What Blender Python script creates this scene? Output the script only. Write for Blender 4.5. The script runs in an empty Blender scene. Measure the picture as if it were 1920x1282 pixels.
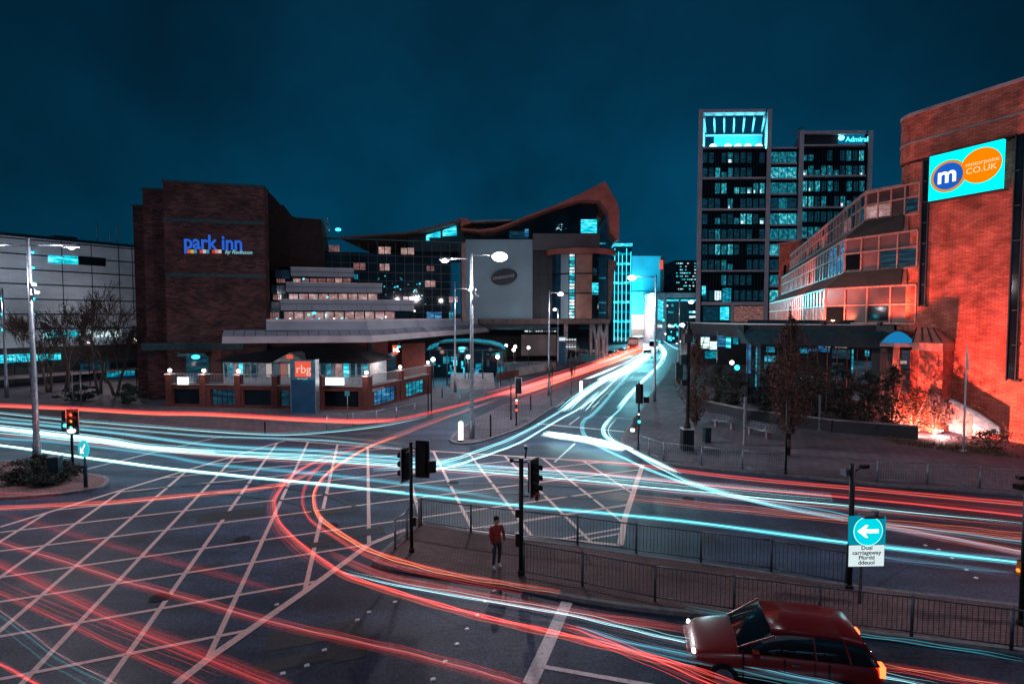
import bpy, math, random
from mathutils import Vector, Matrix
random.seed(7)
C = bpy.context.scene.collection
sc = bpy.context.scene
# ---------------------------------------------------------------- camera (18.75 mm lens, 8.3 m up, tilted 2.6 degrees down)
F, HC, PITCH = 1000.0, 8.3, math.atan(46/1000.0)
cam = bpy.data.cameras.new('camera'); cam_o = bpy.data.objects.new('camera', cam); C.objects.link(cam_o)
cam.sensor_width = 36; cam.lens = 36*F/1920; cam.clip_start = 0.1; cam.clip_end = 3000
cam_o.location = (0, 0, HC); cam_o.rotation_euler = (math.pi/2 - PITCH, 0, 0)
sc.camera = cam_o
# ---------------------------------------------------------------- night sky
w = bpy.data.worlds.new("World"); sc.world = w; w.use_nodes = True
nt = w.node_tree; nt.nodes.clear()
def N(t, typ, **kw):
    n = t.nodes.new(typ)
    for k, v in kw.items(): setattr(n, k, v)
    return n
wo = N(nt, 'ShaderNodeOutputWorld'); bg = N(nt, 'ShaderNodeBackground')
sky = N(nt, 'ShaderNodeTexSky', sky_type='NISHITA', sun_disc=False, sun_elevation=math.radians(-4), sun_rotation=math.radians(200))
tc = N(nt, 'ShaderNodeTexCoord'); sep = N(nt, 'ShaderNodeSeparateXYZ')
ramp = N(nt, 'ShaderNodeValToRGB'); nz = N(nt, 'ShaderNodeTexNoise'); nz.inputs['Scale'].default_value = 2.2; nz.inputs['Detail'].default_value = 5; nz.inputs['Roughness'].default_value = .55
el = ramp.color_ramp.elements
el[0].position = 0.0; el[0].color = (0.0004, 0.064, 0.130, 1)
el[1].position = 0.62; el[1].color = (0.0012, 0.0135, 0.029, 1)
e = ramp.color_ramp.elements.new(0.16); e.color = (0.0003, 0.049, 0.106, 1)
e = ramp.color_ramp.elements.new(0.34); e.color = (0.0003, 0.030, 0.067, 1)
mx = N(nt, 'ShaderNodeMix', data_type='RGBA', blend_type='MULTIPLY'); mx.inputs[0].default_value = 1
mr = N(nt, 'ShaderNodeMapRange'); mr.inputs[1].default_value = .3; mr.inputs[2].default_value = .7; mr.inputs[3].default_value = .55; mr.inputs[4].default_value = 1.4
# darker toward both sides, paler over the lit end of the street
mxx = N(nt, 'ShaderNodeMapRange'); mxx.inputs[1].default_value = -.75; mxx.inputs[2].default_value = 0.1; mxx.inputs[3].default_value = .45; mxx.inputs[4].default_value = 1.0
mxr = N(nt, 'ShaderNodeMapRange'); mxr.inputs[1].default_value = 0.2; mxr.inputs[2].default_value = .7; mxr.inputs[3].default_value = 1.0; mxr.inputs[4].default_value = .55
m1 = N(nt, 'ShaderNodeMath', operation='MULTIPLY'); m2 = N(nt, 'ShaderNodeMath', operation='MULTIPLY')
L = nt.links.new
L(tc.outputs['Generated'], sep.inputs[0]); L(sep.outputs['Z'], ramp.inputs[0]); L(tc.outputs['Generated'], nz.inputs['Vector'])
L(sep.outputs['X'], mxx.inputs[0]); L(sep.outputs['X'], mxr.inputs[0]); L(nz.outputs[0], mr.inputs[0])
L(mxx.outputs[0], m1.inputs[0]); L(mxr.outputs[0], m1.inputs[1]); L(m1.outputs[0], m2.inputs[0]); L(mr.outputs[0], m2.inputs[1])
L(ramp.outputs[0], mx.inputs[6]); L(m2.outputs[0], mx.inputs[7])
add = N(nt, 'ShaderNodeMix', data_type='RGBA', blend_type='ADD'); add.inputs[0].default_value = 0.02
L(mx.outputs[2], add.inputs[6]); L(sky.outputs[0], add.inputs[7])
L(add.outputs[2], bg.inputs[0]); bg.inputs[1].default_value = 1.0; L(bg.outputs[0], wo.inputs[0])
# dim, very soft glow of the city sky
sun = bpy.data.lights.new('sky_glow', 'SUN'); sun.energy = 0.27; sun.angle = math.radians(75); sun.color = (0.72, 0.80, 1.0)
sun_o = bpy.data.objects.new('sky_glow', sun); C.objects.link(sun_o); sun_o.rotation_euler = (math.radians(62), 0, math.radians(-38))
# ---------------------------------------------------------------- render look
sc.view_settings.view_transform = 'Standard'; sc.view_settings.look = 'None'; sc.view_settings.exposure = 0.2; sc.view_settings.gamma = 1
sc.render.engine = 'CYCLES'
cy = sc.cycles
cy.use_denoising = True; cy.transparent_max_bounces = 96; cy.max_bounces = 5; cy.diffuse_bounces = 2; cy.glossy_bounces = 3
cy.transmission_bounces = 3; cy.sample_clamp_indirect = 3; cy.caustics_reflective = False; cy.caustics_refractive = False
# ---------------------------------------------------------------- measuring helpers: a pixel of the photo to a point in the world
cp, sp_ = math.cos(PITCH), math.sin(PITCH)
def ray(px, py):
    cx = (px-960)/F; cz = -(py-641)/F
    return cx, cp+cz*sp_, -sp_+cz*cp
def G(px, py, z=0.0):
    x, y, zz = ray(px, py); t = (z-HC)/zz
    return Vector((x*t, y*t, z))
def D(px, py, Y):
    x, y, zz = ray(px, py); t = Y/y
    return Vector((x*t, Y, HC+zz*t))
def zat(py, Y): return D(960, py, Y).z
# ---------------------------------------------------------------- materials
MATS = {}
def nmat(name):
    m = bpy.data.materials.new(name); m.use_nodes = True; t = m.node_tree; t.nodes.clear()
    o = N(t, 'ShaderNodeOutputMaterial'); MATS[name] = m
    return m, t, o
def pbr(name, col, rough=.7, metal=0, var=.25, scale=3.0, bump=.0, col2=None, spec=.3, bscale=None, uv=False):
    m, t, o = nmat(name); l = t.links.new
    b = N(t, 'ShaderNodeBsdfPrincipled'); l(b.outputs[0], o.inputs[0])
    b.inputs['Roughness'].default_value = rough; b.inputs['Metallic'].default_value = metal; b.inputs['Specular IOR Level'].default_value = spec
    tc = N(t, 'ShaderNodeTexCoord'); n = N(t, 'ShaderNodeTexNoise'); n.inputs['Scale'].default_value = scale; n.inputs['Detail'].default_value = 6
    l(tc.outputs['UV' if uv else 'Object'], n.inputs['Vector'])
    r = N(t, 'ShaderNodeValToRGB'); c2 = col2 or tuple(c*(1-var) for c in col); c1 = col if col2 else tuple(min(1, c*(1+var)) for c in col)
    r.color_ramp.elements[0].position = .35; r.color_ramp.elements[1].position = .65
    r.color_ramp.elements[0].color = (*c2, 1); r.color_ramp.elements[1].color = (*c1, 1)
    l(n.outputs[0], r.inputs[0]); l(r.outputs[0], b.inputs['Base Color'])
    if bump:
        n2 = N(t, 'ShaderNodeTexNoise'); n2.inputs['Scale'].default_value = bscale or scale*6; n2.inputs['Detail'].default_value = 4
        l(tc.outputs['Object'], n2.inputs['Vector']); bp = N(t, 'ShaderNodeBump'); bp.inputs['Strength'].default_value = bump; bp.inputs['Distance'].default_value = .02
        l(n2.outputs[0], bp.inputs['Height']); l(bp.outputs[0], b.inputs['Normal'])
    return m
def brick(name, c1, c2, mortar, bw=.45, rh=.15, rough=.85, big=.25, bump=.6, off=.5, ms=.018):
    m, t, o = nmat(name); l = t.links.new
    b = N(t, 'ShaderNodeBsdfPrincipled'); l(b.outputs[0], o.inputs[0]); b.inputs['Roughness'].default_value = rough; b.inputs['Specular IOR Level'].default_value = .2
    tc = N(t, 'ShaderNodeTexCoord'); br = N(t, 'ShaderNodeTexBrick'); br.offset = off
    br.inputs['Scale'].default_value = 1; br.inputs['Brick Width'].default_value = bw; br.inputs['Row Height'].default_value = rh
    br.inputs['Mortar Size'].default_value = ms; br.inputs['Color1'].default_value = (*c1, 1); br.inputs['Color2'].default_value = (*c2, 1); br.inputs['Mortar'].default_value = (*mortar, 1)
    l(tc.outputs['UV'], br.inputs['Vector'])
    n = N(t, 'ShaderNodeTexNoise'); n.inputs['Scale'].default_value = big; n.inputs['Detail'].default_value = 8; l(tc.outputs['UV'], n.inputs['Vector'])
    mp = N(t, 'ShaderNodeMapRange'); mp.inputs[1].default_value = .3; mp.inputs[2].default_value = .7; mp.inputs[3].default_value = .55; mp.inputs[4].default_value = 1.35
    l(n.outputs[0], mp.inputs[0])
    mm = N(t, 'ShaderNodeMix', data_type='RGBA', blend_type='MULTIPLY'); mm.inputs[0].default_value = 1
    l(br.outputs[0], mm.inputs[6]); l(mp.outputs[0], mm.inputs[7]); l(mm.outputs[2], b.inputs['Base Color'])
    bp = N(t, 'ShaderNodeBump'); bp.inputs['Strength'].default_value = bump; bp.inputs['Distance'].default_value = .01; bp.invert = True
    l(br.outputs['Fac'], bp.inputs['Height']); l(bp.outputs[0], b.inputs['Normal'])
    return m
def glow(name, col, s, samp='AUTO'):
    m, t, o = nmat(name); e = N(t, 'ShaderNodeEmission'); e.inputs[0].default_value = (*col, 1); e.inputs[1].default_value = s
    t.links.new(e.outputs[0], o.inputs[0]); m.cycles.emission_sampling = samp
    return m
def lit(name, c1, c2, s, sx=.55, sy=3.4, lo=.25, samp='NONE'):
    """a lit window: a glossy pane with the uneven light of the room behind it"""
    m, t, o = nmat(name); l = t.links.new
    tc = N(t, 'ShaderNodeTexCoord'); mp = N(t, 'ShaderNodeMapping'); mp.inputs['Scale'].default_value = (sx, sy, 1); l(tc.outputs['UV'], mp.inputs[0])
    n = N(t, 'ShaderNodeTexNoise'); n.inputs['Scale'].default_value = 1; n.inputs['Detail'].default_value = 5; n.inputs['Roughness'].default_value = .7; l(mp.outputs[0], n.inputs['Vector'])
    v = N(t, 'ShaderNodeTexVoronoi'); v.inputs['Scale'].default_value = 1.3; l(mp.outputs[0], v.inputs['Vector'])
    r = N(t, 'ShaderNodeValToRGB'); r.color_ramp.elements[0].position = .38; r.color_ramp.elements[1].position = .68
    r.color_ramp.elements[0].color = (*[c*lo for c in c1], 1); r.color_ramp.elements[1].color = (*c2, 1); e = r.color_ramp.elements.new(.52); e.color = (*c1, 1)
    l(n.outputs[0], r.inputs[0])
    mm = N(t, 'ShaderNodeMix', data_type='RGBA', blend_type='MULTIPLY'); mm.inputs[0].default_value = .18
    l(r.outputs[0], mm.inputs[6]); l(v.outputs['Color'], mm.inputs[7])
    b = N(t, 'ShaderNodeBsdfPrincipled'); b.inputs['Base Color'].default_value = (.01, .015, .02, 1); b.inputs['Roughness'].default_value = .12
    l(mm.outputs[2], b.inputs['Emission Color']); b.inputs['Emission Strength'].default_value = s
    l(b.outputs[0], o.inputs[0]); m.cycles.emission_sampling = samp
    return m
def trailmat(name, col, s, samp='NONE'):
    """light laid down by passing lamps: it adds to what lies behind it"""
    m, t, o = nmat(name); e = N(t, 'ShaderNodeEmission'); e.inputs[0].default_value = (*col, 1); e.inputs[1].default_value = s
    tr = N(t, 'ShaderNodeBsdfTransparent'); a = N(t, 'ShaderNodeAddShader')
    t.links.new(e.outputs[0], a.inputs[0]); t.links.new(tr.outputs[0], a.inputs[1]); t.links.new(a.outputs[0], o.inputs[0])
    m.cycles.emission_sampling = samp
    return m
def road_mat(name, base, wet=.55):
    m, t, o = nmat(name); l = t.links.new
    b = N(t, 'ShaderNodeBsdfPrincipled'); l(b.outputs[0], o.inputs[0]); b.inputs['Specular IOR Level'].default_value = .14
    tc = N(t, 'ShaderNodeTexCoord')
    def noise(s, d=5, rg=.6):
        n = N(t, 'ShaderNodeTexNoise'); n.inputs['Scale'].default_value = s; n.inputs['Detail'].default_value = d; n.inputs['Roughness'].default_value = rg
        l(tc.outputs['Object'], n.inputs['Vector']); return n
    big = noise(.13, 5); mid = noise(1.1, 6, .7); fine = noise(10, 6, .95)
    def mrg(n, a, b_, c, d):
        q = N(t, 'ShaderNodeMapRange'); q.inputs[1].default_value = a; q.inputs[2].default_value = b_; q.inputs[3].default_value = c; q.inputs[4].default_value = d; l(n.outputs[0], q.inputs[0]); return q
    A = mrg(big, .38, .62, .6, 1.35); B_ = mrg(mid, .3, .7, .72, 1.3); Cc = mrg(fine, .38, .64, .2, 2.1)
    p1 = N(t, 'ShaderNodeMath', operation='MULTIPLY'); p2 = N(t, 'ShaderNodeMath', operation='MULTIPLY')
    l(A.outputs[0], p1.inputs[0]); l(B_.outputs[0], p1.inputs[1]); l(p1.outputs[0], p2.inputs[0]); l(Cc.outputs[0], p2.inputs[1])
    # tyre-polished wheel tracks and oil drips drawn out along the lanes
    mpt = N(t, 'ShaderNodeMapping'); mpt.inputs['Rotation'].default_value = (0, 0, .32); mpt.inputs['Scale'].default_value = (.05, .9, 1); l(tc.outputs['Object'], mpt.inputs[0])
    nt_ = N(t, 'ShaderNodeTexNoise'); nt_.inputs['Scale'].default_value = 1; nt_.inputs['Detail'].default_value = 4; l(mpt.outputs[0], nt_.inputs['Vector'])
    Tt = mrg(nt_, .35, .65, .68, 1.28); p0 = N(t, 'ShaderNodeMath', operation='MULTIPLY'); l(p2.outputs[0], p0.inputs[0]); l(Tt.outputs[0], p0.inputs[1]); p2 = p0
    # a few repaired cracks and seams
    mpv = N(t, 'ShaderNodeMapping'); mpv.inputs['Rotation'].default_value = (0, 0, .42); mpv.inputs['Scale'].default_value = (.09, .3, 1); l(tc.outputs['Object'], mpv.inputs[0])
    vo = N(t, 'ShaderNodeTexVoronoi', feature='DISTANCE_TO_EDGE'); vo.inputs['Scale'].default_value = 1.0; l(mpv.outputs[0], vo.inputs['Vector'])
    cr = mrg(vo, .0, .006, .55, 1.0); p3 = N(t, 'ShaderNodeMath', operation='MULTIPLY'); l(p2.outputs[0], p3.inputs[0]); l(cr.outputs[0], p3.inputs[1])
    mm = N(t, 'ShaderNodeMix', data_type='RGBA', blend_type='MULTIPLY'); mm.inputs[0].default_value = 1; mm.inputs[6].default_value = (*base, 1)
    l(p3.outputs[0], mm.inputs[7]); l(mm.outputs[2], b.inputs['Base Color'])
    rr = mrg(big, .3, .7, wet-.12, wet+.12); l(rr.outputs[0], b.inputs['Roughness'])
    bp = N(t, 'ShaderNodeBump'); bp.inputs['Strength'].default_value = .5; bp.inputs['Distance'].default_value = .006
    l(fine.outputs[0], bp.inputs['Height']); l(bp.outputs[0], b.inputs['Normal'])
    return m
def worn(name, col, base=(.05, .055, .07), cover=.42):
    """road paint worn through to the asphalt"""
    m, t, o = nmat(name); l = t.links.new
    b = N(t, 'ShaderNodeBsdfPrincipled'); l(b.outputs[0], o.inputs[0]); b.inputs['Roughness'].default_value = .6
    tc = N(t, 'ShaderNodeTexCoord'); n = N(t, 'ShaderNodeTexNoise'); n.inputs['Scale'].default_value = 9; n.inputs['Detail'].default_value = 8; n.inputs['Roughness'].default_value = .8
    l(tc.outputs['Object'], n.inputs['Vector']); r = N(t, 'ShaderNodeValToRGB')
    r.color_ramp.elements[0].position = cover-.06; r.color_ramp.elements[1].position = cover+.06
    r.color_ramp.elements[0].color = (*[(a*.6+c*.4) for a, c in zip(base, col)], 1); r.color_ramp.elements[1].color = (*col, 1)
    l(n.outputs[0], r.inputs[0]); l(r.outputs[0], b.inputs['Base Color'])
    return m
asphalt = road_mat('asphalt', (.035, .051, .084), .55)
farground = pbr('far_ground', (.035, .038, .045), .9, scale=.3)
paving = brick('paving_slabs', (.14, .13, .16), (.10, .095, .12), (.04, .037, .045), .6, .6, .8, .15, .4)
redpave = brick('paving_blocks', (.20, .115, .115), (.14, .085, .09), (.05, .035, .035), .22, .11, .85, .3, .7, ms=.01)
kerbm = pbr('kerb_stone', (.17, .16, .175), .8, scale=5, bump=.3)
paint_y = worn('box_paint', (.68, .45, .42), cover=.42)
paint_w = worn('white_paint', (.62, .62, .64), cover=.44)
brick_h = brick('hotel_brick', (.105, .038, .036), (.026, .016, .019), (.024, .016, .02), .5, .17, big=.6)
brick_l = brick('low_brick', (.20, .05, .04), (.12, .034, .03), (.06, .035, .035), .3, .11)
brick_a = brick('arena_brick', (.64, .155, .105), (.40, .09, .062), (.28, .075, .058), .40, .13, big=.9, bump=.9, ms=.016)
clad = brick('cladding', (.55, .66, .74), (.48, .59, .67), (.36, .45, .52), 1.6, .38, .6, .12, .2, ms=.012)
teal_trim = pbr('teal_trim', (.010, .036, .046), .6)
grey_band = pbr('grey_panel', (.18, .19, .235), .55, var=.12, scale=.6)
pink_band = pbr('pale_panel', (.30, .255, .28), .55, var=.12, scale=.6)
dark_glass = pbr('dark_glass', (.006, .012, .018), .06, var=.4, scale=.3, spec=.22)
blue_glass = pbr('blue_glass', (.01, .05, .09), .08, var=.4, scale=.3, spec=.9)
black = pbr('black_paint', (.008, .009, .011), .45, scale=20)
dark_metal = pbr('dark_metal', (.03, .033, .038), .4, .3, scale=9)
galv = pbr('galvanised_steel', (.27, .30, .34), .38, .75, scale=7, var=.3, bump=.15)
white_metal = pbr('white_metal', (.55, .57, .6), .4, scale=9)
slate = pbr('slate_roof', (.018, .02, .026), .7, scale=4, bump=.3)
concrete = pbr('concrete', (.26, .225, .24), .8, scale=.8, bump=.2)
concrete_t = pbr('tower_concrete', (.62, .50, .54), .75, scale=.25, var=.12)
swoop = pbr('copper_roof', (.34, .095, .075), .45, scale=.3, var=.3)
greywall = pbr('grey_render', (.27, .36, .41), .7, scale=.12, var=.18)
darkwall = pbr('dark_panel', (.035, .035, .042), .5, scale=.4)
brown_trim = pbr('brown_trim', (.14, .085, .08), .6, scale=2)
bark = pbr('bark', (.10, .08, .07), .9, scale=14, bump=.5)
twig = pbr('twig', (.055, .038, .035), .9, scale=14)
leaf_d = pbr('dead_leaf', (.11, .035, .028), .8, scale=3, var=.5)
leaf_g = pbr('dark_leaf', (.018, .034, .028), .7, scale=3, var=.5)
leaf_b = pbr('bed_leaf', (.14, .10, .055), .7, scale=3, var=.5)
lit_cyan = lit('lit_cyan', (.0, .50, .66), (.35, 1.0, 1.0), 1.6)
lit_t1 = lit('lit_tower', (.01, .34, .42), (.35, .95, 1.0), .95, 1.4, .9)
lit_t2 = lit('lit_tower_dim', (.006, .15, .21), (.06, .45, .55), .8, 1.4, .9)
lit_mid = lit('lit_mid', (.0, .16, .24), (.05, .6, .75), 1.3)
lit_dim = lit('lit_dim', (.004, .045, .075), (.02, .14, .2), .55)
lit_blue = lit('lit_blue', (.01, .13, .30), (.15, .55, .9), .9)
lit_white = lit('lit_white', (.55, .75, .8), (1, 1, 1), 1.6)
lit_pink = lit('lit_pink', (.46, .26, .25), (.85, .62, .60), .75, 1.2, 1.6, .5)
lit_pink_dim = lit('lit_pink_dim', (.30, .13, .12), (.5, .27, .26), .55, 1.2, 1.6, .5)
cyan_glow = glow('cyan_glow', (.05, .85, 1), 2.2)
white_glow = glow('white_glow', (1, .96, .97), 9)
soft_white = glow('soft_white', (1, .97, .97), 2.4, 'NONE')
pale_globe = glow('pale_globe', (1, .9, .88), 7)
# ---------------------------------------------------------------- mesh builder
class MB:
    def __init__(s): s.v = []; s.f = []; s.m = []; s.mats = []; s.sm = []
    def mi(s, m):
        if m not in s.mats: s.mats.append(m)
        return s.mats.index(m)
    def face(s, pts, m, smooth=False):
        i = len(s.v); s.v += [tuple(p) for p in pts]; s.f.append(tuple(range(i, i+len(pts)))); s.m.append(s.mi(m)); s.sm.append(smooth)
    def hexa(s, b, t, m):
        """bottom ring b and top ring t (same count), closed prism"""
        n = len(b); i = len(s.v); s.v += [tuple(p) for p in b]+[tuple(p) for p in t]; k = s.mi(m)
        s.f.append(tuple(i+j for j in reversed(range(n)))); s.f.append(tuple(i+n+j for j in range(n))); s.m += [k, k]; s.sm += [False]*2
        for j in range(n):
            a = (j+1) % n; s.f.append((i+j, i+a, i+n+a, i+n+j)); s.m.append(k); s.sm.append(False)
        return s
    def box(s, c, d, m, rz=0):
        x, y, z = d[0]/2, d[1]/2, d[2]/2; ca, sa = math.cos(rz), math.sin(rz)
        P = [(-x, -y), (x, -y), (x, y), (-x, y)]
        P = [(c[0]+a*ca-b*sa, c[1]+a*sa+b*ca) for a, b in P]
        return s.hexa([(a, b, c[2]-z) for a, b in P], [(a, b, c[2]+z) for a, b in P], m)
    def prism(s, poly, z0, z1, m):
        return s.hexa([(p[0], p[1], z0) for p in poly], [(p[0], p[1], z1) for p in poly], m)
    def bar(s, a, b, wd, h, m):
        """box section from a to b, h measured upward"""
        a, b = Vector(a), Vector(b); d = (b-a).normalized(); up = Vector((0, 0, 1))
        if abs(d.z) > .95: up = Vector((1, 0, 0))
        r = d.cross(up).normalized()*wd/2; u = r.cross(d).normalized()*h/2
        R = lambda p: [p-r-u, p+r-u, p+r+u, p-r+u]
        return s.hexa(R(a), R(b), m)
    def tube(s, pts, r, m, seg=8, cap=True):
        pts = [Vector(p) for p in pts]; n = len(pts); rr = r if isinstance(r, (list, tuple)) else [r]*n
        i0 = len(s.v); k = s.mi(m); prev = None
        for j, p in enumerate(pts):
            d = (pts[min(j+1, n-1)]-pts[max(j-1, 0)]).normalized()
            if prev is None: a = d.orthogonal().normalized()
            else:
                a = prev-d*prev.dot(d); a = a.normalized() if a.length > 1e-6 else d.orthogonal().normalized()
            prev = a; b = d.cross(a)
            for q in range(seg):
                t = 2*math.pi*q/seg; s.v.append(tuple(p+(a*math.cos(t)+b*math.sin(t))*rr[j]))
        for j in range(n-1):
            for q in range(seg):
                a = i0+j*seg+q; b = i0+j*seg+(q+1) % seg
                s.f.append((a, b, b+seg, a+seg)); s.m.append(k); s.sm.append(True)
        if cap:
            s.f.append(tuple(i0+q for q in reversed(range(seg)))); s.f.append(tuple(i0+(n-1)*seg+q for q in range(seg))); s.m += [k, k]; s.sm += [False]*2
        return s
    def lathe(s, c, prof, m, seg=12):
        """prof: list of (radius, z)"""
        return s.tube([(c[0], c[1], c[2]+z) for r, z in prof], [max(r, .0005) for r, z in prof], m, seg)
    def ball(s, c, r, m, seg=10, sx=1, sz=1):
        i0 = len(s.v); k = s.mi(m); R = seg//2+1
        for a in range(R+1):
            t = math.pi*a/R
            for q in range(seg):
                p = 2*math.pi*q/seg; s.v.append((c[0]+r*sx*math.sin(t)*math.cos(p), c[1]+r*math.sin(t)*math.sin(p), c[2]+r*sz*math.cos(t)))
        for a in range(R):
            for q in range(seg):
                b = (q+1) % seg; s.f.append((i0+(a+1)*seg+q, i0+(a+1)*seg+b, i0+a*seg+b, i0+a*seg+q)); s.m.append(k); s.sm.append(True)
        return s
    def fbox(s, f, u0, u1, z0, z1, n0, n1, m):
        sk = getattr(f, 'skew', 0); P = lambda u, n: f.p+f.d*(u-n*sk)+f.n*n
        q = [P(u0, n0), P(u1, n0), P(u1, n1), P(u0, n1)]
        return s.hexa([(a.x, a.y, z0) for a in q], [(a.x, a.y, z1) for a in q], m)
    def rect(s, f, x0, x1, y0, y1, n0, n1, m):
        """pixel rectangle of the photo measured on facade f"""
        ua, za = f.hit(x0, (y0+y1)/2); ub, zb = f.hit(x1, (y0+y1)/2); xm = (x0+x1)/2
        zt = f.hit(xm, y0)[1]; zb = f.hit(xm, y1)[1]
        return s.fbox(f, min(ua, ub), max(ua, ub), min(zt, zb), max(zt, zb), n0, n1, m)
    def poly(s, f, pts, n0, n1, m):
        """outline measured on facade f (pixel pairs), given thickness n0..n1"""
        q = [f.hit(*p) for p in pts]
        a = [f.p+f.d*u+f.n*n0+Vector((0, 0, z)) for u, z in q]; b = [f.p+f.d*u+f.n*n1+Vector((0, 0, z)) for u, z in q]
        return s.hexa(a, b, m)
    def build(s, name, parent=None, world=True):
        me = bpy.data.meshes.new(name); me.from_pydata(s.v, [], s.f)
        for m in s.mats: me.materials.append(m)
        me.polygons.foreach_set('material_index', s.m); me.polygons.foreach_set('use_smooth', s.sm)
        uv = me.uv_layers.new(name='UVMap').data; co = me.vertices
        Z = Vector((0, 0, 1))
        for p in me.polygons:
            n = p.normal
            if abs(n.z) > .7: tx, ty = Vector((1, 0, 0)), Vector((0, 1, 0))
            else: tx = Z.cross(n).normalized(); ty = Z
            for li, vi in zip(p.loop_indices, p.vertices):
                c = co[vi].co; uv[li].uv = (c.dot(tx), c.dot(ty))
        me.validate(); me.update()
        o = bpy.data.objects.new(name, me); C.objects.link(o)
        if parent is not None:
            o.parent = parent
            if world: o.matrix_parent_inverse = Matrix.Translation(-pos(parent))
        return o
def pos(o):
    v = Vector(o.location)
    if o.parent is not None: v = Vector((0, 0, 0)) if o.type == 'MESH' else v
    return v
class Fac:
    """a vertical facade plane through p along d, outward normal n toward the camera"""
    def __init__(s, p, d):
        s.p = Vector((p[0], p[1], 0)); s.d = Vector((d[0], d[1], 0)).normalized(); n = Vector((s.d.y, -s.d.x, 0))
        s.n = n if n.dot(-s.p) > 0 else -n
    def hit(s, px, py):
        x, y, z = ray(px, py); dn = x*s.n.x+y*s.n.y; t = s.p.dot(s.n)/dn
        q = Vector((x*t, y*t, 0)); return (q-s.p).dot(s.d), HC+z*t
    def pt(s, u, z, n=0): return s.p+s.d*u+s.n*n+Vector((0, 0, z))
def tag(o, label=None, cat=None, group=None, kind=None):
    if label: o['label'] = label
    if cat: o['category'] = cat
    if group: o['group'] = group
    if kind: o['kind'] = kind
    return o
def thing(name, loc, label, cat, group=None, rz=0):
    o = bpy.data.objects.new(name, None); C.objects.link(o); o.location = loc; o.rotation_euler = (0, 0, rz); o.empty_display_size = .3
    return tag(o, label, cat, group)
def struct(o): o['kind'] = 'structure'; return o
def copy_tree(o, parent=None):
    c = o.copy(); C.objects.link(c); c.parent = parent
    for ch in list(o.children): copy_tree(ch, c)
    return c
def text(name, s, o, right, up, size, m, parent, ext=.01, align='LEFT', bold=.0, shear=0, sx=1, world=True):
    cu = bpy.data.curves.new(name, 'FONT'); cu.body = s; cu.size = size; cu.extrude = ext; cu.offset = bold; cu.shear = shear; cu.align_x = align
    t = bpy.data.objects.new(name, cu); C.objects.link(t)
    dg = bpy.context.evaluated_depsgraph_get(); me = bpy.data.meshes.new_from_object(t.evaluated_get(dg)); bpy.data.objects.remove(t); bpy.data.curves.remove(cu)
    r = Vector(right).normalized(); u = Vector(up).normalized(); n = r.cross(u)
    M = Matrix(((r.x*sx, u.x, n.x, o[0]), (r.y*sx, u.y, n.y, o[1]), (r.z*sx, u.z, n.z, o[2]), (0, 0, 0, 1)))
    me.transform(M); me.materials.clear(); me.materials.append(m); me.name = name
    ob = bpy.data.objects.new(name, me); C.objects.link(ob); ob.parent = parent
    if world and parent is not None: ob.matrix_parent_inverse = Matrix.Translation(-pos(parent))
    return ob
def light(kind, loc, e, col, parent=None, size=.3, spot=None, aim=None, blend=.6, world=True):
    l = bpy.data.lights.new('lamp_light', kind); l.energy = e; l.color = col
    if kind != 'SUN': l.shadow_soft_size = size; l.specular_factor = .12
    o = bpy.data.objects.new('lamp_light', l); C.objects.link(o); o.location = loc
    if spot: l.spot_size = math.radians(spot); l.spot_blend = blend
    if aim is not None: o.rotation_euler = (Vector(aim)-Vector(loc)).to_track_quat('-Z', 'Y').to_euler()
    if parent is not None:
        o.parent = parent
        if world: o.matrix_parent_inverse = Matrix.Translation(-pos(parent))
    return o
# ================================================================ GROUND, ROAD, PAVEMENTS
g = MB(); g.face([(-900, -60, -.03), (900, -60, -.03), (900, 1500, -.03), (-900, 1500, -.03)], farground); struct(g.build('ground'))
g = MB(); g.face([(-110, 4, 0), (60, 4, 0), (70, 60, 0), (90, 170, 0), (60, 230, 0), (-20, 200, 0), (-110, 90, 0)], asphalt); struct(g.build('road'))
def smooth(pts, n=6):
    """Catmull-Rom through points"""
    P = [Vector(p) for p in pts]; out = []
    for i in range(len(P)-1):
        a, b, c, d = P[max(i-1, 0)], P[i], P[i+1], P[min(i+2, len(P)-1)]
        for k in range(n):
            t = k/n; out.append(.5*((2*b)+(c-a)*t+(2*a-5*b+4*c-d)*t*t+(3*b-a-3*c+d)*t**3))
    out.append(P[-1]); return out
def offset(pts, d):
    out = []
    for i, p in enumerate(pts):
        t = (pts[min(i+1, len(pts)-1)]-pts[max(i-1, 0)]); t.z = 0; t.normalize()
        out.append(p+Vector((-t.y, t.x, 0))*d)
    return out
def strip(mb, a, b, z0, z1, m):
    for i in range(len(a)-1):
        mb.hexa([(a[i].x, a[i].y, z0), (a[i+1].x, a[i+1].y, z0), (b[i+1].x, b[i+1].y, z0), (b[i].x, b[i].y, z0)],
                [(a[i].x, a[i].y, z1), (a[i+1].x, a[i+1].y, z1), (b[i+1].x, b[i+1].y, z1), (b[i].x, b[i].y, z1)], m)
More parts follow.
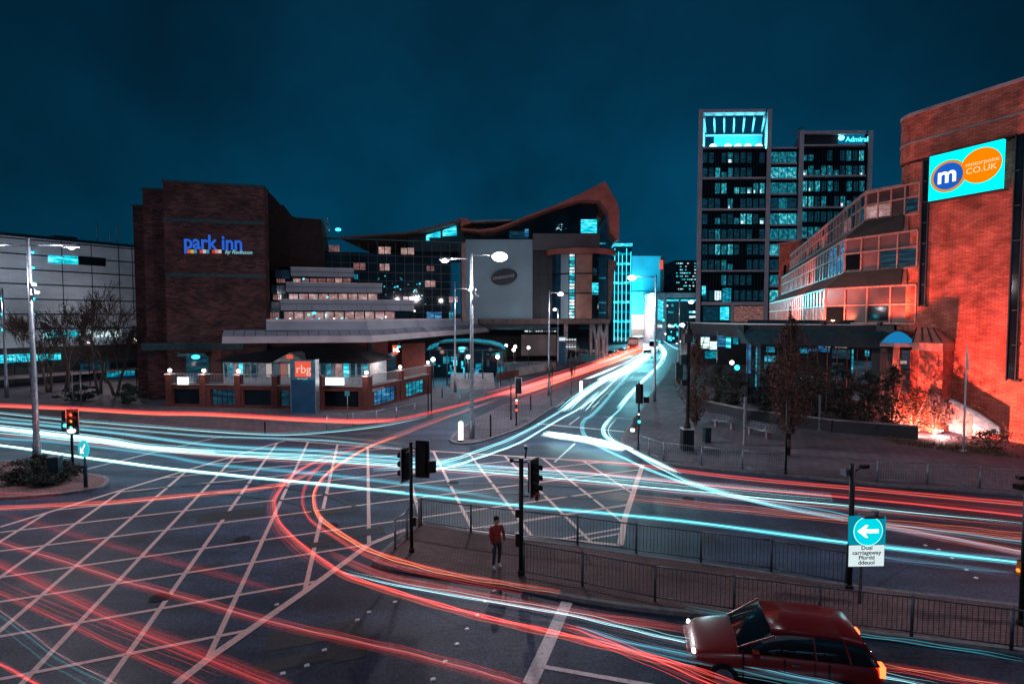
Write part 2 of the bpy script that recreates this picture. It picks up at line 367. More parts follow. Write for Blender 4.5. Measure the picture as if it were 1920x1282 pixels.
def pavement(name, edge, back, m, closed=False, kh=.125):
    """edge = kerb line; back = the rest of the outline. Kerb stones stand at the edge, paving lies inside"""
    mb = MB(); e = [Vector((p.x, p.y, 0)) for p in edge]
    poly = [(p.x, p.y) for p in e]+[(p[0], p[1]) for p in back]
    mb.face([(x, y, kh-.006) for x, y in poly], m)
    if mb.f:
        me_o = mb.build(name); struct(me_o)
        if me_o.data.polygons[0].normal.z < 0: me_o.data.flip_normals()
    k = MB(); ee = e+[e[0]] if closed else e
    # area sign decides the inner side
    A = sum(poly[i][0]*poly[(i+1) % len(poly)][1]-poly[(i+1) % len(poly)][0]*poly[i][1] for i in range(len(poly)))
    inner = offset(ee, .16 if A > 0 else -.16)
    strip(k, ee, inner, -.02, kh, kerbm); struct(k.build('kerb'))
KL = smooth([G(*q) for q in [(-180, 768), (0, 778), (200, 792), (400, 812), (500, 815), (590, 808), (680, 797), (775, 780), (870, 760), (950, 738), (1040, 712), (1150, 678), (1200, 655)]])
pavement('footway', KL, [(40, 190), (-20, 210), (-140, 160), (-140, 75)], paving)
KR = smooth([G(*q) for q in [(2300, 985), (2100, 950), (1920, 931), (1740, 917), (1645, 911), (1471, 893), (1392, 887), (1315, 880), (1244, 871), (1205, 859), (1178, 845), (1164, 830), (1172, 810), (1208, 760), (1226, 732), (1251, 699), (1272, 660), (1276, 645)]])
pavement('footway', KR, [(75, 190), (75, 15)], paving)
KM = smooth([G(*q) for q in [(842, 827), (855, 833), (892, 832), (940, 818), (985, 800), (1022, 776), (1068, 746), (1100, 728), (1108, 718), (1095, 716), (1050, 727), (1000, 742), (950, 760), (905, 780), (860, 808), (842, 827)]], 4)[:-1]
pavement('traffic_island', KM, [], paving, True)
KF = smooth([G(*q) for q in [(1990, 1150), (1920, 1140), (1590, 1101), (1450, 1079), (1320, 1061), (1200, 1045), (1090, 1029), (888, 1001), (800, 984), (755, 1005), (706, 1048), (702, 1060), (750, 1071), (933, 1099), (1140, 1138), (1400, 1168), (1635, 1196), (1920, 1228), (1990, 1236)]], 5)
pavement('traffic_island', KF, [], redpave)
KB = smooth([G(*q) for q in [(-160, 862), (0, 866), (60, 868), (130, 880), (165, 890), (200, 897), (204, 906), (190, 916), (150, 924), (96, 931), (0, 937), (-160, 945)]], 5)
pavement('traffic_island', KB, [], redpave)
# ---- painted markings
def clip_line(o, d, poly):
    ts = []
    for i in range(len(poly)):
        a, b = poly[i], poly[(i+1) % len(poly)]; ex, ey = b[0]-a[0], b[1]-a[1]; den = d[0]*ey-d[1]*ex
        if abs(den) < 1e-9: continue
        t = ((a[0]-o[0])*ey-(a[1]-o[1])*ex)/den; u = ((a[0]-o[0])*d[1]-(a[1]-o[1])*d[0])/den
        if 0 <= u <= 1: ts.append(t)
    ts.sort(); return list(zip(ts[::2], ts[1::2]))
def quadline(mb, a, b, wd, z, m):
    a, b = Vector((a[0], a[1], 0)), Vector((b[0], b[1], 0)); d = (b-a).normalized(); n = Vector((-d.y, d.x, 0))*wd/2
    k = max(1, int((b-a).length/3)); 
    mb.face([(p.x, p.y, z) for p in (a-n, b-n, b+n, a+n)], m)
mark = MB()
bx = [G(*q) for q in [(537, 825), (690, 838), (881, 850), (1205, 871), (1172, 970), (1163, 1022), (890, 995), (800, 978), (762, 992), (693, 1020), (577, 1105), (393, 1233), (330, 1282)]]+[Vector((-9, 9, 0)), Vector((-24, 10, 0)), G(0, 988)]
bp_ = [(p.x, p.y) for p in bx]
def fam(ang, anchor, step, n, z, off):
    d = (math.cos(ang), math.sin(ang)); nn = (-d[1], d[0])
    for k in range(-n, n):
        o = (anchor.x+nn[0]*(k*step+off), anchor.y+nn[1]*(k*step+off))
        for a, b in clip_line(o, d, bp_):
            if b-a > .4: quadline(mark, (o[0]+d[0]*a, o[1]+d[1]*a), (o[0]+d[0]*b, o[1]+d[1]*b), .15, z, paint_y)
A_ang = math.radians(105.3)
nA = Vector((-math.sin(A_ang), math.cos(A_ang), 0))
refs = [(0, 1082), (0, 1182), (40, 1282), (200, 1282), (390, 1233), (572, 1105), (692, 1018)]
for r in [(0, 1015)]+refs+[(753, 841), (814, 849), (882, 853), (949, 857), (1021, 862), (1100, 868)]:
    o = G(*r); d = (math.cos(A_ang), math.sin(A_ang)); 
    for a, b in clip_line((o.x, o.y), d, bp_):
        if b-a > .4: quadline(mark, (o.x+d[0]*a, o.y+d[1]*a), (o.x+d[0]*b, o.y+d[1]*b), .145, .005, paint_y)
B_ang = math.radians(22.0); d = (math.cos(B_ang), math.sin(B_ang))
for r in [(292, 897), (197, 925), (97, 957), (0, 998), (0, 1033), (0, 1082), (0, 1128), (0, 1193), (0, 1273), (907, 989), (1108, 1010), (400, 870), (537, 850)]:
    o = G(*r)
    for a, b in clip_line((o.x, o.y), d, bp_):
        if r[0] > 600: a = max(a, 0)
        if b-a > .4: quadline(mark, (o.x+d[0]*a, o.y+d[1]*a), (o.x+d[0]*b, o.y+d[1]*b), .13, .009, paint_y)
for q in range(6): quadline(mark, bx[(q)], bx[(q+1)], .24 if q in (3, 4) else .18, .013, paint_y)
for q in (8, 9, 10, 11): quadline(mark, bx[q], bx[q+1], .24, .013, paint_y)
quadline(mark, bx[15], bx[0], .2, .013, paint_y)
def pl(pts, wd, m=paint_w, z=.005):
    for a, b in zip(pts, pts[1:]): quadline(mark, G(*a), G(*b), wd, z, m)
pl([(993, 1282), (1063, 1128)], .34); pl([(1016, 1249), (1250, 1290)], .14, z=.009)
pl([(50, 872), (131, 857)], .12); pl([(151, 882), (297, 846), (416, 818)], .14)
pl([(1007, 794), (1170, 809)], .28); pl([(1133, 781), (1186, 786)], .12); pl([(1040, 866), (1078, 831)], .12)
for i in range(14):                                        # dashed lane lines up the street
    y0 = 38+i*8.0; 
    for off in (-3.9, -7.3): quadline(mark, (7.6+off+(y0-36)*.37, y0+3), (7.6+off+(y0+3.2-36)*.37, y0+6.2), .12, .005, paint_w)
for i in range(10):
    a = G(1230+i*70, 985+i*9); b = G(1262+i*70, 989+i*9); 
struct(mark.build('road_markings'))
# bare hatching and channel lines beside the street island
mk = MB()
for a, b in [((880, 795), (960, 770)), ((905, 790), (975, 775))]: quadline(mk, G(*a), G(*b), .12, .017, paint_w)
struct(mk.build('road_markings'))
# iron covers and patches
iron = pbr('iron_cover', (.022, .024, .03), .8, scale=30, bump=.5, spec=.12)
rubber = worn('tyre_rubber', (.020, .024, .032), (.036, .046, .066), .5)
pm = pbr('fresh_asphalt', (.028, .03, .037), .7, scale=8, bump=.3)
pt = MB()
for x, y, a, b, r in [(330, 797, 3.2, 1.6, .2), (690, 806, 2.4, 1.2, .3), (1330, 1010, .6, .6, .1), (1560, 1000, .5, .5, 0), (260, 1010, .6, .6, .3), (585, 1190, 2.2, .8, .3), (1000, 1130, .5, .5, 0), (820, 1095, .7, .5, 0)]:
    c = G(x, y); pt.box((c.x, c.y, .0), (a, b, .012), pm, r)
rng_ = random.Random(5)
for k in range(16):
    x, y = rng_.uniform(60, 1850), rng_.uniform(880, 1270); c = G(x, y)
    if 700 < x < 1950 and 975 < y < 1240: continue
    pt.box((c.x, c.y, .0), (rng_.uniform(.5, 2.6), rng_.uniform(.35, 1.1), .008+.0006*k), pm, rng_.choice([.35, .38, 1.9]))
for x, y in [(455, 1010), (850, 905), (1290, 935), (300, 1120), (620, 985)]:
    c = G(x, y); ring_p = [(c.x+.27*math.cos(a*math.pi/10), c.y+.27*math.sin(a*math.pi/10)) for a in range(20)]; pt.prism(ring_p, .0, .019, iron)
struct(pt.build('road_patch'))
# dark tyre marks swinging through the junction
tm = MB()
for path in ([(250, 930), (400, 915), (560, 930), (640, 960)], [(820, 920), (960, 915), (1120, 925)]):
    P_ = smooth([G(x, y) for x, y in path], 6)
    for o_ in (-.75, .75):
        A_, B_2 = offset(P_, o_-.09), offset(P_, o_+.09)
        for i in range(len(P_)-1): tm.face([(A_[i].x, A_[i].y, .0165), (B_2[i].x, B_2[i].y, .0165), (B_2[i+1].x, B_2[i+1].y, .0165), (A_[i+1].x, A_[i+1].y, .0165)], rubber)
struct(tm.build('tyre_marks'))
# ================================================================ ROAD STUDS
sm = MB(); sm.hexa([(-.06, -.05, 0), (.06, -.05, 0), (.06, .05, 0), (-.06, .05, 0)], [(-.04, -.035, .022), (.04, -.035, .022), (.04, .035, .022), (-.04, .035, .022)], pbr('stud_white', (.75, .75, .78), .3))
st0 = sm.build('road_stud'); first = True
for x, y in [(519, 1133), (608, 1218), (575, 1247), (895, 1153), (876, 1179), (857, 1207), (835, 1240), (812, 1273), (741, 1128), (692, 1147), (670, 1162), (910, 1128), (926, 1107), (530, 1262), (1785, 1046), (1760, 1030), (1812, 1068), (1735, 1022), (1830, 1083)]:
    o = st0 if first else st0.copy()
    if not first: C.objects.link(o)
    first = False; p = G(x, y); o.location = (p.x, p.y, .004); o.rotation_euler.z = .4
    tag(o, 'small white road stud set in the dark asphalt', 'road stud', 'white road studs in the asphalt')
# ================================================================ BUILDINGS
def ring(mb, p0, z0, p1, z1, back, m):
    """sloping fascia following plan line p0 (bottom) and p1 (top), closed at the back by an offset"""
    for i in range(len(p0)-1):
        a, b, c, d = Vector((*p0[i], z0)), Vector((*p0[i+1], z0)), Vector((*p1[i+1], z1)), Vector((*p1[i], z1))
        n = (b-a).cross(Vector((0, 0, 1))).normalized()*back*-1
        mb.hexa([a, b, b+n, a+n], [d, c, c+n, d+n], m)
# ---------------------------------------------------------------- brick hotel
FH = Fac((-33.9, 52), (.967, .254))
hotel = thing('hotel_building', (-33.9, 52, 0), 'dark brick hotel with a tall blank block and lit stepped terraces', 'hotel')
b = MB()
ut, _ = FH.hit(311.5, 560); ur, _ = FH.hit(497, 480); zt = FH.hit(404, 347)[1]
b.fbox(FH, ut, ur, 0, zt, -2.2, 0, brick_h)
FB, FCc, FD = Fac(FH.pt(0, 0, -1.3), FH.d), Fac(FH.pt(0, 0, -3.2), FH.d), Fac(FH.pt(0, 0, -7.5), FH.d)
u2 = (FB.pt(FB.hit(273, 560)[0], 0)-FH.p).dot(FH.d); z2 = FB.hit(290, 357)[1]; b.fbox(FH, u2, ut, 0, z2, -12, -1.3, brick_h)
u3 = (FCc.pt(FCc.hit(254, 560)[0], 0)-FH.p).dot(FH.d); z3 = FCc.hit(262, 388)[1]; b.fbox(FH, u3, u2, 0, z3, -12, -3.2, brick_h)
b.fbox(FH, ur, FH.hit(688, 600)[0], 0, 7.6, -16, -1.0, brick_l)
b.poly(FD, [(330, 354), (500, 356), (516, 372), (518, 383), (531, 384), (540, 402), (556, 408), (602, 411), (605, 452), (605, 596), (330, 596)], -9, -.02, pbr('black_brick', (.016, .008, .009), .9, scale=2))
b.build('wall', hotel)
for a_ in ((ut-.1, ur+.1, zt, zt+.22, -2.3, .12), (u2-.1, ut-.1, z2, z2+.2, -12, -1.15), (u3-.1, u2-.1, z3, z3+.2, -12, -3.05)): b = MB(); b.fbox(FH, *a_, teal_trim); b.build('parapet', hotel)
for y in (415, 516.5): z = FH.hit(404, y)[1]; b = MB(); b.fbox(FH, ut-.02, ur+.02, z-.16, z+.16, -.5, .05, teal_trim); b.build('wall_band', hotel)
z = FH.hit(350, 649)[1]; b = MB(); b.fbox(FH, u2-.02, ur-2.2, z-.35, z+.35, -.5, .07, teal_trim)
b.build('wall_band', hotel)
# stepped terraces
tiers = [(497, 513, 525, 534, 660, 535, 655, 7, -4.2, lit_pink_dim, 500), (529, 546, 561, 529, 717, 531, 709, 9, -2.6, lit_pink, 498), (563, 582, 599.5, 523, 778, 526, 742, 11, -1.0, lit_pink, 498)]
for y0, y1, y2, xa, xb, wa, wb, nw, n, lm, xl in tiers:
    b = MB(); b.rect(FH, xa, xb, y0, y1, n-3, n, grey_band)
    z = FH.hit((xa+xb)/2, y0)[1]; ua = FH.hit(xa, y0)[0]; ub = FH.hit(xb, y0)[0]
    b.fbox(FH, ua-.05, ub+.05, z, z+.12, n-3, n+.08, pink_band); b.fbox(FH, ua-.03, ub+.03, z-.42, z-.36, n-.3, n+.04, darkwall)
    k = int((ub-ua)/1.5)
    for i in range(1, k): b.fbox(FH, ua+(ub-ua)*i/k-.015, ua+(ub-ua)*i/k+.015, FH.hit(600, y1)[1]+.02, z-.44, n-.2, n+.012, darkwall)
    b.build('terrace_band', hotel)
    b = MB(); b.rect(FH, xl, xb-4, y1, y2+3, n-3, n-1.2, dark_glass); b.rect(FH, xl, xa-3, y0+2, y1+2, n-3, n-.6, blue_glass)
    for i in range(9): x = xl+1+i*(xa-xl-6)/8; b.rect(FH, x-.4, x+.4, y0+1, y1, n-.6, n-.5, teal_trim)
    b.build('terrace_wall', hotel)
    st = (wb-wa)/nw
    for i in range(nw):
        b = MB(); x = wa+i*st; b.rect(FH, x+1.3, x+st-1.3, y1+2.4, y2-.5, n-1.2, n-1.1, lm if (i*7) % 5 else lit_pink)
        o = b.build('window', hotel)
        b = MB()
        for xx in (x, x+st): b.rect(FH, xx-.8, xx+.8, y1, y2+1, n-1.3, n-.95, black)
        b.rect(FH, x+.8, x+st-.8, y2-.6, y2+1, n-1.3, n-.95, black); b.build('frame', o)
    b = MB(); 
    for i in range(4): b.rect(FH, xl+2+i*4.5, xl+5+i*4.5, y1+3, y2-1, n-1.2, n-1.05, lit_pink_dim)
    b.build('window', hotel)
# dark rear wing
b = MB(); b.rect(FH, 497, 873, 451, 604, -24, -11, dark_glass); b.build('rear_wing', hotel)
b = MB(); zr = FH.hit(740, 451.5)[1]; n = -11
ua = FH.hit(607, 450)[0]*1.19; ub = FH.hit(873, 500)[0]*1.0
Fw = Fac(FH.pt(0, 0, -11), FH.d)
b.rect(Fw, 605, 873, 449.5, 451.8, -.5, .12, teal_trim); b.rect(Fw, 865, 873, 455, 602, -.5, .25, brown_trim)
for i in range(16): x = 606+i*17; b.rect(Fw, x-.35, x+.35, 455, 600, -.1, .03, darkwall)
for y in (478, 493, 510, 526, 540, 556, 571, 585): b.rect(Fw, 497, 864, y-.35, y+.35, -.1, .045, darkwall)
b.build('wing_grid', hotel)
for x0, x1, y0, y1, m in [(568, 586, 459, 471, lit_pink), (617, 636, 460, 472, lit_pink_dim), (710, 732, 463, 476, lit_pink), (752, 776, 465, 477, lit_pink), (663, 685, 493, 506, lit_pink_dim), (712, 730, 495, 507, lit_pink),
        (800, 814, 499, 508, lit_pink_dim), (797, 816, 526, 538, lit_pink), (756, 775, 556, 566, lit_pink), (842, 858, 556, 567, lit_pink_dim), (800, 828, 585, 597, lit_blue), (664, 671, 514, 523, lit_mid), (500, 517, 457, 468, lit_pink), (842, 850, 585, 597, lit_mid)]:
    b = MB(); xm = (x0+x1)/2; b.rect(Fw, x0, xm-.7, y0, y1, .0, .06, m); b.rect(Fw, xm+.7, x1, y0, y1, .0, .06, m); b.build('window', hotel)
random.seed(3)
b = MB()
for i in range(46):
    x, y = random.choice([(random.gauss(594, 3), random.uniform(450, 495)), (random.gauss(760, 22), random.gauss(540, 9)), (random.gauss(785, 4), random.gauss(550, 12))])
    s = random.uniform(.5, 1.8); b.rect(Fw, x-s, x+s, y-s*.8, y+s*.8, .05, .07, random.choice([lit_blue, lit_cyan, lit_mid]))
tag(b.build('window_reflections', hotel), kind='stuff')  # glowing specks painted on the wing glass as reflections
# porch canopy round the corner
b = MB()
def plan(px, Y): v = D(px, 600, Y); return (v.x, v.y)
Ab, Bb, Cb = plan(415, 44), plan(697, 46), plan(918, 80)
At, Bt, Ct = plan(419, 45.2), plan(690, 47.4), plan(897, 80.8)
Am = (Ab[0]*.72+At[0]*.28, Ab[1]*.72+At[1]*.28); Bm = (Bb[0]*.72+Bt[0]*.28, Bb[1]*.72+Bt[1]*.28); Cm = (Cb[0]*.72+Ct[0]*.28, Cb[1]*.72+Ct[1]*.28)
A2 = plan(499, 45.4); 
ring(b, [Ab, Bb, Cb], 6.15, [Am, Bm, Cm], 6.72, 5, pink_band)
b.build('porch_fascia', hotel)
b = MB(); ring(b, [Am, Bm, Cm], 6.725, [At, Bt, Ct], 7.2, 5, grey_band)
tA = plan(499, 45.9); tB = plan(688, 47.9); tC = plan(896, 81.2)
ring(b, [A2, Bt, Ct], 7.205, [tA, tB, tC], 7.95, 5, grey_band); b.build('porch_roof', hotel)
b = MB(); ring(b, [tA, tB, tC], 7.955, [tA, tB, tC], 8.15, 5, pink_band); b.build('porch_cap', hotel)
b = MB()
for i in range(1, 14):
    t = i/14; a = Vector((*At, 7.2)).lerp(Vector((*Bt, 7.2)), t); c = Vector((*Am, 6.73)).lerp(Vector((*Bm, 6.73)), t); b.tube([c+Vector((0, -.02, 0)), a+Vector((0, -.02, .0))], .018, darkwall, 4)
    t = i/14; a = Vector((*Bt, 7.2)).lerp(Vector((*Ct, 7.2)), t); c = Vector((*Bm, 6.73)).lerp(Vector((*Cm, 6.73)), t); b.tube([c+Vector((.02, -.02, 0)), a+Vector((.02, -.02, .0))], .018, darkwall, 4)
b.build('roof_seam', hotel)
# lit brick walls under the porch
F2 = Fac(plan(697, 56), (Vector(Cb)-Vector(Bb)))
b = MB(); Fb = Fac(plan(690, 57), (1, .25)); b.rect(Fb, 697, 728, 640, 735, -4, 0, brick_l); b.rect(Fb, 755, 800, 645, 735, -6, -2, brick_l); b.rect(Fb, 728, 755, 640, 735, -8, -4, brick_l)
b.rect(Fb, 728, 744, 665, 700, -3.9, -3.8, lit_dim); b.build('porch_wall', hotel)
b = MB(); b.rect(FH, 350, 415, 650, 712, 0, .05, brick_l); b.rect(FH, 350, 390, 668, 712, .06, .12, lit_dim); b.rect(FH, 391, 394, 655, 712, .06, .2, teal_trim); b.rect(FH, 345, 397, 660, 665, 0, 2, teal_trim); b.build('side_door', hotel)
# small cyan lamps: over the side door, on the rear roof, in a terrace room
for px, py, Y, r_, lb_ in [(367, 669, 50.5, .3, 'cyan pendant lamp over the hotel side door'), (634, 430.5, 74, .32, 'bright cyan lamp on the hotel rear roof beside the lattice mast'), (589, 587, 50.6, .16, 'small cyan lamp before the lowest terrace windows'), (748, 650, 55, .15, 'small cyan lamp right of the red square wall sign')]:
    q = D(px, py, Y); b = MB(); b.ball(q, r_, cyan_glow, 10, 1.3, .7); b.tube([q, q+Vector((0, .0, .7 if py > 600 else -1.2))], .03, dark_metal, 5); tag(b.build('wall_lamp'), lb_, 'lamp'); light('POINT', q+Vector((0, -.6, -.2)), 60, (.1, .85, 1), None, .15)
lm = MB(); q = D(611, 452, 72); qa = D(611, 408, 72)
for s_ in (-.45, .45): lm.tube([q+Vector((s_, 0, 0)), qa+Vector((s_, 0, 0))], .05, galv, 4)
for k in range(9): a = q.lerp(qa, k/9); c = q.lerp(qa, (k+1)/9); lm.tube([a+Vector((-.45, 0, 0)), c+Vector((.45, 0, 0))], .035, galv, 4); lm.tube([a+Vector((-.45, 0, 0)), a+Vector((.45, 0, 0))], .035, galv, 4)
tag(lm.build('lattice_mast'), 'small lattice mast on the hotel rear roof', 'mast')
for k, (px, py) in enumerate([(545, 598), (579, 590), (599, 598), (627, 597.5), (641, 597), (716, 598), (723, 594), (612, 556), (520, 598), (777, 583), (566, 521)]):
    b = MB(); b.ball(FH.pt(*FH.hit(px, py), .3 if py > 570 else -1.5), .1, cyan_glow if k % 3 else soft_white, 6); b.build('balcony_light', hotel)
# hotel signs
hs = thing('wall_sign', FH.pt(0, 0, 0), 'blue lettered hotel name sign with coloured squares on the tall brick block', 'sign')
blue_l = glow('blue_letters', (.02, .10, .50), 1.0, 'NONE'); sgn = lambda px, py, n=.12: FH.pt(*FH.hit(px, py), n)
text('lettering', 'park inn', sgn(345, 466), FH.d, (0, 0, 1), 2.0, blue_l, hs, .08, bold=.03, sx=.80)
b = MB()
for i, cs in enumerate([((.9, .15, .05), (.85, .6, .1), (.1, .35, .6)), ((.8, .1, .08), (.85, .8, .8), (.1, .4, .6)), ((.75, .08, .06), (.9, .35, .3), (.9, .8, .75))]):
    for j, c in enumerate(cs): x = 352+i*23+j*6; b.rect(FH, x, x+5.5, 468.5, 475, .05, .12, glow('sign_square_%d%d' % (i, j), c, .55, 'NONE'))
b.build('colour_squares', hs)
text('lettering', 'by Radisson', sgn(422, 475.5), FH.d, (0, 0, 1), .52, glow('pale_letters', (.35, .75, .85), .6, 'NONE'), hs, .05, shear=.3)
# ---------------------------------------------------------------- terrace wall with piers and railings
T1 = Fac((G(317, 764).x, G(317, 764).y), (G(685, 771)-G(317, 764))[:2]); T2 = Fac(G(690, 771)[:2], (G(814, 736)-G(690, 771))[:2])
tw = thing('terrace_wall', T1.p, 'low red brick terrace wall with dark basement openings and steel railings before the hotel', 'wall')
globes = []
def lowwall(Fq, pxs, opens, zt=2.15, zr=3.15):
    us = [Fq.hit(x, 730)[0] for x in pxs]
    b = MB(); L0, L1 = us[0], us[-1]
    cuts = sorted([(Fq.hit(a, 750)[0], Fq.hit(c, 750)[0], m) for a, c, m in opens]); u = L0
    for a, c, m in cuts:
        b.fbox(Fq, u, a, 0, 1.75, -.35, 0, brick_l); u = c
    b.fbox(Fq, u, L1, 0, 1.75, -.35, 0, brick_l); b.fbox(Fq, L0, L1, 1.75, zt, -.35, 0, brick_l)
    for a, c, m in cuts: b.fbox(Fq, a, c, 0, .35, -.35, 0, brick_l)
    b.build('wall', tw)
    for a, c, m in cuts:
        b = MB(); b.fbox(Fq, a, c, .35, 1.75, -.9, -.3, m)
        if m is not dark_glass:
            for q in range(5): b.fbox(Fq, a+(c-a)*(q+.1)/5, a+(c-a)*(q+.14)/5, .35, 1.75, -.3, -.25, black)
        b.build('basement_window', tw)
    b = MB(); b.fbox(Fq, L0, L1, zt, zt+.1, -.45, .1, concrete); b.build('coping', tw)
    for i, u in enumerate(us):
        b = MB(); b.fbox(Fq, u-.27, u+.27, 0, 3.05, -.42, .12, brick_l); b.fbox(Fq, u-.33, u+.33, 3.05, 3.15, -.48, .18, concrete); b.build('pier', tw); globes.append(Fq.pt(u, 3.15, -.15))
    for a, c in zip(us, us[1:]):
        b = MB(); a += .3; c -= .3
        for z in (zr, zt+.22): b.fbox(Fq, a, c, z-.025, z+.025, -.2, -.14, galv)
        k = int((c-a)/.14)
        for q in range(k+1): x = a+(c-a)*q/k; b.fbox(Fq, x-.012, x+.012, zt+.25, zr-.03, -.185, -.16, galv)
        b.build('railing', tw)
lowwall(T1, [317, 381, 446, 516, 600, 686], [(323, 374, dark_glass), (394, 440, lit_dim), (456, 508, dark_glass), (524, 592, lit_dim), (606, 672, dark_glass)])
lowwall(T2, [693, 753, 805], [(702, 744, lit_blue), (762, 797, lit_mid)])
# lit panels hanging on the terrace railing
for x0, x1, y0, y1, lb in [(337, 355, 706.5, 720, 'small white lit menu box on the terrace railing by the left brick piers'), (613, 646, 707, 721, 'long white lit sign box on the terrace railing right of the red square sign')]:
    b = MB(); b.rect(T1, x0, x1, y0, y1, .1, .3, soft_white); o = b.build('light_box'); tag(o, lb, 'light box')
    b = MB(); b.rect(T1, x0-.6, x1+.6, y0-.6, y0, .08, .33, galv); b.rect(T1, x0-.6, x1+.6, y1, y1+.6, .08, .33, galv); b.build('frame', o)
b = MB(); b.rect(T2, 696, 718, 727, 732, .05, .1, pink_band); o = b.build('street_sign'); tag(o, 'narrow pale street name board on the angled brick terrace wall', 'street sign')
b = MB(); b.rect(T2, 699, 715, 729, 730.2, .1, .11, darkwall); b.build('lettering', o)
# pavilion on the terrace
FP = Fac(T1.pt(0, 0, -4.2), T1.d)
pv = thing('pavilion', FP.pt(6, 0, 0), 'white timber pavilion bar with a dark hipped roof and posters on the terrace', 'pavilion')
cream = pbr('cream_paint', (.42, .47, .50), .6)
b = MB(); b.rect(FP, 415, 692, 681, 735, -5, -.3, cream); b.build('wall', pv)
zb = FP.hit(550, 677)[1]; zc = FP.hit(550, 655)[1]; u0 = FP.hit(408, 677)[0]; u1 = FP.hit(700, 677)[0]; ua = FP.hit(478, 655)[0]; ub = FP.hit(640, 655)[0]
b = MB(); q = [FP.pt(u0, zb, .6), FP.pt(u1, zb, .6), FP.pt(u1, zb, -6.5), FP.pt(u0, zb, -6.5)]; r = [FP.pt(ua, zc, -2.8), FP.pt(ub, zc, -2.8), FP.pt(ub, zc, -3.2), FP.pt(ua, zc, -3.2)]
b.hexa(q, r, slate); b.build('roof', pv)
b = MB(); b.poly(FP, [(519, 677.5), (551, 660), (581, 677.5)], -1.5, .75, cream); b.build('gable', pv)
b = MB(); b.rect(FP, 545, 557, 664, 671, .76, .82, glow('red_sign_small', (.8, .12, .06), .8, 'NONE')); b.build('sign', pv)
cols = [(.65, .12, .10), (.75, .65, .6), (.08, .14, .2), (.5, .2, .16), (.7, .7, .68)]
for i, (x, wd) in enumerate([(419, 6), (428, 7), (437, 6), (446, 8), (458, 9), (470, 9), (497, 11), (512, 8), (524, 12), (538, 8), (600, 10), (612, 7), (628, 12), (643, 10), (656, 9), (668, 8), (679, 9)]):
    b = MB(); m = [lit_dim, lit_white, lit_dim, lit_mid, lit_cyan][(i*3) % 5] if not 6 <= i <= 9 else glow('poster_%d' % i, cols[i % 5], .5, 'NONE')
    b.rect(FP, x, x+wd, 682.5, 707, -.32, -.2, m if m is not lit_white else lit_pink); o = b.build('window', pv)
    b = MB(); b.rect(FP, x-1.2, x, 681, 708, -.3, -.1, cream); b.rect(FP, x+wd, x+wd+1, 681, 708, -.3, -.12, cream); b.build('frame', o)
# totem sign
p = G(568, 777)
tt = thing('totem_sign', (p.x, p.y, .12), 'tall blue totem sign with a red square panel reading rbg on the kerbside', 'sign')
FT = Fac((p.x, p.y), T1.d)
navy = pbr('navy_panel', (.008, .06, .13), .35, scale=.8); b = MB(); b.rect(FT, 546, 591, 712, 776, -.6, 0, navy); b.rect(FT, 546, 591, 675, 712, -.6, 0, pbr('totem_frame', (.05, .18, .25), .4)); b.build('panel', tt)
b = MB(); b.rect(FT, 553.5, 583, 677.5, 706.5, 0, .05, glow('totem_red', (.78, .10, .055), .95, 'NONE')); b.build('sign_face', tt)
text('lettering', 'rbg', FT.pt(*FT.hit(555.5, 699), .06), FT.d, (0, 0, 1), 1.02, glow('totem_letters', (.95, .65, .55), .8, 'NONE'), tt, .01)
text('lettering', 'bar & grill', FT.pt(*FT.hit(558, 711), .02), FT.d, (0, 0, 1), .22, glow('totem_small', (.4, .7, .8), .6, 'NONE'), tt, .01)
b = MB(); b.rect(FT, 545, 546, 674, 777, -.65, .04, galv); b.rect(FT, 591, 592, 674, 777, -.65, .04, galv); b.build('edge_trim', tt)
# red wall sign by the glass porch
b = MB(); Fs = Fac(plan(737, 56), (1, .1)); b.rect(Fs, 736, 746, 647, 664, 0, .15, glow('red_lit_sign', (.85, .13, .07), .8, 'NONE')); o = b.build('wall_sign'); tag(o, 'small red lit square sign on the brick wall beside the glass porch', 'sign')
text('lettering', 'HL', Fs.pt(*Fs.hit(737.5, 659), .16), Fs.d, (0, 0, 1), .55, pale_globe, o, .01)
# ---------------------------------------------------------------- glass entrance porch
gp = thing('glass_porch', (*plan(870, 66), 0), 'turquoise lit glass entrance canopy on thin posts with steps below', 'porch')
prof = [(800, 656), (806, 647), (818, 642), (850, 640.5), (886, 640.5), (920, 645), (936, 650), (946, 656)]
Fg = Fac(plan(870, 64), (1, 0.0)); b = MB()
for (xa, ya), (xb, yb) in zip(prof, prof[1:]):
    a = Fg.hit(xa, ya); c = Fg.hit(xb, yb)
    b.hexa([Fg.pt(a[0], a[1]-.1, 0), Fg.pt(c[0], c[1]-.1, 0), Fg.pt(c[0], c[1]-.1+.0, -9), Fg.pt(a[0], a[1]-.1, -9)], [Fg.pt(a[0], a[1], 0), Fg.pt(c[0], c[1], 0), Fg.pt(c[0], c[1], -9), Fg.pt(a[0], a[1], -9)], lit_mid)
b.build('glass_roof', gp)  # panes glow by themselves, standing in for light from beneath
b = MB()
for (xa, ya), (xb, yb) in zip(prof, prof[1:]): b.bar(Fg.pt(*Fg.hit(xa, ya), .1), Fg.pt(*Fg.hit(xb, yb), .1), .12, .16, teal_trim)
for x in (806, 838, 872, 905, 938): b.tube([Fg.pt(Fg.hit(x, 656)[0], 0, 0), Fg.pt(Fg.hit(x, 656)[0], Fg.hit(x, 656)[1], 0)], .07, teal_trim, 6); b.rect(Fg, x-15, x+15, 655.2, 656.6, -.05, .05, teal_trim)
b.build('frame', gp)
b = MB(); Fi = Fac(plan(870, 73), (1, .1)); b.rect(Fi, 800, 950, 650, 722, -1, 0, dark_glass)
random.seed(5)
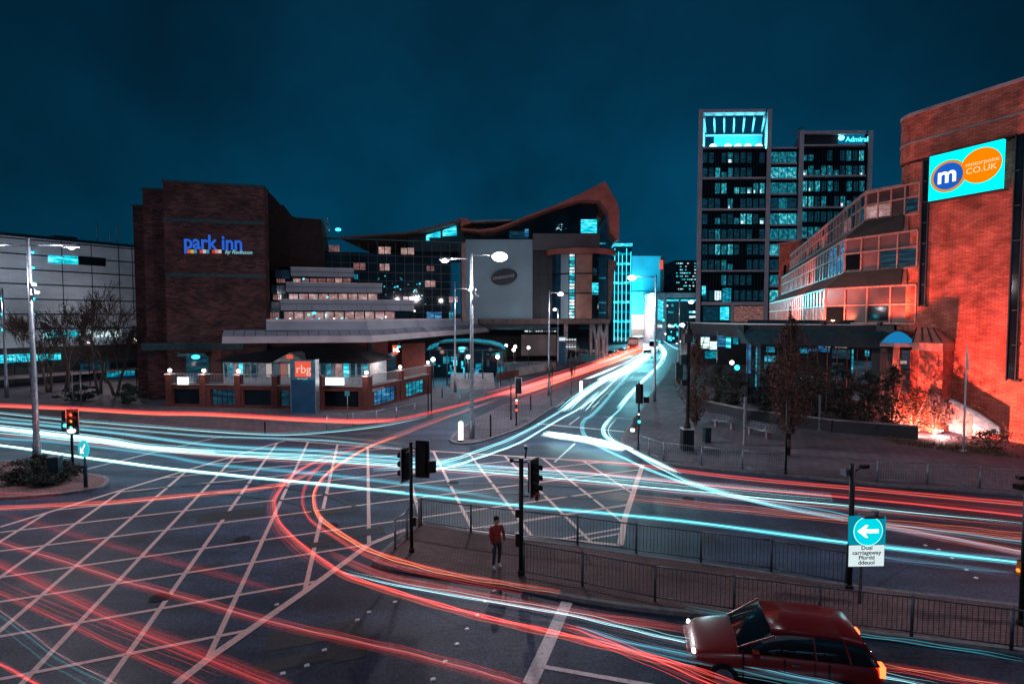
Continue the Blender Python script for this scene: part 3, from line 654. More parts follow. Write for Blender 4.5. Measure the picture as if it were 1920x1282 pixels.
for i in range(26):
    x = random.uniform(802, 940); y = random.uniform(660, 700); b.rect(Fi, x, x+random.uniform(3, 12), y, y+random.uniform(2, 14), .02+.005*i, .03+.005*i, random.choice([lit_cyan, lit_mid, lit_mid, lit_dim, lit_dim, lit_blue]))
b.build('entrance_glazing', gp)
b = MB()
for i in range(9): c = G(884+i*1.2, 733-i*3.2); b.box((c.x, 61.5+i*.5, .08+.16*i), (5.2, .5, .16), concrete); b.box((c.x, 61.27+i*.5, .1+.16*i), (5.1, .03, .08), lit_mid)
b.build('steps', gp)
light('POINT', (plan(870, 68)[0], 66, 3.6), 800, (.15, .8, 1), gp, .5)
light('POINT', (plan(820, 62)[0], 60, 2.8), 80, (1, .5, .4), gp, .3)
light('POINT', (plan(720, 53)[0], 53.0, 4.0), 110, (1, .55, .45), hotel, .3)
# low ramp wall right of the porch
rw = thing('ramp_wall', G(960, 712), 'low brick ramp wall with a railing right of the glass porch', 'wall')
Fr = Fac(G(934, 715)[:2], (G(1045, 692)-G(934, 715))[:2]); b = MB(); b.rect(Fr, 936, 973, 696, 712, -.5, 0, brick_l); b.rect(Fr, 973, 1042, 684, 698, -.5, .02, concrete); b.build('wall', rw)
b = MB()
for i in range(40): x = 940+i*2.6; u, z = Fr.hit(x, 697-.12*i); b.fbox(Fr, u-.015, u+.015, z-.1, z+1.1, -.2, -.17, galv)
u, z = Fr.hit(940, 696); u2_, z2_ = Fr.hit(1042, 691); b.bar(Fr.pt(u, z+1.1, -.18), Fr.pt(u2_, z2_+1.15, -.18), .05, .05, galv); b.build('railing', rw)
# ---------------------------------------------------------------- cinema block
YC = 95.0; FC = Fac((0, YC), (1, 0))
ci = thing('cinema_building', (12, YC, 0), 'large grey cinema block with a sweeping copper roof and a rounded glass corner', 'cinema')
b = MB(); b.rect(FC, 873, 998.5, 449, 598, -30, 0, greywall); b.build('wall', ci)
b = MB(); b.rect(FC, 999, 1123, 439, 470, -26, .8, pbr('purple_panel', (.09, .075, .08), .6, scale=.2)); b.rect(FC, 999, 1108, 470, 598, -28, -1.0, darkwall); b.build('dark_wall', ci)
b = MB()
for y in (515, 551): b.rect(FC, 873, 1108, y-.4, y+.4, -1.1, -.92, black)
for x in (1012, 1028): b.rect(FC, x-.3, x+.3, 472, 597, -1.05, -.9, black)
b.build('wall_joint', ci)
# drum: part cylinder, panels teal / copper
cxm = (FC.hit(1036, 540)[0]+FC.hit(1142, 540)[0])/2; R = (FC.hit(1142, 540)[0]-FC.hit(1036, 540)[0])/2; zlo = FC.hit(1080, 597)[1]; zhi = FC.hit(1080, 479)[1]
def ang(px): u = FC.hit(px, 540)[0]; return math.acos(max(-1, min(1, (u-cxm)/R)))
def drum(mb, x0, x1, z0, z1, m, rr=0.0, n=6):
    a0, a1 = ang(x0), ang(x1)
    for i in range(n):
        a, c = a0+(a1-a0)*i/n, a0+(a1-a0)*(i+1)/n; P = lambda t, r: (cxm+(R+r)*math.cos(t), YC+1.0-(R+r)*math.sin(t)*.75)
        q = [P(a, rr), P(c, rr), P(c, rr-.6), P(a, rr-.6)]; mb.hexa([(x, y, z0) for x, y in q], [(x, y, z1) for x, y in q], m)
b = MB(); drum(b, 1036, 1050, zlo, zhi, blue_glass); drum(b, 1050, 1063, zlo, zhi, greywall); drum(b, 1076, 1106, zlo, zhi, pbr('copper_panel', (.30, .13, .10), .45, scale=.5), 0, 10); drum(b, 1106, 1120, zlo, zhi, dark_glass, -.1); b.build('drum_wall', ci)
b = MB()
for y in (515, 551): z = FC.hit(1080, y)[1]; drum(b, 1036, 1120, z-.12, z+.12, black, .06, 14)
drum(b, 1063, 1076, zlo, zhi, black, -.15, 2); b.build('drum_joint', ci)
random.seed(11)
for k in range(20):
    z0 = zlo+(zhi-zlo)*k/20; b = MB(); drum(b, 1065.5, 1073.5, z0+.08, z0+(zhi-zlo)/20-.1, [lit_white, lit_cyan, lit_cyan, lit_white, lit_mid][(k*7) % 5], .08, 2); b.build('window', ci)
b = MB(); drum(b, 1106.5, 1118, FC.hit(1100, 553)[1], FC.hit(1100, 532)[1], lit_cyan, .03, 3); drum(b, 1108, 1115, FC.hit(1100, 518)[1], FC.hit(1100, 505)[1], lit_dim, .03, 2); b.build('window', ci)
b = MB(); drum(b, 1022, 1142, zhi, zhi+.9, swoop, 1.2, 24); b.build('eave', ci)
# glazed prow
b = MB(); b.poly(FC, [(1121, 440), (1138, 399), (1142, 440), (1151, 452), (1145, 470), (1139, 482), (1139, 597), (1121, 597)], -12, -.3, blue_glass); b.build('prow_glazing', ci)
b = MB()
for y in (566, 585, 455, 520): b.rect(FC, 1123, 1136, y, y+2.2, -.3, -.2, lit_mid)
for x in (1124, 1130, 1136): b.rect(FC, x-.3, x+.3, 482, 597, -.3, -.22, lit_dim)
b.build('prow_lights', ci)
b = MB(); b.poly(FC, [(1140, 487), (1156, 490), (1150, 515), (1146, 560), (1145, 600), (1139, 600), (1139, 500)], -8, .6, brown_trim); b.build('fin', ci)
# black glazed upper floor and swooping roof
b = MB(); b.poly(FC, [(866, 432), (928, 433), (987, 412), (1040, 393), (1088, 372), (1120, 378), (1121, 439), (999, 439), (997, 449), (873, 449)], -24, -1.5, dark_glass); b.build('upper_glazing', ci)
Fu = Fac((0, YC+1.5), (1, 0)); b = MB(); b.rect(Fu, 1089, 1119, 412, 437, 0, .15, lit_cyan); b.build('window', ci)
b = MB(); b.rect(Fu, 955, 992, 433, 447, 0, .15, lit_dim); b.rect(Fu, 984, 991, 430, 444, .15, .2, lit_blue); b.build('window', ci)
b = MB(); random.seed(8)
for i in range(26): x, y = random.gauss(1050, 5), random.gauss(424, 5); s = random.uniform(.4, 1.2); b.rect(Fu, x-s, x+s, y-s, y+s, .05, .1, random.choice([lit_blue, lit_white, lit_dim]))
b.build('chandelier', ci)
b = MB()
def band(Fq, outer, inner, n0, n1, m):
    for (a, c), (d, e) in zip(zip(outer, outer[1:]), zip(inner, inner[1:])): b.poly(Fq, [a, c, e, d], n0, n1, m)
band(FC, [(866, 430), (900, 433), (928, 430), (960, 419), (987, 408), (1040, 388), (1088, 366), (1131, 344.5)], [(866, 434), (900, 437.5), (928, 434), (960, 423), (987, 411.5), (1040, 392.5), (1088, 378), (1121, 379)], -24, 1.6, swoop)
band(FC, [(1131, 344.5), (1154, 384), (1157.5, 400), (1157, 453)], [(1121, 379), (1137.5, 400), (1141.5, 438), (1153, 453)], -14, 1.7, swoop)
band(FC, [(1088, 372), (1131, 352)], [(1088, 368), (1131, 345)], -25, -24, swoop)
b.build('swoop_roof', ci)
b = MB(); band(FC, [(867, 412), (900, 410.5), (962, 409)], [(873, 416), (900, 415), (962, 412)], -20, -1, concrete); band(FC, [(863, 411), (876, 410), (884, 420)], [(866, 432), (866, 428), (870, 424)], -10, 1, swoop); b.rect(FC, 870, 987, 414, 432, -22, -3, dark_glass); b.build('rear_roof', ci)
b = MB(); band(FC, [(640, 445), (760, 437), (800, 429), (840, 419), (864, 412)], [(640, 449), (760, 441), (800, 434), (840, 424), (866, 419)], -24, 1, brown_trim); b.build('low_roof', ci)
b = MB(); b.poly(FC, [(762, 441), (800, 434), (840, 424), (866, 419), (873, 449), (873, 470), (762, 470)], -20, -1.5, teal_trim); b.build('low_wall', ci)
b = MB(); b.poly(FC, [(797, 439), (824, 431), (824, 443), (803, 443), (803, 452), (797, 452)], -1.4, -1.2, lit_cyan); b.poly(FC, [(828, 430), (854, 421), (855, 439), (828, 441)], -1.4, -1.2, lit_cyan); b.build('window', ci)
# base, overhang, columns, shops
b = MB(); b.rect(FC, 900, 1142, 597.5, 607, -26, 1.2, brown_trim); b.rect(FC, 905, 1030, 607, 618, -10, .4, darkwall); b.build('overhang', ci)
b = MB(); b.box((cxm-20, YC+18, 4.0), (44, 1, 10), darkwall); b.rect(FC, 978, 1045, 628, 668, -6, -2, pbr('beige_wall', (.25, .19, .18), .8, scale=.4)); b.rect(FC, 1045, 1142, 618, 668, -10, -8, dark_glass); b.build('base_wall', ci)
b = MB(); b.rect(FC, 928, 1048, 614, 617, .5, .6, lit_dim)
random.seed(2)
for i in range(30): x = 984+i*2.1; b.rect(FC, x, x+1.3, 619.5, 622, .5, .6, random.choice([lit_white, lit_dim, lit_pink]))
b.build('shop_lights', ci)
for x0, x1, yb in [(1058, 1065, 668), (1107, 1111, 668), (1136, 1141, 666), (1122, 1126, 666)]:
    b = MB(); b.rect(FC, x0, x1, 607, yb, -1.5, -.3, concrete); b.build('column', ci)
for x in (1118, 1131):
    b = MB(); a = FC.hit(x, 666); l_ = FC.hit(x-6, 608); r_ = FC.hit(x+7, 608); b.tube([FC.pt(a[0], .1, 0), FC.pt(a[0], 4, 0), FC.pt(l_[0], l_[1], 0)], .3, concrete, 8); b.tube([FC.pt(a[0], 4, 0), FC.pt(r_[0], r_[1], 0)], .28, concrete, 8); b.build('column', ci)
o = thing('wall_sign', FC.pt(*FC.hit(945, 518)), 'dark oval cinema sign on the big grey wall under the bright lamp', 'sign')
b = MB(); cu, cz = FC.hit(945.5, 519.5); ru = FC.hit(970, 519)[0]-cu; rz = 1.45
ring_ = lambda k, n: [FC.pt(cu+ru*k*math.cos(t*math.pi/16), cz+rz*k*math.sin(t*math.pi/16)+.13*ru*math.cos(t*math.pi/16)*k, n) for t in range(32)]
b.hexa(ring_(1, .05), ring_(1, .3), pbr('oval_sign', (.02, .035, .045), .4)); b.build('panel', o)
text('lettering', 'cineworld', FC.pt(cu-2.05, cz-.5, .34), (1, 0, .13), (0, 0, 1), .95, glow('oval_letters', (.20, .16, .19), .6, 'NONE'), o, .02)
# ---------------------------------------------------------------- left clad building
FL = Fac((-53, 75), (.562, .827)); FL.n = Vector((FL.d.y, -FL.d.x, 0))
lb = thing('shopping_centre', (-60, 65, 0), 'wide grey panel clad building with teal joints and cyan dot lights at far left', 'building')
b = MB(); zt = FL.hit(120, 452)[1]; uL = -26; uR = 12
b.fbox(FL, uL, uR, 8.0, zt, -30, 0, clad); b.build('wall', lb)
b = MB(); b.fbox(FL, uL, uR, zt, zt+.5, -29, -1, teal_trim); b.fbox(FL, uL, uR, 4.6, 8.0, -29, -.4, clad); b.fbox(FL, uL, uR, 0, 4.6, -29, -3, darkwall); b.fbox(FL, uL, uR, zt+.5, zt+.58, -2, -1.9, galv)
for u in (-8, 2): b.fbox(FL, u, u+2.4, zt+.5, zt+.9, -5, -2, darkwall)
b.build('parapet', lb)
b = MB()
for y in (450, 478, 506, 533, 561, 589, 617): z = FL.hit(62, y+22-22)[1]; b.fbox(FL, uL, uR, z-.08, z+.08, -.1, .03, teal_trim)
for x in (-60, 0, 61, 119, 174, 225, 250): u = FL.hit(x, 560)[0]; b.fbox(FL, u-.04, u+.04, 8, zt, -.1, .05, teal_trim)
b.build('joint', lb)
b = MB(); b.rect(FL, 90, 118, 479.5, 494, .0, .06, lit_cyan); b.rect(FL, 119.5, 146, 480, 495, .0, .06, lit_cyan); b.build('window', lb)
b = MB(); b.rect(FL, 147, 198, 482, 498, .0, .06, dark_glass); b.build('window', lb)
dots = MB()
for x in (61, 3): 
    for y in (473.5, 502, 531, 560, 589): u, z = FL.hit(x+(y-530)*.03, y); 
for x in (61, 2):
    for y in ((473.5, 502, 531, 560, 589) if x == 61 else (560, 589, 618)):
        d_ = MB(); u, z = FL.hit(x+(y-530)*.025, y); q = FL.pt(u, z, .25); d_.ball(q, .16, cyan_glow, 8); d_.fbox(FL, u-.1, u+.1, z+.14, z+.2, .04, .3, black); d_.build('facade_light', lb)
for x0, x1, y0, y1, m in [(80, 146, 622, 632, lit_cyan), (150, 226, 621, 631, lit_white), (0, 60, 664, 679, lit_cyan), (64, 114, 663, 675, lit_cyan), (150, 205, 680, 695, lit_dim), (200, 252, 692, 705, lit_mid)]:
    b = MB(); b.rect(FL, x0, x1, y0, y1, .0, .06, m)
    k = int((x1-x0)/7)
    for i in range(1, k): x = x0+(x1-x0)*i/k; b.rect(FL, x-.5, x+.5, y0, y1, .06, .09, teal_trim)
    b.build('window', lb)
b = MB(); b.rect(FL, -20, 252, 697, 700, .0, 3.0, concrete); b.rect(FL, 150, 252, 672, 676, 0, 3, teal_trim); b.build('canopy', lb)
for x in (205, 229, 243):
    b = MB(); u, z = FL.hit(x, 458); q = FL.pt(u, zt, -4); b.tube([q, q+Vector((0, 0, 3.6-(x == 229)))], .06, galv, 5); tag(b.build('roof_mast'), {205: 'thin roof mast, first from the left above the clad building', 229: 'shorter thin roof mast between two taller ones on the clad building', 243: 'thin roof mast nearest the brick hotel on the clad building roof'}[x], 'mast')
# ---------------------------------------------------------------- office tower (two blocks and a link)
YT = 155.0; FTw = Fac((66, YT), (1, -.025)); FTw.skew = .37
tw2 = thing('office_tower', (66, YT, 0), 'tall twin office tower with pale concrete frames and a cyan lit roof terrace', 'office tower')
random.seed(21); nwin = 0; rest = MB()
def zf(y): return FTw.hit(1470, y)[1]
frame = MB()
cols_l = [1307, 1443]; cols_r = [1496, 1631]
def vband(x0, x1, y0, y1=640, n0=-20, n1=.5, m=concrete_t): frame.rect(FTw, x0, x1, y0, y1, n0, n1, m)
vband(1307, 1315.5, 206, 640); vband(1435, 1443, 206, 640); vband(1495, 1503, 246, 640); vband(1623, 1631, 246, 640)
frame.rect(FTw, 1315.5, 1435, 206, 212, -2, .48, concrete_t); frame.rect(FTw, 1503, 1623, 246, 252, -20, .48, concrete_t)
frame.rect(FTw, 1315.5, 1435, 566, 572, -2, .48, concrete_t); frame.rect(FTw, 1369, 1375, 572, 640, -2, .46, concrete_t)
for y in (277, 334.5, 393, 450.5, 508): frame.rect(FTw, 1315.5, 1435, y-1.5, y+1.5, -2, .48, concrete_t); frame.rect(FTw, 1503, 1623, y-5.5, y-2.5, -2, .48, concrete_t)
for i in range(13): y = 276+i*29; frame.rect(FTw, 1443, 1495, y-1.4, y+1.4, -2, -.6, concrete_t)
frame.build('frame', tw2)
body = MB(); body.rect(FTw, 1315, 1436, 278, 640, -19, -.8, dark_glass); body.rect(FTw, 1502, 1624, 250, 640, -19, -.8, dark_glass); body.rect(FTw, 1442, 1496, 276, 640, -17, -1.2, dark_glass); body.build('curtain_wall', tw2)
mul = MB()
for xs, xe in ((1315.5, 1435), (1503, 1623)):
    for i in range(21): x = xs+(xe-xs)*i/20; mul.rect(FTw, x-.35, x+.35, 278, 566, -.8, -.5 if i % 2 else -.3, darkwall)
mul.build('mullions', tw2)
def win(x0, x1, y0, y1, m, n=-.78, big=False):
    global nwin
    if nwin < 96 and (big or m in (lit_t1, lit_white, lit_t2)):
        b = MB(); b.rect(FTw, x0, x1, y0, y1, n, n+.06, m); b.build('window', tw2); nwin += 1
    else: rest.rect(FTw, x0, x1, y0, y1, n, n+.06, m)
for bx0, bx1, y00, prob in ((1315.5, 1435, 280, 'L'), (1503, 1623, 276, 'R')):
    for fl in range(10):
        y0 = y00+fl*28.8+5; hot = random.random()
        for c in range(10):
            x = bx0+(bx1-bx0)*(c+.12)/10; xe = bx0+(bx1-bx0)*(c+.88)/10
            r = random.random()
            if prob == 'L':
                on = (2 <= c <= 4 and r < .72) or (fl in (2, 4) and c >= 4 and r < .9)
            else: on = (c < 3 and r < .9) or r < .38
            if on: m = random.choice([lit_t1, lit_t2, lit_t2, lit_t1 if fl in (2, 4) else lit_t2])
            else: m = random.choice([lit_dim, lit_dim, lit_dim, None])
            if m:
                ys = y0+(random.choice([0, 0, 8]) if on else 0); win(x, xe, ys, y0+19, m)
                if on and random.random() < .35: rest.rect(FTw, x+1, x+1+random.uniform(2, 6), y0+13, y0+18.5, -.7, -.66, lit_white)
for i in range(12):
    y0 = 281+i*29; m = [lit_t2, lit_t1, lit_t2, lit_dim, lit_t1, lit_t2, lit_t1, lit_dim, lit_t2, lit_t1, lit_dim, lit_t1][i]
    for j in range(3): x = 1444+j*17; win(x, x+16, y0+2, y0+23, m if (i+j) % 4 else lit_t2, -1.18, True)
for x0, x1, y0, y1, m in [(1350, 1367, 575, 600, lit_cyan), (1376, 1433, 574, 603, lit_pink_dim), (1318, 1348, 575, 602, lit_dim), (1316, 1323, 536, 553, lit_cyan), (1340, 1352, 545, 562, lit_white), (1354, 1371, 540, 566, lit_mid)]: rest.rect(FTw, x0, x1, y0, y1, -.72, -.62, m)
tag(rest.build('window', tw2), kind='stuff')
# open roof terrace
b = MB(); b.rect(FTw, 1315.5, 1436, 274, 277, -14, -2, teal_trim); b.fbox(FTw, FTw.hit(1337, 250)[0], FTw.hit(1434, 250)[0], zf(268), zf(224), -13, -12, pbr('terrace_wall_paint', (.10, .45, .55), .6)); b.fbox(FTw, FTw.hit(1316, 250)[0], FTw.hit(1317, 250)[0], zf(276), zf(212), -13, 0, pbr('terrace_side_paint', (.10, .4, .5), .6)); b.build('terrace_screen', tw2)
b = MB()
for i in range(7): x = 1318+i*19; u = FTw.hit(x, 230)[0]; z = zf(214); b.fbox(FTw, u, u+.5, z-.9, z, -13, -.5, white_metal)
b.fbox(FTw, FTw.hit(1320, 230)[0], FTw.hit(1435, 230)[0], zf(229), zf(226), -12, -11.4, white_metal); b.build('pergola_beam', tw2)
for x in (1344, 1372, 1391, 1410, 1431):
    b = MB(); u, z = FTw.hit(x, 269.5); b.ball(FTw.pt(u, z, -3), .95, glow('terrace_lamp_glow', (.45, 1, 1), 3.0) if 'terrace_lamp_glow' not in MATS else MATS['terrace_lamp_glow'], 10, 1.2); o = b.build('terrace_lamp', tw2); light('POINT', FTw.pt(u, z+.8, -5), 1900, (.1, .85, 1), tw2, .6)
b = MB(); b.rect(FTw, 1504, 1622, 253, 272, -.8, -.7, darkwall); b.rect(FTw, 1572, 1622, 250, 270, -.7, -.6, glow('roof_sign_back', (.0, .12, .24), .9, 'NONE')); b.build('sign_panel', tw2)
text('lettering', 'Admiral', FTw.pt(*FTw.hit(1587, 265), -.4), FTw.d, (0, 0, 1), 2.0, glow('roof_letters', (.1, .85, 1), 1.5, 'NONE'), tw2, .05, bold=.03)
b = MB(); u, z = FTw.hit(1579, 258); b.ball(FTw.pt(u, z, -.4), .75, glow('roof_emblem', (.3, .95, 1), 1.6, 'NONE'), 8, 1.2); b.ball(FTw.pt(u-.6, z+1.2, -.4), .45, MATS['roof_emblem'], 8); b.build('emblem', tw2)
b = MB()
for i in range(6): q = FTw.pt(FTw.hit(1500+i*4, 240)[0], zf(246), -4); b.tube([q, q+Vector((0, 0, 1+.35*i))], .1, galv, 5)
for i in range(2): b.tube([FTw.pt(FTw.hit(1502, 240)[0], zf(240)+i, -4), FTw.pt(FTw.hit(1519, 240)[0], zf(240)+i*1.2, -4)], .08, galv, 5)
for i in range(5): q = FTw.pt(FTw.hit(1446+i*10, 270)[0], zf(275), -3); b.tube([q, q+Vector((0, 0, 2))], .06, galv, 5)
b.build('roof_rail', tw2)
# ---------------------------------------------------------------- street end buildings
def block(name, Y, rects, label, cat='building', dd=(1, 0), depth=18):
    Fq = Fac(D(rects[0][0], 600, Y)[:2], dd); t = thing(name, D(rects[0][0], 600, Y)[:2]+(0,) if False else (D(rects[0][0], 600, Y).x, Y, 0), label, cat)
    return Fq, t
Fq, t = block('office_building', 165, [(1155,)], 'cyan lit office building with bright vertical light strips behind the cinema')
b = MB(); b.rect(Fq, 1150, 1184, 462, 650, -18, 0, blue_glass); b.build('wall', t)
for i, x in enumerate((1152, 1159, 1166, 1174, 1182)): b = MB(); b.rect(Fq, x-.35, x+.35, 466+(i % 3)*6, 640, .0, .25, cyan_glow); b.build('light_strip', t)
for k in range(9):
    b = MB(); y = 474+k*18; b.rect(Fq, 1150, 1183, y, y+5, 0, .12, lit_cyan if k % 2 else lit_mid); b.build('window', t)
b = MB(); b.rect(Fq, 1150, 1185, 457, 462, -16, .8, MATS['lit_cyan']); b.build('roof', t)
Fq, t = block('blue_building', 190, [(1183,)], 'plain turquoise lit windowless block closing the street')
tq = pbr('turquoise_render', (.02, .30, .42), .6, scale=.1); tq2 = pbr('pink_render', (.55, .32, .28), .6, scale=.1)
b = MB(); b.rect(Fq, 1178, 1238, 480, 548, -20, 0, tq); b.rect(Fq, 1170, 1226, 548, 590, -20, 3, tq); b.rect(Fq, 1238, 1245, 478, 548, -20, 0, darkwall); b.build('wall', t)
b = MB(); b.rect(Fq, 1180, 1224, 590, 617, -10, 3.5, tq2); b.rect(Fq, 1170, 1232, 617, 650, -10, 4, brown_trim); b.build('shopfront', t)
b = MB(); b.rect(Fq, 1237, 1242, 488, 505, 0, 1, MATS['red_lit_sign']); b.build('sign', t)
light('POINT', (D(1205, 560, 175).x, 172, 14), 46000, (.15, .85, 1), t, 2); light('POINT', (D(1200, 600, 180).x, 178, 7), 9000, (1, .55, .45), t, 2)
Fq, t = block('portal_building', 170, [(1228,)], 'grey portal framed shop building at the end of the street')
b = MB(); b.rect(Fq, 1226, 1310, 549, 558, -14, 0, concrete); b.rect(Fq, 1228, 1250, 558, 650, -14, -.5, concrete); b.build('frame', t)
b = MB(); b.rect(Fq, 1250, 1310, 558, 650, -14, -2, dark_glass); b.build('curtain_wall', t)
for x0, x1, y0, y1, m in [(1234, 1244, 562, 600, lit_cyan), (1251, 1276, 561, 564.5, lit_cyan), (1280, 1310, 561, 564.5, lit_cyan), (1256, 1266, 583, 587, lit_mid), (1296, 1310, 583, 587, lit_cyan), (1233, 1242, 609, 614, lit_white), (1256, 1268, 609, 614, lit_white), (1252, 1256, 571, 575, lit_white), (1262, 1266, 570, 574, lit_mid), (1296, 1310, 592, 596, lit_white), (1255, 1263, 630, 640, lit_cyan), (1272, 1276, 622, 630, lit_cyan)]:
    b = MB(); b.rect(Fq, x0, x1, y0, y1, -.4 if x0 < 1250 else -1.95, -.3 if x0 < 1250 else -1.8, m); b.build('window', t)
random.seed(77)
for px, py in [(1254, 610), (1259, 611), (1266, 609), (1300, 585), (1243, 600), (1247, 626), (1262, 634), (1270, 612), (1276, 640), (1285, 625), (1291, 637), (1302, 612), (1305, 630), (1268, 645), (1236, 640), (1258, 622)]:
    b = MB(); b.ball(Fq.pt(*Fq.hit(px, py), .4), random.uniform(.18, .42), random.choice([cyan_glow, soft_white, pale_globe]), 6); b.build('small_light', t)
Fq, t = block('office_building', 240, [(1265,)], 'dark distant office block dotted with rows of small cyan windows')
b = MB(); b.rect(Fq, 1266, 1310, 488, 552, -20, 0, darkwall); b.rect(Fq, 1246, 1266, 512, 552, -20, -2, blue_glass); b.build('wall', t)
random.seed(4)
for k in range(9):
    b = MB(); y = 493+k*6
    for i in range(12):
        if random.random() < .5: x = 1268+i*3.4; b.rect(Fq, x, x+random.uniform(1.5, 3), y, y+1.8, 0, .2, random.choice([lit_white, lit_cyan, lit_cyan]))
    if b.v: b.build('window_row', t)
# distant buildings behind the trees on the left are part of the clad centre; dark block right behind the arena
# ================================================================ GLASS AND BRICK ARENA COMPLEX (right)
cor = Vector((30.1, 41.3)); sd = Vector((.403, -.915)).normalized()
FS = Fac(cor, sd); FS.n = Vector((-abs(sd.y), -abs(sd.x), 0)).normalized(); FS.n = Vector((sd.y, -sd.x, 0))
if FS.n.dot(Vector((-30, -41, 0))) < 0: FS.n = -FS.n
ar = thing('arena_building', (30.1, 41.3, 0), 'red lit brick arena block with rounded corner and stepped glass office wing', 'arena')
zt = FS.hit(1775, 192)[1]; Rr = 1.6
def rounded(mb, z0, z1, out, m, u1=14, back=12, r=Rr):
    """brick mass: wall along FS from the rounded left corner to u1, closed at the back"""
    P = []; n = FS.n
    for k in range(9):
        a = math.pi/2*k/8; c = FS.pt(r-1.0, 0, -r); P.append(c+FS.d*(-(r+out))*math.cos(a)+n*(r+out)*math.sin(a))
    P += [FS.pt(u1, 0, out), FS.pt(u1, 0, -back), FS.pt(-out-1.0, 0, -back)]
    mb.prism([(p.x, p.y) for p in P], z0, z1, m)
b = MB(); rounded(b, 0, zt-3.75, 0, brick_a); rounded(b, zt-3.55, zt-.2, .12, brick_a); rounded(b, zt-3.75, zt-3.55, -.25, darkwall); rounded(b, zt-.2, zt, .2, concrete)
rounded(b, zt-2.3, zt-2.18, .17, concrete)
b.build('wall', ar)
# tall slot windows
for x0, x1, y0, y1 in [(1728, 1740, 302, 572), (1897, 1915, 255, 712)]:
    b = MB(); b.rect(FS, x0, x1, y0, y1, -.05, .04, dark_glass); o = b.build('window', ar)
    b = MB()
    for x in (x0, x1): b.rect(FS, x-1, x+1, y0-1, y1+2, -.05, .14, darkwall)
    b.rect(FS, x0+1, x1-1, y1, y1+3, -.05, .16, darkwall)
    for k in range(1, 7): y = y0+(y1-y0)*k/7; b.rect(FS, x0+1, x1-1, y-1, y+1, .04, .09, darkwall)
    b.build('frame', o)
# cyan billboard
bb = thing('billboard', FS.pt(*FS.hit(1815, 320)), 'bright cyan lit billboard with a blue and orange double disc on the red brick arena', 'billboard')
Fb2 = Fac(FS.pt(0, 0, .5)[:2], FS.d[:2]); Fb2.n = FS.n
b = MB(); u0, z0 = Fb2.hit(1745, 378); u1, z1 = Fb2.hit(1886, 261); z0 = Fb2.hit(1815, 366.5)[1]; z1 = Fb2.hit(1815, 279)[1]
b.fbox(Fb2, u0, u1, z0, z1, 0, .3, glow('billboard_cyan', (.0, .93, 1), 1.25)); b.build('panel', bb)
b = MB(); b.fbox(Fb2, u0-.06, u1+.06, z1, z1+.06, -.5, .33, darkwall); b.fbox(Fb2, u0-.06, u1+.06, z0-.06, z0, -.5, .33, darkwall); b.fbox(Fb2, u0+.3, u0+.5, z0, z1, -.5, 0, darkwall); b.fbox(Fb2, u1-.5, u1-.3, z0, z1, -.5, 0, darkwall); b.build('frame', bb)
W, Hh = u1-u0, z1-z0
def disc(cu, cz, r, n, m, name, tool=None):
    b = MB(); ring = [(cu+r*math.cos(t*math.pi/24), cz+r*math.sin(t*math.pi/24)) for t in range(48)]
    b.hexa([Fb2.pt(u, z, n-.02) for u, z in ring], [Fb2.pt(u, z, n) for u, z in ring], m); return b.build(name, bb)
orange = glow('billboard_orange', (1, .22, .0), 1.0, 'NONE'); rim = glow('billboard_rim', (.6, .26, .06), 1.0, 'NONE')
ca = (u0+W*.285, z0+Hh*.48); cb = (u0+W*.73, z0+Hh*.56)
b = MB(); h_ = Hh*.14
b.hexa([Fb2.pt(ca[0]+.3, ca[1]-h_, .31), Fb2.pt(cb[0]-.2, cb[1]-h_*1.1, .31), Fb2.pt(cb[0]-.2, cb[1]+h_, .31), Fb2.pt(ca[0]+.3, ca[1]+h_*1.1, .31)], [Fb2.pt(ca[0]+.3, ca[1]-h_, .33), Fb2.pt(cb[0]-.2, cb[1]-h_*1.1, .33), Fb2.pt(cb[0]-.2, cb[1]+h_, .33), Fb2.pt(ca[0]+.3, ca[1]+h_*1.1, .33)], orange); b.build('emblem', bb)
disc(ca[0], ca[1], Hh*.345, .335, rim, 'emblem'); disc(cb[0], cb[1], Hh*.36, .34, orange, 'emblem'); disc(ca[0], ca[1], Hh*.285, .345, glow('billboard_blue', (.01, .10, .50), 1.0, 'NONE'), 'emblem')
wl = glow('billboard_white', (1, 1, 1), 1.1, 'NONE')
text('lettering', 'm', Fb2.pt(ca[0]-Hh*.21, ca[1]-Hh*.13, .36), Fb2.d, (0, 0, 1), Hh*.5, wl, bb, .005, bold=.04)
disc(ca[0]+Hh*.2, ca[1]-Hh*.12, Hh*.03, .36, MATS['concrete'], 'emblem')
pl_ = glow('billboard_pale', (1, .62, .30), 1.1, 'NONE')
text('lettering', 'motorpoint', Fb2.pt(cb[0]-Hh*.27, cb[1]+Hh*.03, .36), Fb2.d, (0, 0, 1), Hh*.125, pl_, bb, .004)
text('lettering', 'CO.UK', Fb2.pt(cb[0]-Hh*.26, cb[1]-Hh*.13, .36), Fb2.d, (0, 0, 1), Hh*.175, pl_, bb, .004)
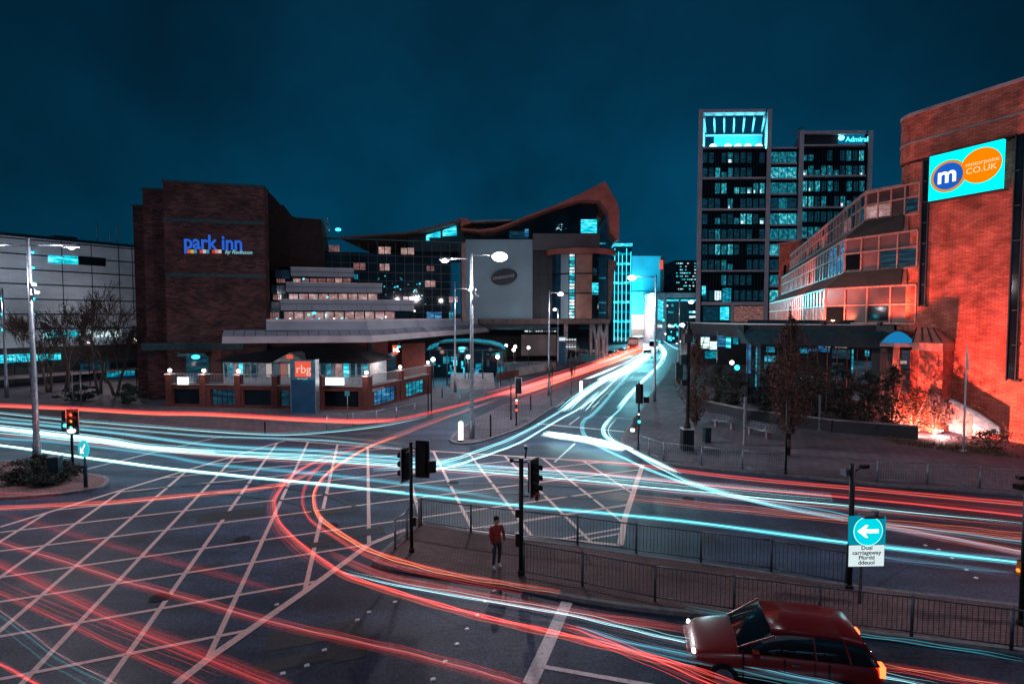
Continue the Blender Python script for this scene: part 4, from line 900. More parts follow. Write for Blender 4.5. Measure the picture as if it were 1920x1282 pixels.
# stepped glass wing: three glazed tiers with a front along the arena line and a side running up the street
red_metal = pbr('red_frame_metal', (.42, .20, .17), .4, .2, scale=4)
red_glass = pbr('tinted_glass', (.12, .045, .04), .25, scale=.35, var=.55, spec=.9)
bd = Vector((.357, .934)).normalized()
levels = [(6.3, 47.0, 541, 604, 1546, 52, -.0), (4.6, 45.5, 448.5, 510.6, 1580.5, 47, -.0), (3.0, 44.0, 361.4, 414.6, 1616.5, 47.6, -.0)]
LV = []
for i, (t_, Yc, yt, yb, xc, ln, _) in enumerate(levels):
    c = cor-sd*t_; c = D(xc, 595, c.y)[:2]; c = Vector(c); Yq = c.y
    z1 = zat(yt, Yq); z0 = zat(yb, Yq); LV.append((c, z0, z1, ln))
for i, (c, z0, z1, ln) in enumerate(LV):
    Ff = Fac(c, sd); Fl = Fac(c, bd); 
    if Fl.n.x > 0: Fl.n = -Fl.n
    lf = (Vector(c)-cor).length+1.0
    b = MB(); b.fbox(Ff, .02, lf, z0, z1, -6, -.05, red_glass); b.fbox(Fl, .02, ln, z0, z1, -6, -.05, red_glass); b.build('glazed_tier', ar)
    b = MB(); hh = (z1-z0); zm = z0+hh*(.56 if i else .5)
    for z, q in ((z1, .14), (zm, .09), (z0, .12)):
        b.fbox(Ff, 0, lf, z-q, z, -.2, .06, red_metal); b.fbox(Fl, 0, ln, z-q, z, -.2, .06, red_metal)
    k = 4
    for j in range(k+1): u = lf*j/k; b.fbox(Ff, u-.05, u+.05, z0, z1-.14, -.1, .05, red_metal)
    k = 30
    for j in range(k+1): u = ln*j/k; b.fbox(Fl, u-.05, u+.05, z0, z1-.14, -.1, .05, red_metal)
    b.build('mullions', ar)
    random.seed(30+i)
    for j in range(30):
        if random.random() < (.62 if i == 2 else .3) or (i == 1 and j < 4) or (i == 0 and j < 7):
            b = MB(); u = ln*(j+.1)/30; ue = ln*(j+.9)/30; m = {0: random.choice([lit_pink_dim, lit_pink]), 1: lit_blue if j < 4 else random.choice([dark_glass, lit_dim]), 2: random.choice([dark_glass, lit_dim, dark_glass, lit_pink_dim])}[i]
            b.fbox(Fl, u, ue, z0+.15, zm-.12, -.04, .0, m); b.build('window', ar)
            if i and random.random() < .5: b = MB(); b.fbox(Fl, u, ue, zm+.02, z1-.2, -.04, .0, dark_glass if i == 2 else m); b.build('window', ar)
    for j, (ms) in enumerate({0: [dark_glass, None, dark_glass, None], 1: [dark_glass, None, lit_dim, lit_dim], 2: [lit_pink, lit_pink, None, lit_dim]}[i]):
        if ms: b = MB(); b.fbox(Ff, lf*(j+.08)/4, lf*(j+.92)/4, z0+.15, zm-.15, -.04, .0, ms); b.build('window', ar)
# sloping roofs between tiers
for i in range(2):
    c0, _, z1, ln = LV[i]; c1, z0n, _, ln2 = LV[i+1]
    b = MB(); e0 = c0+bd*ln; e1 = c1+bd*ln2; f0 = cor+sd*.5; f1 = cor+sd*.5
    nb = Vector((.915, .403)).normalized()*2
    b.hexa([(e0.x, e0.y, z1+.02), (c0.x, c0.y, z1+.02), (f0.x-.2, f0.y, z1+.02), (f0.x+12, f0.y+14, z1+.02)], [(e1.x, e1.y, z0n), (c1.x, c1.y, z0n), (f1.x-.1, f1.y+.2, z0n), (f1.x+12, f1.y+14, z0n)], pbr('red_brown_roof', (.22, .085, .07), .6, scale=1.5) if 'red_brown_roof' not in MATS else MATS['red_brown_roof'])
    b.build('sloping_roof', ar)
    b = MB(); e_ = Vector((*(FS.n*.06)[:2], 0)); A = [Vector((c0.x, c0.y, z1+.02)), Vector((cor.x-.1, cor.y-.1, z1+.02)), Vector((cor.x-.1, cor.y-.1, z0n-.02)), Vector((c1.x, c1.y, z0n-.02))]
    b.hexa([p+e_*.3 for p in A], [p+e_*1.3 for p in A], pbr('soffit_black', (.012, .009, .010), .6) if 'soffit_black' not in MATS else MATS['soffit_black']); b.build('soffit', ar)  # near-black panel, painted shade over the front slopes between tiers
b = MB(); c, z0, z1, ln = LV[2]; e = c+bd*ln; b.prism([(c.x, c.y), (cor.x+.5, cor.y), (cor.x+14, cor.y+14), (e.x+5, e.y), (e.x, e.y)], z1+.01, z1+.18, red_metal); b.build('roof_slab', ar)
b = MB(); Fe = Fac(D(1460, 595, 93)[:2], sd); b.rect(Fe, 1460, 1500, 456, 560, -5, 0, brick_a); b.rect(Fe, 1459, 1501, 453.5, 456, -5, .3, red_metal); b.rect(Fe, 1470, 1474, 497, 517, 0, .1, dark_glass); b.build('end_block', ar)
b = MB(); c, z0, z1, ln = LV[0]; e = c+bd*ln; b.prism([(c.x+.3, c.y+.2), (cor.x+.2, cor.y+1), (cor.x+12, cor.y+14), (e.x+5, e.y), (e.x+.3, e.y)], 0, z0-.01, darkwall); b.build('base_wall', ar)
# long low canopy along the wing, with the barrel-vaulted entrance
cn = thing('shop_canopy', D(1480, 610, 50), 'long dark flat canopy over the dim shopfronts along the arena wing', 'canopy')
P0, P1, P2, P3 = plan(1288, 66), plan(1400, 47), plan(1700, 39.5), plan(1560, 52)
P4 = plan(1440, 100)
b = MB(); b.prism([P0, plan(1385, 50), plan(1690, 42.5), (P2[0]+2, P2[1]+5), P3, P4], 7.15, 7.6, slate); b.build('roof', cn)
b = MB()
pa, pb = plan(1395, 49.0), plan(1700, 41.2); q = plan(1385, 50), plan(1690, 42.5)
b.hexa([(pa[0], pa[1]-1.2, 5.9), (pb[0], pb[1]-1.2, 5.9), (pb[0], pb[1]+.5, 5.9), (pa[0], pa[1]+.5, 5.9)], [(q[0][0], q[0][1]-.3, 7.2), (q[1][0], q[1][1]-.3, 7.2), (q[1][0], q[1][1]+.5, 7.2), (q[0][0], q[0][1]+.5, 7.2)], teal_trim)
b.hexa([(P0[0], P0[1], 6.4), (pa[0], pa[1], 6.4), (pa[0]+.4, pa[1]+.4, 6.4), (P0[0]+.4, P0[1]+.4, 6.4)], [(P0[0], P0[1], 7.6), (pa[0], pa[1], 7.6), (pa[0]+.4, pa[1]+.4, 7.6), (P0[0]+.4, P0[1]+.4, 7.6)], slate)
b.build('fascia', cn)
b = MB(); b.tube([(*P0, 7.68), (*plan(1385, 50), 7.68), (*plan(1690, 42.5), 7.68)], .06, white_metal, 6); b.build('gutter', cn)
Fsh = Fac(plan(1400, 50.8), (Vector(plan(1700, 42.2))-Vector(plan(1400, 50.8))))
sf = thing('shopfront', Fsh.pt(5, 0, 0), 'dim blue lit glass shopfront in the shadow of the long canopy', 'shopfront')
b = MB(); b.rect(Fsh, 1400, 1705, 600, 790, -6, 0, dark_glass); b.build('glazing', sf)
b = MB()
for i in range(17): x = 1402+i*18.6; b.rect(Fsh, x-.8, x+.8, 632, 790, 0, .15, darkwall)
for y in (652, 700): b.rect(Fsh, 1400, 1705, y-.8, y+.8, .0, .12, darkwall)
b.build('frame', sf)
random.seed(14)
for i, (x0, x1, y0, y1, m) in enumerate([(1400, 1408, 640, 700, lit_blue), (1417, 1422, 650, 725, lit_mid), (1422, 1426, 645, 725, lit_dim), (1437, 1453, 650, 660, lit_mid), (1434, 1455, 667, 678, lit_mid), (1433, 1450, 682, 692, lit_dim), (1500, 1516, 652, 662, lit_mid), (1508, 1556, 652, 659, lit_blue), (1533, 1545, 645, 656, lit_blue), (1548, 1557, 646, 651, lit_pink),
        (1560, 1594, 655, 672, lit_dim), (1566, 1590, 640, 652, lit_pink), (1597, 1600, 655, 700, lit_mid), (1622, 1630, 657, 668, lit_mid), (1645, 1650, 650, 665, lit_cyan), (1650, 1672, 665, 672, lit_blue), (1656, 1674, 676, 690, lit_dim), (1600, 1635, 676, 720, lit_dim), (1598, 1620, 736, 750, lit_dim), (1650, 1672, 738, 752, lit_dim), (1560, 1580, 680, 712, lit_dim), (1600, 1636, 711, 713.5, lit_blue)]):
    b = MB(); b.rect(Fsh, x0, x1, y0, y1, .01, .06, m); b.build('window', sf)
# farther bright shops seen under the canopy end
Fx = Fac(plan(1300, 92), (1, 0)); s2 = thing('shopfront', Fx.pt(2, 0, 0), 'bright white and cyan lit shop windows under the far end of the canopy', 'shopfront')
b = MB(); b.rect(Fx, 1290, 1400, 615, 690, -4, 0, darkwall); b.build('wall', s2)
for x0, x1, y0, y1, m in [(1296, 1303, 632, 650, lit_mid), (1314, 1330, 632, 653, lit_white), (1331, 1344, 640, 655, lit_white), (1345, 1360, 628, 650, lit_blue), (1361, 1370, 632, 652, lit_cyan), (1375, 1384, 630, 645, lit_mid), (1322, 1344, 658, 672, lit_mid), (1310, 1335, 628, 632, lit_dim)]:
    b = MB(); b.rect(Fx, x0, x1, y0, y1, .0, .08, m); b.build('window', s2)
# barrel vaulted entrance
ev = thing('entrance_porch', D(1710, 700, 39), 'brick entrance porch with a copper roof and blue lit arched gable by the arena', 'porch')
FE = Fac(plan(1655, 41.5), (Vector(plan(1716, 40.2))-Vector(plan(1655, 41.5))))
cop = pbr('seamed_copper', (.42, .16, .12), .45, scale=1.0)
b = MB(); arc = [(1651+66*k/12, 643-22*math.sin(math.pi*k/12)) for k in range(13)]; b.poly(FE, arc, -.3, 0, glow('arch_blue', (.01, .22, .50), .8, 'NONE')); b.build('arched_window', ev)
b = MB(); band_ = lambda: None
for (xa, ya), (xb, yb) in zip(arc, arc[1:]):
    a = FE.hit(xa, ya); c = FE.hit(xb, yb); b.hexa([FE.pt(a[0], a[1], .3), FE.pt(c[0], c[1], .3), FE.pt(c[0], c[1], -4), FE.pt(a[0], a[1], -4)], [FE.pt(a[0], a[1]+.12, .3), FE.pt(c[0], c[1]+.12, .3), FE.pt(c[0], c[1]+.12, -4), FE.pt(a[0], a[1]+.12, -4)], slate)
b.rect(FE, 1650, 1718, 643, 650, -.5, .2, concrete); b.build('arch_frame', ev)
Fo = Fac(plan(1712, 38.9), (Vector(plan(1770, 37.2))-Vector(plan(1712, 38.9))))
b = MB(); A1, A2_ = Fo.hit(1711, 643), Fo.hit(1768, 643); zt_ = Fo.hit(1740, 616)[1]; zb_ = Fo.hit(1740, 643)[1]; zl = Fo.hit(1740, 658)[1]
b.hexa([Fo.pt(A1[0], zb_, 0), Fo.pt(A2_[0], zb_, 0), Fo.pt(A2_[0], zb_, -5), Fo.pt(A1[0]-.3, zb_, -5)], [Fo.pt(A1[0]-.4, zt_, -1.3), Fo.pt(A2_[0]-1.2, zt_, -1.3), Fo.pt(A2_[0]-1.2, zt_, -5), Fo.pt(A1[0]-.4, zt_, -5)], cop)
b.fbox(Fo, A1[0], A2_[0], zl, zb_, -5, .02, cop); b.build('roof', ev)
b = MB()
for k in range(4): t = k/3; b.tube([Fo.pt(A1[0]+(A2_[0]-A1[0])*t, zb_+.02, .03), Fo.pt(A1[0]-.4+(A2_[0]-.8-A1[0])*t, zt_+.02, -1.28)], .05, darkwall, 4)
b.build('roof_seam', ev)
b = MB(); b.fbox(Fo, A1[0]+.3, A2_[0]-.1, 0, zl-.01, -4.5, -.3, brick_a); b.build('wall', ev)
b = MB(); b.rect(FE, 1651, 1660, 652, 740, -.4, 0, darkwall); b.rect(FE, 1674, 1686, 650, 705, -.3, .05, cop); b.rect(FE, 1690, 1706, 658, 692, -.3, -.1, lit_dim); b.rect(FE, 1688, 1700, 676, 682, -.1, -.05, lit_pink); b.rect(FE, 1690, 1706, 694, 740, -.3, -.12, darkwall); b.build('glazed_front', ev)
# flood light raking up the brick
fl_p = G(1782, 818); fl_p = Vector((FS.pt(FS.hit(1785, 800)[0], 0, 1.4))); 
fd = thing('flood_light', fl_p, 'low floodlight in the planting washing the brick arena wall red', 'flood light')
b = MB(); b.box(fl_p+Vector((0, 0, .16)), (.34, .25, .26), black, .4); b.tube([fl_p, fl_p+Vector((0, 0, .1))], .04, black, 6); b.build('housing', fd)
b = MB(); b.box(fl_p+Vector((.0, 0, .31)), (.30, .22, .03), glow('flood_lens', (1, .75, .7), 12), .4); b.build('lens', fd)
RED = (1, .19, .135)
light('SPOT', fl_p+FS.n*3.5+Vector((0, 0, .35)), 19000, RED, fd, .12, 165, FS.pt(FS.hit(1800, 500)[0], 9, 0), .3)
light('POINT', fl_p+FS.n*1.1+FS.d*.6+Vector((0, 0, .3)), 420, (1, .55, .5), fd, .15)
b = MB(); b.poly(FS, [(1752, 742), (1775, 742), (1832, 770), (1876, 800), (1878, 812), (1835, 822), (1770, 812), (1750, 790)], .02, .2, pbr('pale_render', (.6, .6, .62), .8, scale=3)); b.build('retaining_wall', ar)  # pale slab shaped as the flood's hot patch, light put into its colour
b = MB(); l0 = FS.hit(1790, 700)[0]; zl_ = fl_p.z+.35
def shadow_board_edge(px, ya, yb):
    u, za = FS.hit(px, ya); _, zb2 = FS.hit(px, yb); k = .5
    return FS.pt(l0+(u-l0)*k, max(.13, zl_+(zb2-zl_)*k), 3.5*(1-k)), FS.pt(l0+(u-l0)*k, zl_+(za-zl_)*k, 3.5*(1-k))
S_ = [shadow_board_edge(x, ya, yb) for x, ya, yb in ((1752, 650, 742), (1800, 678, 768), (1860, 712, 800), (1925, 748, 860))]
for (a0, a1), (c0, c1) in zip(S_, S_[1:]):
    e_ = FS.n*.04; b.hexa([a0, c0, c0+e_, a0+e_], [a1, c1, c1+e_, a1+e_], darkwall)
b.build('glare_shield', fd)  # made-up board, added to cast the diagonal shadow on the brick
# floodlights standing on the canopy roof, washing the glass wing and the corner
for k, (px, Y, aim, e_, lb_) in enumerate([(1440, 60, (33, 66, 13), 6000, 'small black floodlight at the far end of the canopy roof'), (1545, 45.0, (29.5, 48, 12), 1300, 'small black floodlight on the canopy roof below the glass corner'), (1650, 41.0, (30.5, 42.0, 13), 1700, 'small black floodlight on the canopy roof beside the brick corner')]):
    q = D(px, 605, Y); q.z = 7.66; t = thing('flood_light', q, lb_, 'flood light', 'floodlights on the canopy roof')
    b = MB(); b.box(q+Vector((0, 0, .14)), (.34, .22, .24), black, .4); b.tube([q, q+Vector((0, 0, .05))], .05, black, 6); b.build('housing', t)
    light('SPOT', q+Vector((0, 0, .45)), e_, (1, .20, .10), t, .15, 125, aim, .6)
# ================================================================ STREET FURNITURE
KZ = .125
def head_lamp(name, c, dirv, parent, r, hot):
    """luminaire: flat housing with a glowing lens below"""
    d = Vector((dirv[0], dirv[1], 0)).normalized(); b = MB()
    b.hexa([c+d*(-.38)+Vector((-d.y, d.x, 0))*.12, c+d*.38+Vector((-d.y, d.x, 0))*.15, c+d*.38-Vector((-d.y, d.x, 0))*.15, c+d*(-.38)-Vector((-d.y, d.x, 0))*.12],
           [c+d*(-.34)+Vector((-d.y, d.x, .14))*1, c+d*.28+Vector((0, 0, .16))+Vector((-d.y, d.x, 0))*.07, c+d*.28+Vector((0, 0, .16))-Vector((-d.y, d.x, 0))*.07, c+d*(-.34)+Vector((d.y, -d.x, .14))*1] if False else
           [c+d*(-.34)+Vector((-d.y*.07, d.x*.07, .14)), c+d*.28+Vector((-d.y*.08, d.x*.08, .18)), c+d*.28+Vector((d.y*.08, -d.x*.08, .18)), c+d*(-.34)+Vector((d.y*.07, -d.x*.07, .14))], galv)
    o = b.build('lamp_head', parent)
    b = MB(); b.ball(c+Vector((0, 0, -.02)), r, hot, 12, 1.25, .75); b.build('lens', o); return o
hotlamp = glow('hot_lamp', (1, .97, .97), 7); warmlamp = glow('warm_lamp', (1, .88, .86), 8); coollamp = glow('cool_lamp', (.8, 1, 1), 8)
LAMPC = (.94, .89, 1)
KL_ = .36
def street_lamp(bx_, by, ytop, arms, label, z0=KZ, r=.11, grp='tall street lamps', camera=False):
    p = G(bx_, by, z0); Y = p.y; H1 = zat(ytop, Y)
    t = thing('street_lamp', p, label, 'street lamp', grp)
    b = MB(); b.lathe(p, [(r*1.45, 0), (r*1.45, 1.5), (r*1.1, 1.62), (r*.95, H1*.5), (r*.62, H1-p.z)], galv, 12); b.build('pole', t)
    for hx, hy, rad, e, m, col in arms:
        q = D(hx, hy, Y); s = Vector((q.x-p.x, 0, 0)); a = Vector((p.x, p.y, q.z+.06))
        b = MB(); b.tube([a, a.lerp(q, .5)+Vector((0, 0, .09)), q+Vector((0, 0, .08))], .045, galv, 6); b.build('arm', t)
        head_lamp('lamp_head', q, s, t, rad, m)
        if e: light('POINT', q+Vector((0, -.15, -.45)), e*KL_, col, t, .22)
    if camera:
        b = MB(); z = H1-2.4; b.box((p.x+.22, p.y-.1, z), (.16, .3, .14), white_metal); b.box((p.x+.36, p.y-.1, z-.4), (.16, .3, .14), white_metal); b.tube([(p.x, p.y, z), (p.x+.36, p.y, z-.4)], .03, galv, 5); b.build('camera_box', t)
    return t
street_lamp(71, 887, 446, [(134, 463.5, .13, 5200, warmlamp, LAMPC), (-30, 463, .13, 2000, warmlamp, LAMPC)], 'thick grey street lamp rising from the shrubs on the left island', r=.13, camera=True)
street_lamp(885, 822, 475, [(834, 488, .2, 4500, hotlamp, LAMPC), (937, 481, .42, 11000, hotlamp, (1, .90, .93))], 'tall double armed street lamp with the biggest glare, on the island nose', r=.13, camera=True)
street_lamp(853.5, 735, 528, [(882, 543, .20, 2200, hotlamp, LAMPC)], 'single armed street lamp left of the tallest one, by the terrace steps', r=.11)
street_lamp(1029, 742, 545, [(1051, 551, .26, 1800, hotlamp, LAMPC)], 'single armed street lamp in front of the cinema wall beside bare trees', r=.10)
street_lamp(1046, 688, 578, [(1040.5, 580, .26, 700, hotlamp, LAMPC)], 'short far street lamp in front of the curved cinema corner', r=.09)
street_lamp(1227, 752, 515, [(1184.5, 520.5, .34, 4200, coollamp, (.75, .95, 1))], 'street lamp with long left arm on the right kerb of the street', r=.12)
street_lamp(1272, 690, 560, [(1296, 566, .34, 800, coollamp, (.75, .95, 1))], 'slim far street lamp near the portal building', r=.1)
street_lamp(1281, 668, 600, [(1279, 609, .45, 500, coollamp, LAMPC)], 'smallest far street lamp at the end of the right footway', r=.1)
street_lamp(13, 745, 540, [(-20, 552, .2, 1500, warmlamp, LAMPC)], 'plain street lamp cut by the left edge of the photo', r=.12)
# lamps of the near junction, standing beside and behind the viewpoint
def out_lamp(x, y, z, e, label):
    t = thing('street_lamp', (x, y, 0), label, 'street lamp', 'tall street lamps'); p = Vector((x, y, 0))
    b = MB(); b.lathe(p, [(.18, 0), (.18, 1.5), (.12, 1.7), (.07, z)], galv, 10); b.build('pole', t)
    q = Vector((x-1.6 if x > 0 else x+1.6, y, z-.1)); b = MB(); b.tube([(x, y, z-.1), q], .045, galv, 6); b.build('arm', t); head_lamp('lamp_head', q, (1, 0), t, .15, warmlamp)
    light('POINT', q-Vector((0, 0, .5)), e*KL_, LAMPC, t, .25)
out_lamp(-19, 6, 12, 1000, 'street lamp just outside the picture on the near left kerb')
out_lamp(19, 13.0, 12, 3000, 'street lamp just outside the picture on the island at the right')
out_lamp(2, -6, 12, 1500, 'street lamp behind the viewpoint beside the near road')
out_lamp(33, 27.5, 12, 1300, 'street lamp outside the picture on the right footway')
# small far post-top lights at left
def post_light(px, py, yb, label, Y=None, rad=.17, m=None, e=90, grp='small post lights'):
    p = G(px, yb, KZ) if Y is None else D(px, yb, Y); z = zat(py, p.y); e = e*6 if px < 300 else e
    t = thing('post_light', p, label, 'post light', grp); b = MB(); b.lathe(p, [(.07, 0), (.05, .4), (.04, z-p.z-.1), (.09, z-p.z-.08), (.09, z-p.z)], dark_metal, 8); b.build('pole', t)
    b = MB(); b.ball((p.x, p.y, z+rad*.6), rad, m or pale_globe, 10); b.build('globe', t)
    if e: light('POINT', (p.x, p.y-.3, z+.1), e, (1, .8, .78), t, .15)
post_light(29, 639, 720, 'small white post light before the clad building, leftmost', m=pale_globe)
post_light(169, 643, 722, 'small warm post light between the bare trees', m=pale_globe)
post_light(257, 638.5, 728, 'small post light touching the left edge of the brick hotel')
# globes on the terrace piers
gl_m = MB(); gl_m.lathe((0, 0, 0), [(.09, 0), (.05, .05), (.04, .14)], dark_metal, 8); gl_m.ball((0, 0, .28), .165, pale_globe, 12)
g0 = gl_m.build('globe_lamp'); ords = ['first globe lamp from the left on the brick terrace piers', 'second globe lamp from the left on the brick terrace piers', 'third globe lamp from the left on the brick terrace piers', 'globe lamp on the brick pier left of the totem sign', 'globe lamp on the brick pier right of the totem sign', 'globe lamp on the terrace corner pier where the wall turns', 'globe lamp at the start of the angled terrace wall', 'globe lamp in the middle of the angled terrace wall', 'globe lamp at the far end of the angled terrace wall']
for i, q in enumerate(globes):
    if i in (3, 4, 6): continue
    o = g0 if i == 0 else g0.copy()
    if i: C.objects.link(o)
    o.location = q; tag(o, ords[i], 'globe lamp', 'globe lamps on the hotel terrace'); light('POINT', q+Vector((0, -.45, .3)), 60, (1, .62, .52), None, .12)
far_gl = [(790, 673, 62, 'globe lamp left of the glass porch, first of a pair'), (812, 674, 62, 'globe lamp left of the glass porch, second of a pair'), (878, 669, 64, 'globe lamp under the glass porch near the tall pole'), (933, 669, 66, 'globe lamp at the right edge of the glass porch'), (949, 648, 84, 'higher globe lamp on the ramp right of the glass porch, leftmost'), (963, 656, 80, 'lower globe lamp on the ramp right of the glass porch'), (966, 650, 84, 'globe lamp just above another one on the ramp'), (991, 652, 86, 'globe lamp alone at the right end of the ramp')]
for x, y, Y, lb_ in far_gl:
    o = g0.copy(); C.objects.link(o); q = D(x, y, Y); o.location = q-Vector((0, 0, .4)); o.scale = (1.5,)*3; tag(o, lb_, 'globe lamp', 'globe lamps round the glass porch'); 
    pb_ = MB(); pb_.tube([(q.x, q.y, .1), (q.x, q.y, q.z-.4)], .05, dark_metal, 6); ch = pb_.build('post', o, False); ch.matrix_parent_inverse = (Matrix.Translation(o.location) @ Matrix.Scale(1.5, 4)).inverted()
    light('POINT', q+Vector((0, -.5, 0)), 60, (1, .7, .62), None, .12)
for x, y, yb, lb_ in [(1371, 682, 742, 'round white post lamp by the planter near the flagpole'), (1637, 716, 775, 'round pale post lamp left of the brick entrance porch'), (1720, 718.5, 790, 'round white post lamp before the brick entrance porch')]:
    post_light(x, y, yb, lb_, m=pale_globe, rad=.22, e=120, grp='round lamps on the right forecourt')
b = MB(); q = D(1382, 689, 52); b.ball(q, .26, MATS['cyan_glow'], 10); b.tube([q-Vector((0, 0, 2.4)), q-Vector((0, 0, .2))], .05, dark_metal, 6); tag(b.build('post_light'), 'small cyan lamp just below the round white one by the planter', 'post light')
# ---------------------------------------------------------------- guard rails
def rail(name, pts, label, z0=KZ, h=1.02, m=galv, cat='guard rail', grp='pedestrian guard rails'):
    P = [G(x, y, z0) for x, y in pts]; t = thing(name, P[0], label, cat, grp)
    for p in P: b = MB(); b.tube([p, p+Vector((0, 0, h+.03))], .04, m, 8); b.ball(p+Vector((0, 0, h+.03)), .04, m, 6); b.build('post', t)
    for a, c in zip(P, P[1:]):
        L_ = (c-a).length; d = (c-a).normalized(); b = MB()
        b.tube([a+Vector((0, 0, h)), c+Vector((0, 0, h))], .024, m, 6); b.tube([a+Vector((0, 0, h-.14)), c+Vector((0, 0, h-.14))] if False else [a+Vector((0, 0, .12)), c+Vector((0, 0, .12))], .02, m, 6)
        n_ = max(2, int(L_/.112))
        for i in range(1, n_): q = a+(c-a)*i/n_; b.tube([q+Vector((0, 0, .12)), q+Vector((0, 0, h-.01))], .0085, m, 4, False)
        b.build('rail_panel', t)
    return t
dk = pbr('dark_galvanised', (.10, .11, .13), .45, .6, scale=8, var=.3)
rail('guard_rail', [(982, 1077), (1092, 1098), (1228, 1126), (1376, 1148), (1536, 1170), (1709, 1192), (1896, 1218), (2090, 1243)], 'near guard rail along the front edge of the central island, crossing behind the red car', m=dk)
rail('guard_rail', [(790, 983), (883, 997), (1083, 1021), (1193, 1037), (1314, 1053), (1446, 1071), (1586, 1097)], 'far guard rail along the back edge of the central island', m=dk)
rail('guard_rail', [(741, 1028), (763, 1009), (786, 986)], 'short guard rail return at the rounded left nose of the central island', m=galv)
rail('guard_rail', [(1199.6, 847), (1217, 854), (1244.4, 863), (1315.4, 872), (1391.8, 879.5), (1471.5, 885)], 'pale guard rail curving round the right street corner before the dark column', m=galv)
rail('guard_rail', [(1644.6, 903), (1738.6, 907), (1837, 916), (1935, 925), (2040, 936)], 'pale guard rail on the right footway running out of the photo', m=galv)
rail('guard_rail', [(613, 806), (662, 799.5), (706, 795), (743, 787), (778, 779)], 'guard rail along the curved hotel kerb below the brick terrace', m=galv)
rail('guard_rail', [(862, 757), (884, 751), (910, 743), (937, 736)], 'guard rail on the hotel kerb below the glass porch steps', m=galv)
rail('guard_rail', [(1187, 812), (1194, 802), (1199, 793)], 'tiny guard rail beside the signal on the right street corner', m=dk)
# ---------------------------------------------------------------- traffic signals
red_l = glow('signal_red', (1, .05, .02), 5); amber_l = glow('signal_amber', (1, .28, .03), 1.5); cyan_l = glow('signal_green', (.05, .9, .8), 3.5); orange_b = pbr('orange_box', (.55, .16, .03), .5)
dead = pbr('dead_lens', (.02, .012, .012), .15); white_edge = pbr('white_edge', (.5, .52, .55), .4)
def sig_head(parent, c, yaw, board=True, lits=(None, None, None), wd=.24, ht=.92, extra=None):
    """three aspect head centred at c, looking along yaw (0 = toward +x)"""
    f = Vector((math.cos(yaw), math.sin(yaw), 0)); s = Vector((-f.y, f.x, 0)); c = Vector(c); U = Vector((0, 0, 1))
    def bx3(mb, o, w_, d_, h_, m):
        a = [o-s*w_/2-f*d_/2, o+s*w_/2-f*d_/2, o+s*w_/2+f*d_/2, o-s*w_/2+f*d_/2]; mb.hexa([p-U*h_/2 for p in a], [p+U*h_/2 for p in a], m)
    b = MB(); bx3(b, c-f*.06, wd, .2, ht, black)
    if board: bx3(b, c+f*.0, wd+.22, .02, ht+.24, black)
    o = b.build('signal_head', parent)
    if board:
        b = MB(); e = wd/2+.11
        for sg in (-1, 1): bx3(b, c+s*sg*e+f*.0, .03, .024, ht+.26, white_edge)
        for sg in (-1, 1): bx3(b, c+U*sg*(ht/2+.12), wd+.2, .024, .03, white_edge)
        b.build('border', o)
    for i in range(3):
        q = c+U*(ht/3)*(1-i)+f*.05
        b = MB(); n = 9; R_ = .1
        for k in range(n):
            a0 = math.pi*(-.25+1.5*k/n); a1 = math.pi*(-.25+1.5*(k+1)/n); pr = lambda a, r, d: q+s*math.cos(a)*r+U*math.sin(a)*r+f*d
            b.hexa([pr(a0, R_, 0), pr(a1, R_, 0), pr(a1, R_, .2), pr(a0, R_, .2)], [pr(a0, R_+.012, 0), pr(a1, R_+.012, 0), pr(a1, R_+.012, .2), pr(a0, R_+.012, .2)], black)
        b.build('hood', o)
        b = MB(); m = lits[i] or dead; rg = [q+s*math.cos(t*math.pi/8)*R_*.95+U*math.sin(t*math.pi/8)*R_*.95+f*.0 for t in range(16)]; b.hexa(rg, [p+f*.02 for p in rg], m); b.build('lens', o)
    return o
def sig_pole(px, py, ytop, label, r=.057, z0=KZ, grp='traffic signals', m=black):
    p = G(px, py, z0); t = thing('traffic_signal', p, label, 'traffic signal', grp); h = zat(ytop, p.y)-p.z
    b = MB(); b.tube([p, p+Vector((0, 0, h))], r, m, 10); b.lathe(p, [(r*1.5, 0), (r*1.5, .12), (r, .16)], m, 10); b.build('pole', t); return t, p, h
def pushbox(t, p, z, side, m=orange_b, h=.28):
    b = MB(); b.box((p.x+side*.11, p.y-.04, p.z+z), (.13, .14, h), black); b.build('push_button', t)
    b = MB(); b.box((p.x+side*.185, p.y-.04, p.z+z), (.02, .12, h*.9), m); b.build('push_button_panel', t)
t, p, h = sig_pole(772, 1034, 828, 'black signal pole on the island nose with three unlit heads seen from behind', r=.062)
Yp = p.y
sig_head(t, D(757, 874, Yp)+Vector((0, .2, 0)), math.radians(155), True, ht=.95)
sig_head(t, D(790, 864, Yp)+Vector((0, .25, 0)), math.radians(80), True, ht=1.1, wd=.3)
b = MB(); b.box(D(808, 875, Yp)+Vector((0, .1, 0)), (.3, .26, .42), black, .3); b.build('signal_box', t)
b = MB(); 
for y in (842, 892): b.tube([D(757, y, Yp)+Vector((0, .15, 0)), D(772, y, Yp), D(790, y, Yp)+Vector((0, .2, 0))], .022, black, 5)
b.build('bracket', t)
pushbox(t, p, 1.1, 1, orange_b, .3)
t, p, h = sig_pole(977, 1076, 858, 'black signal pole at the island rail with one white edged head turned right', r=.075)
Yp = p.y
sig_head(t, D(1002, 895, Yp), math.radians(-38), True, (None, None, None), ht=.98, wd=.26)
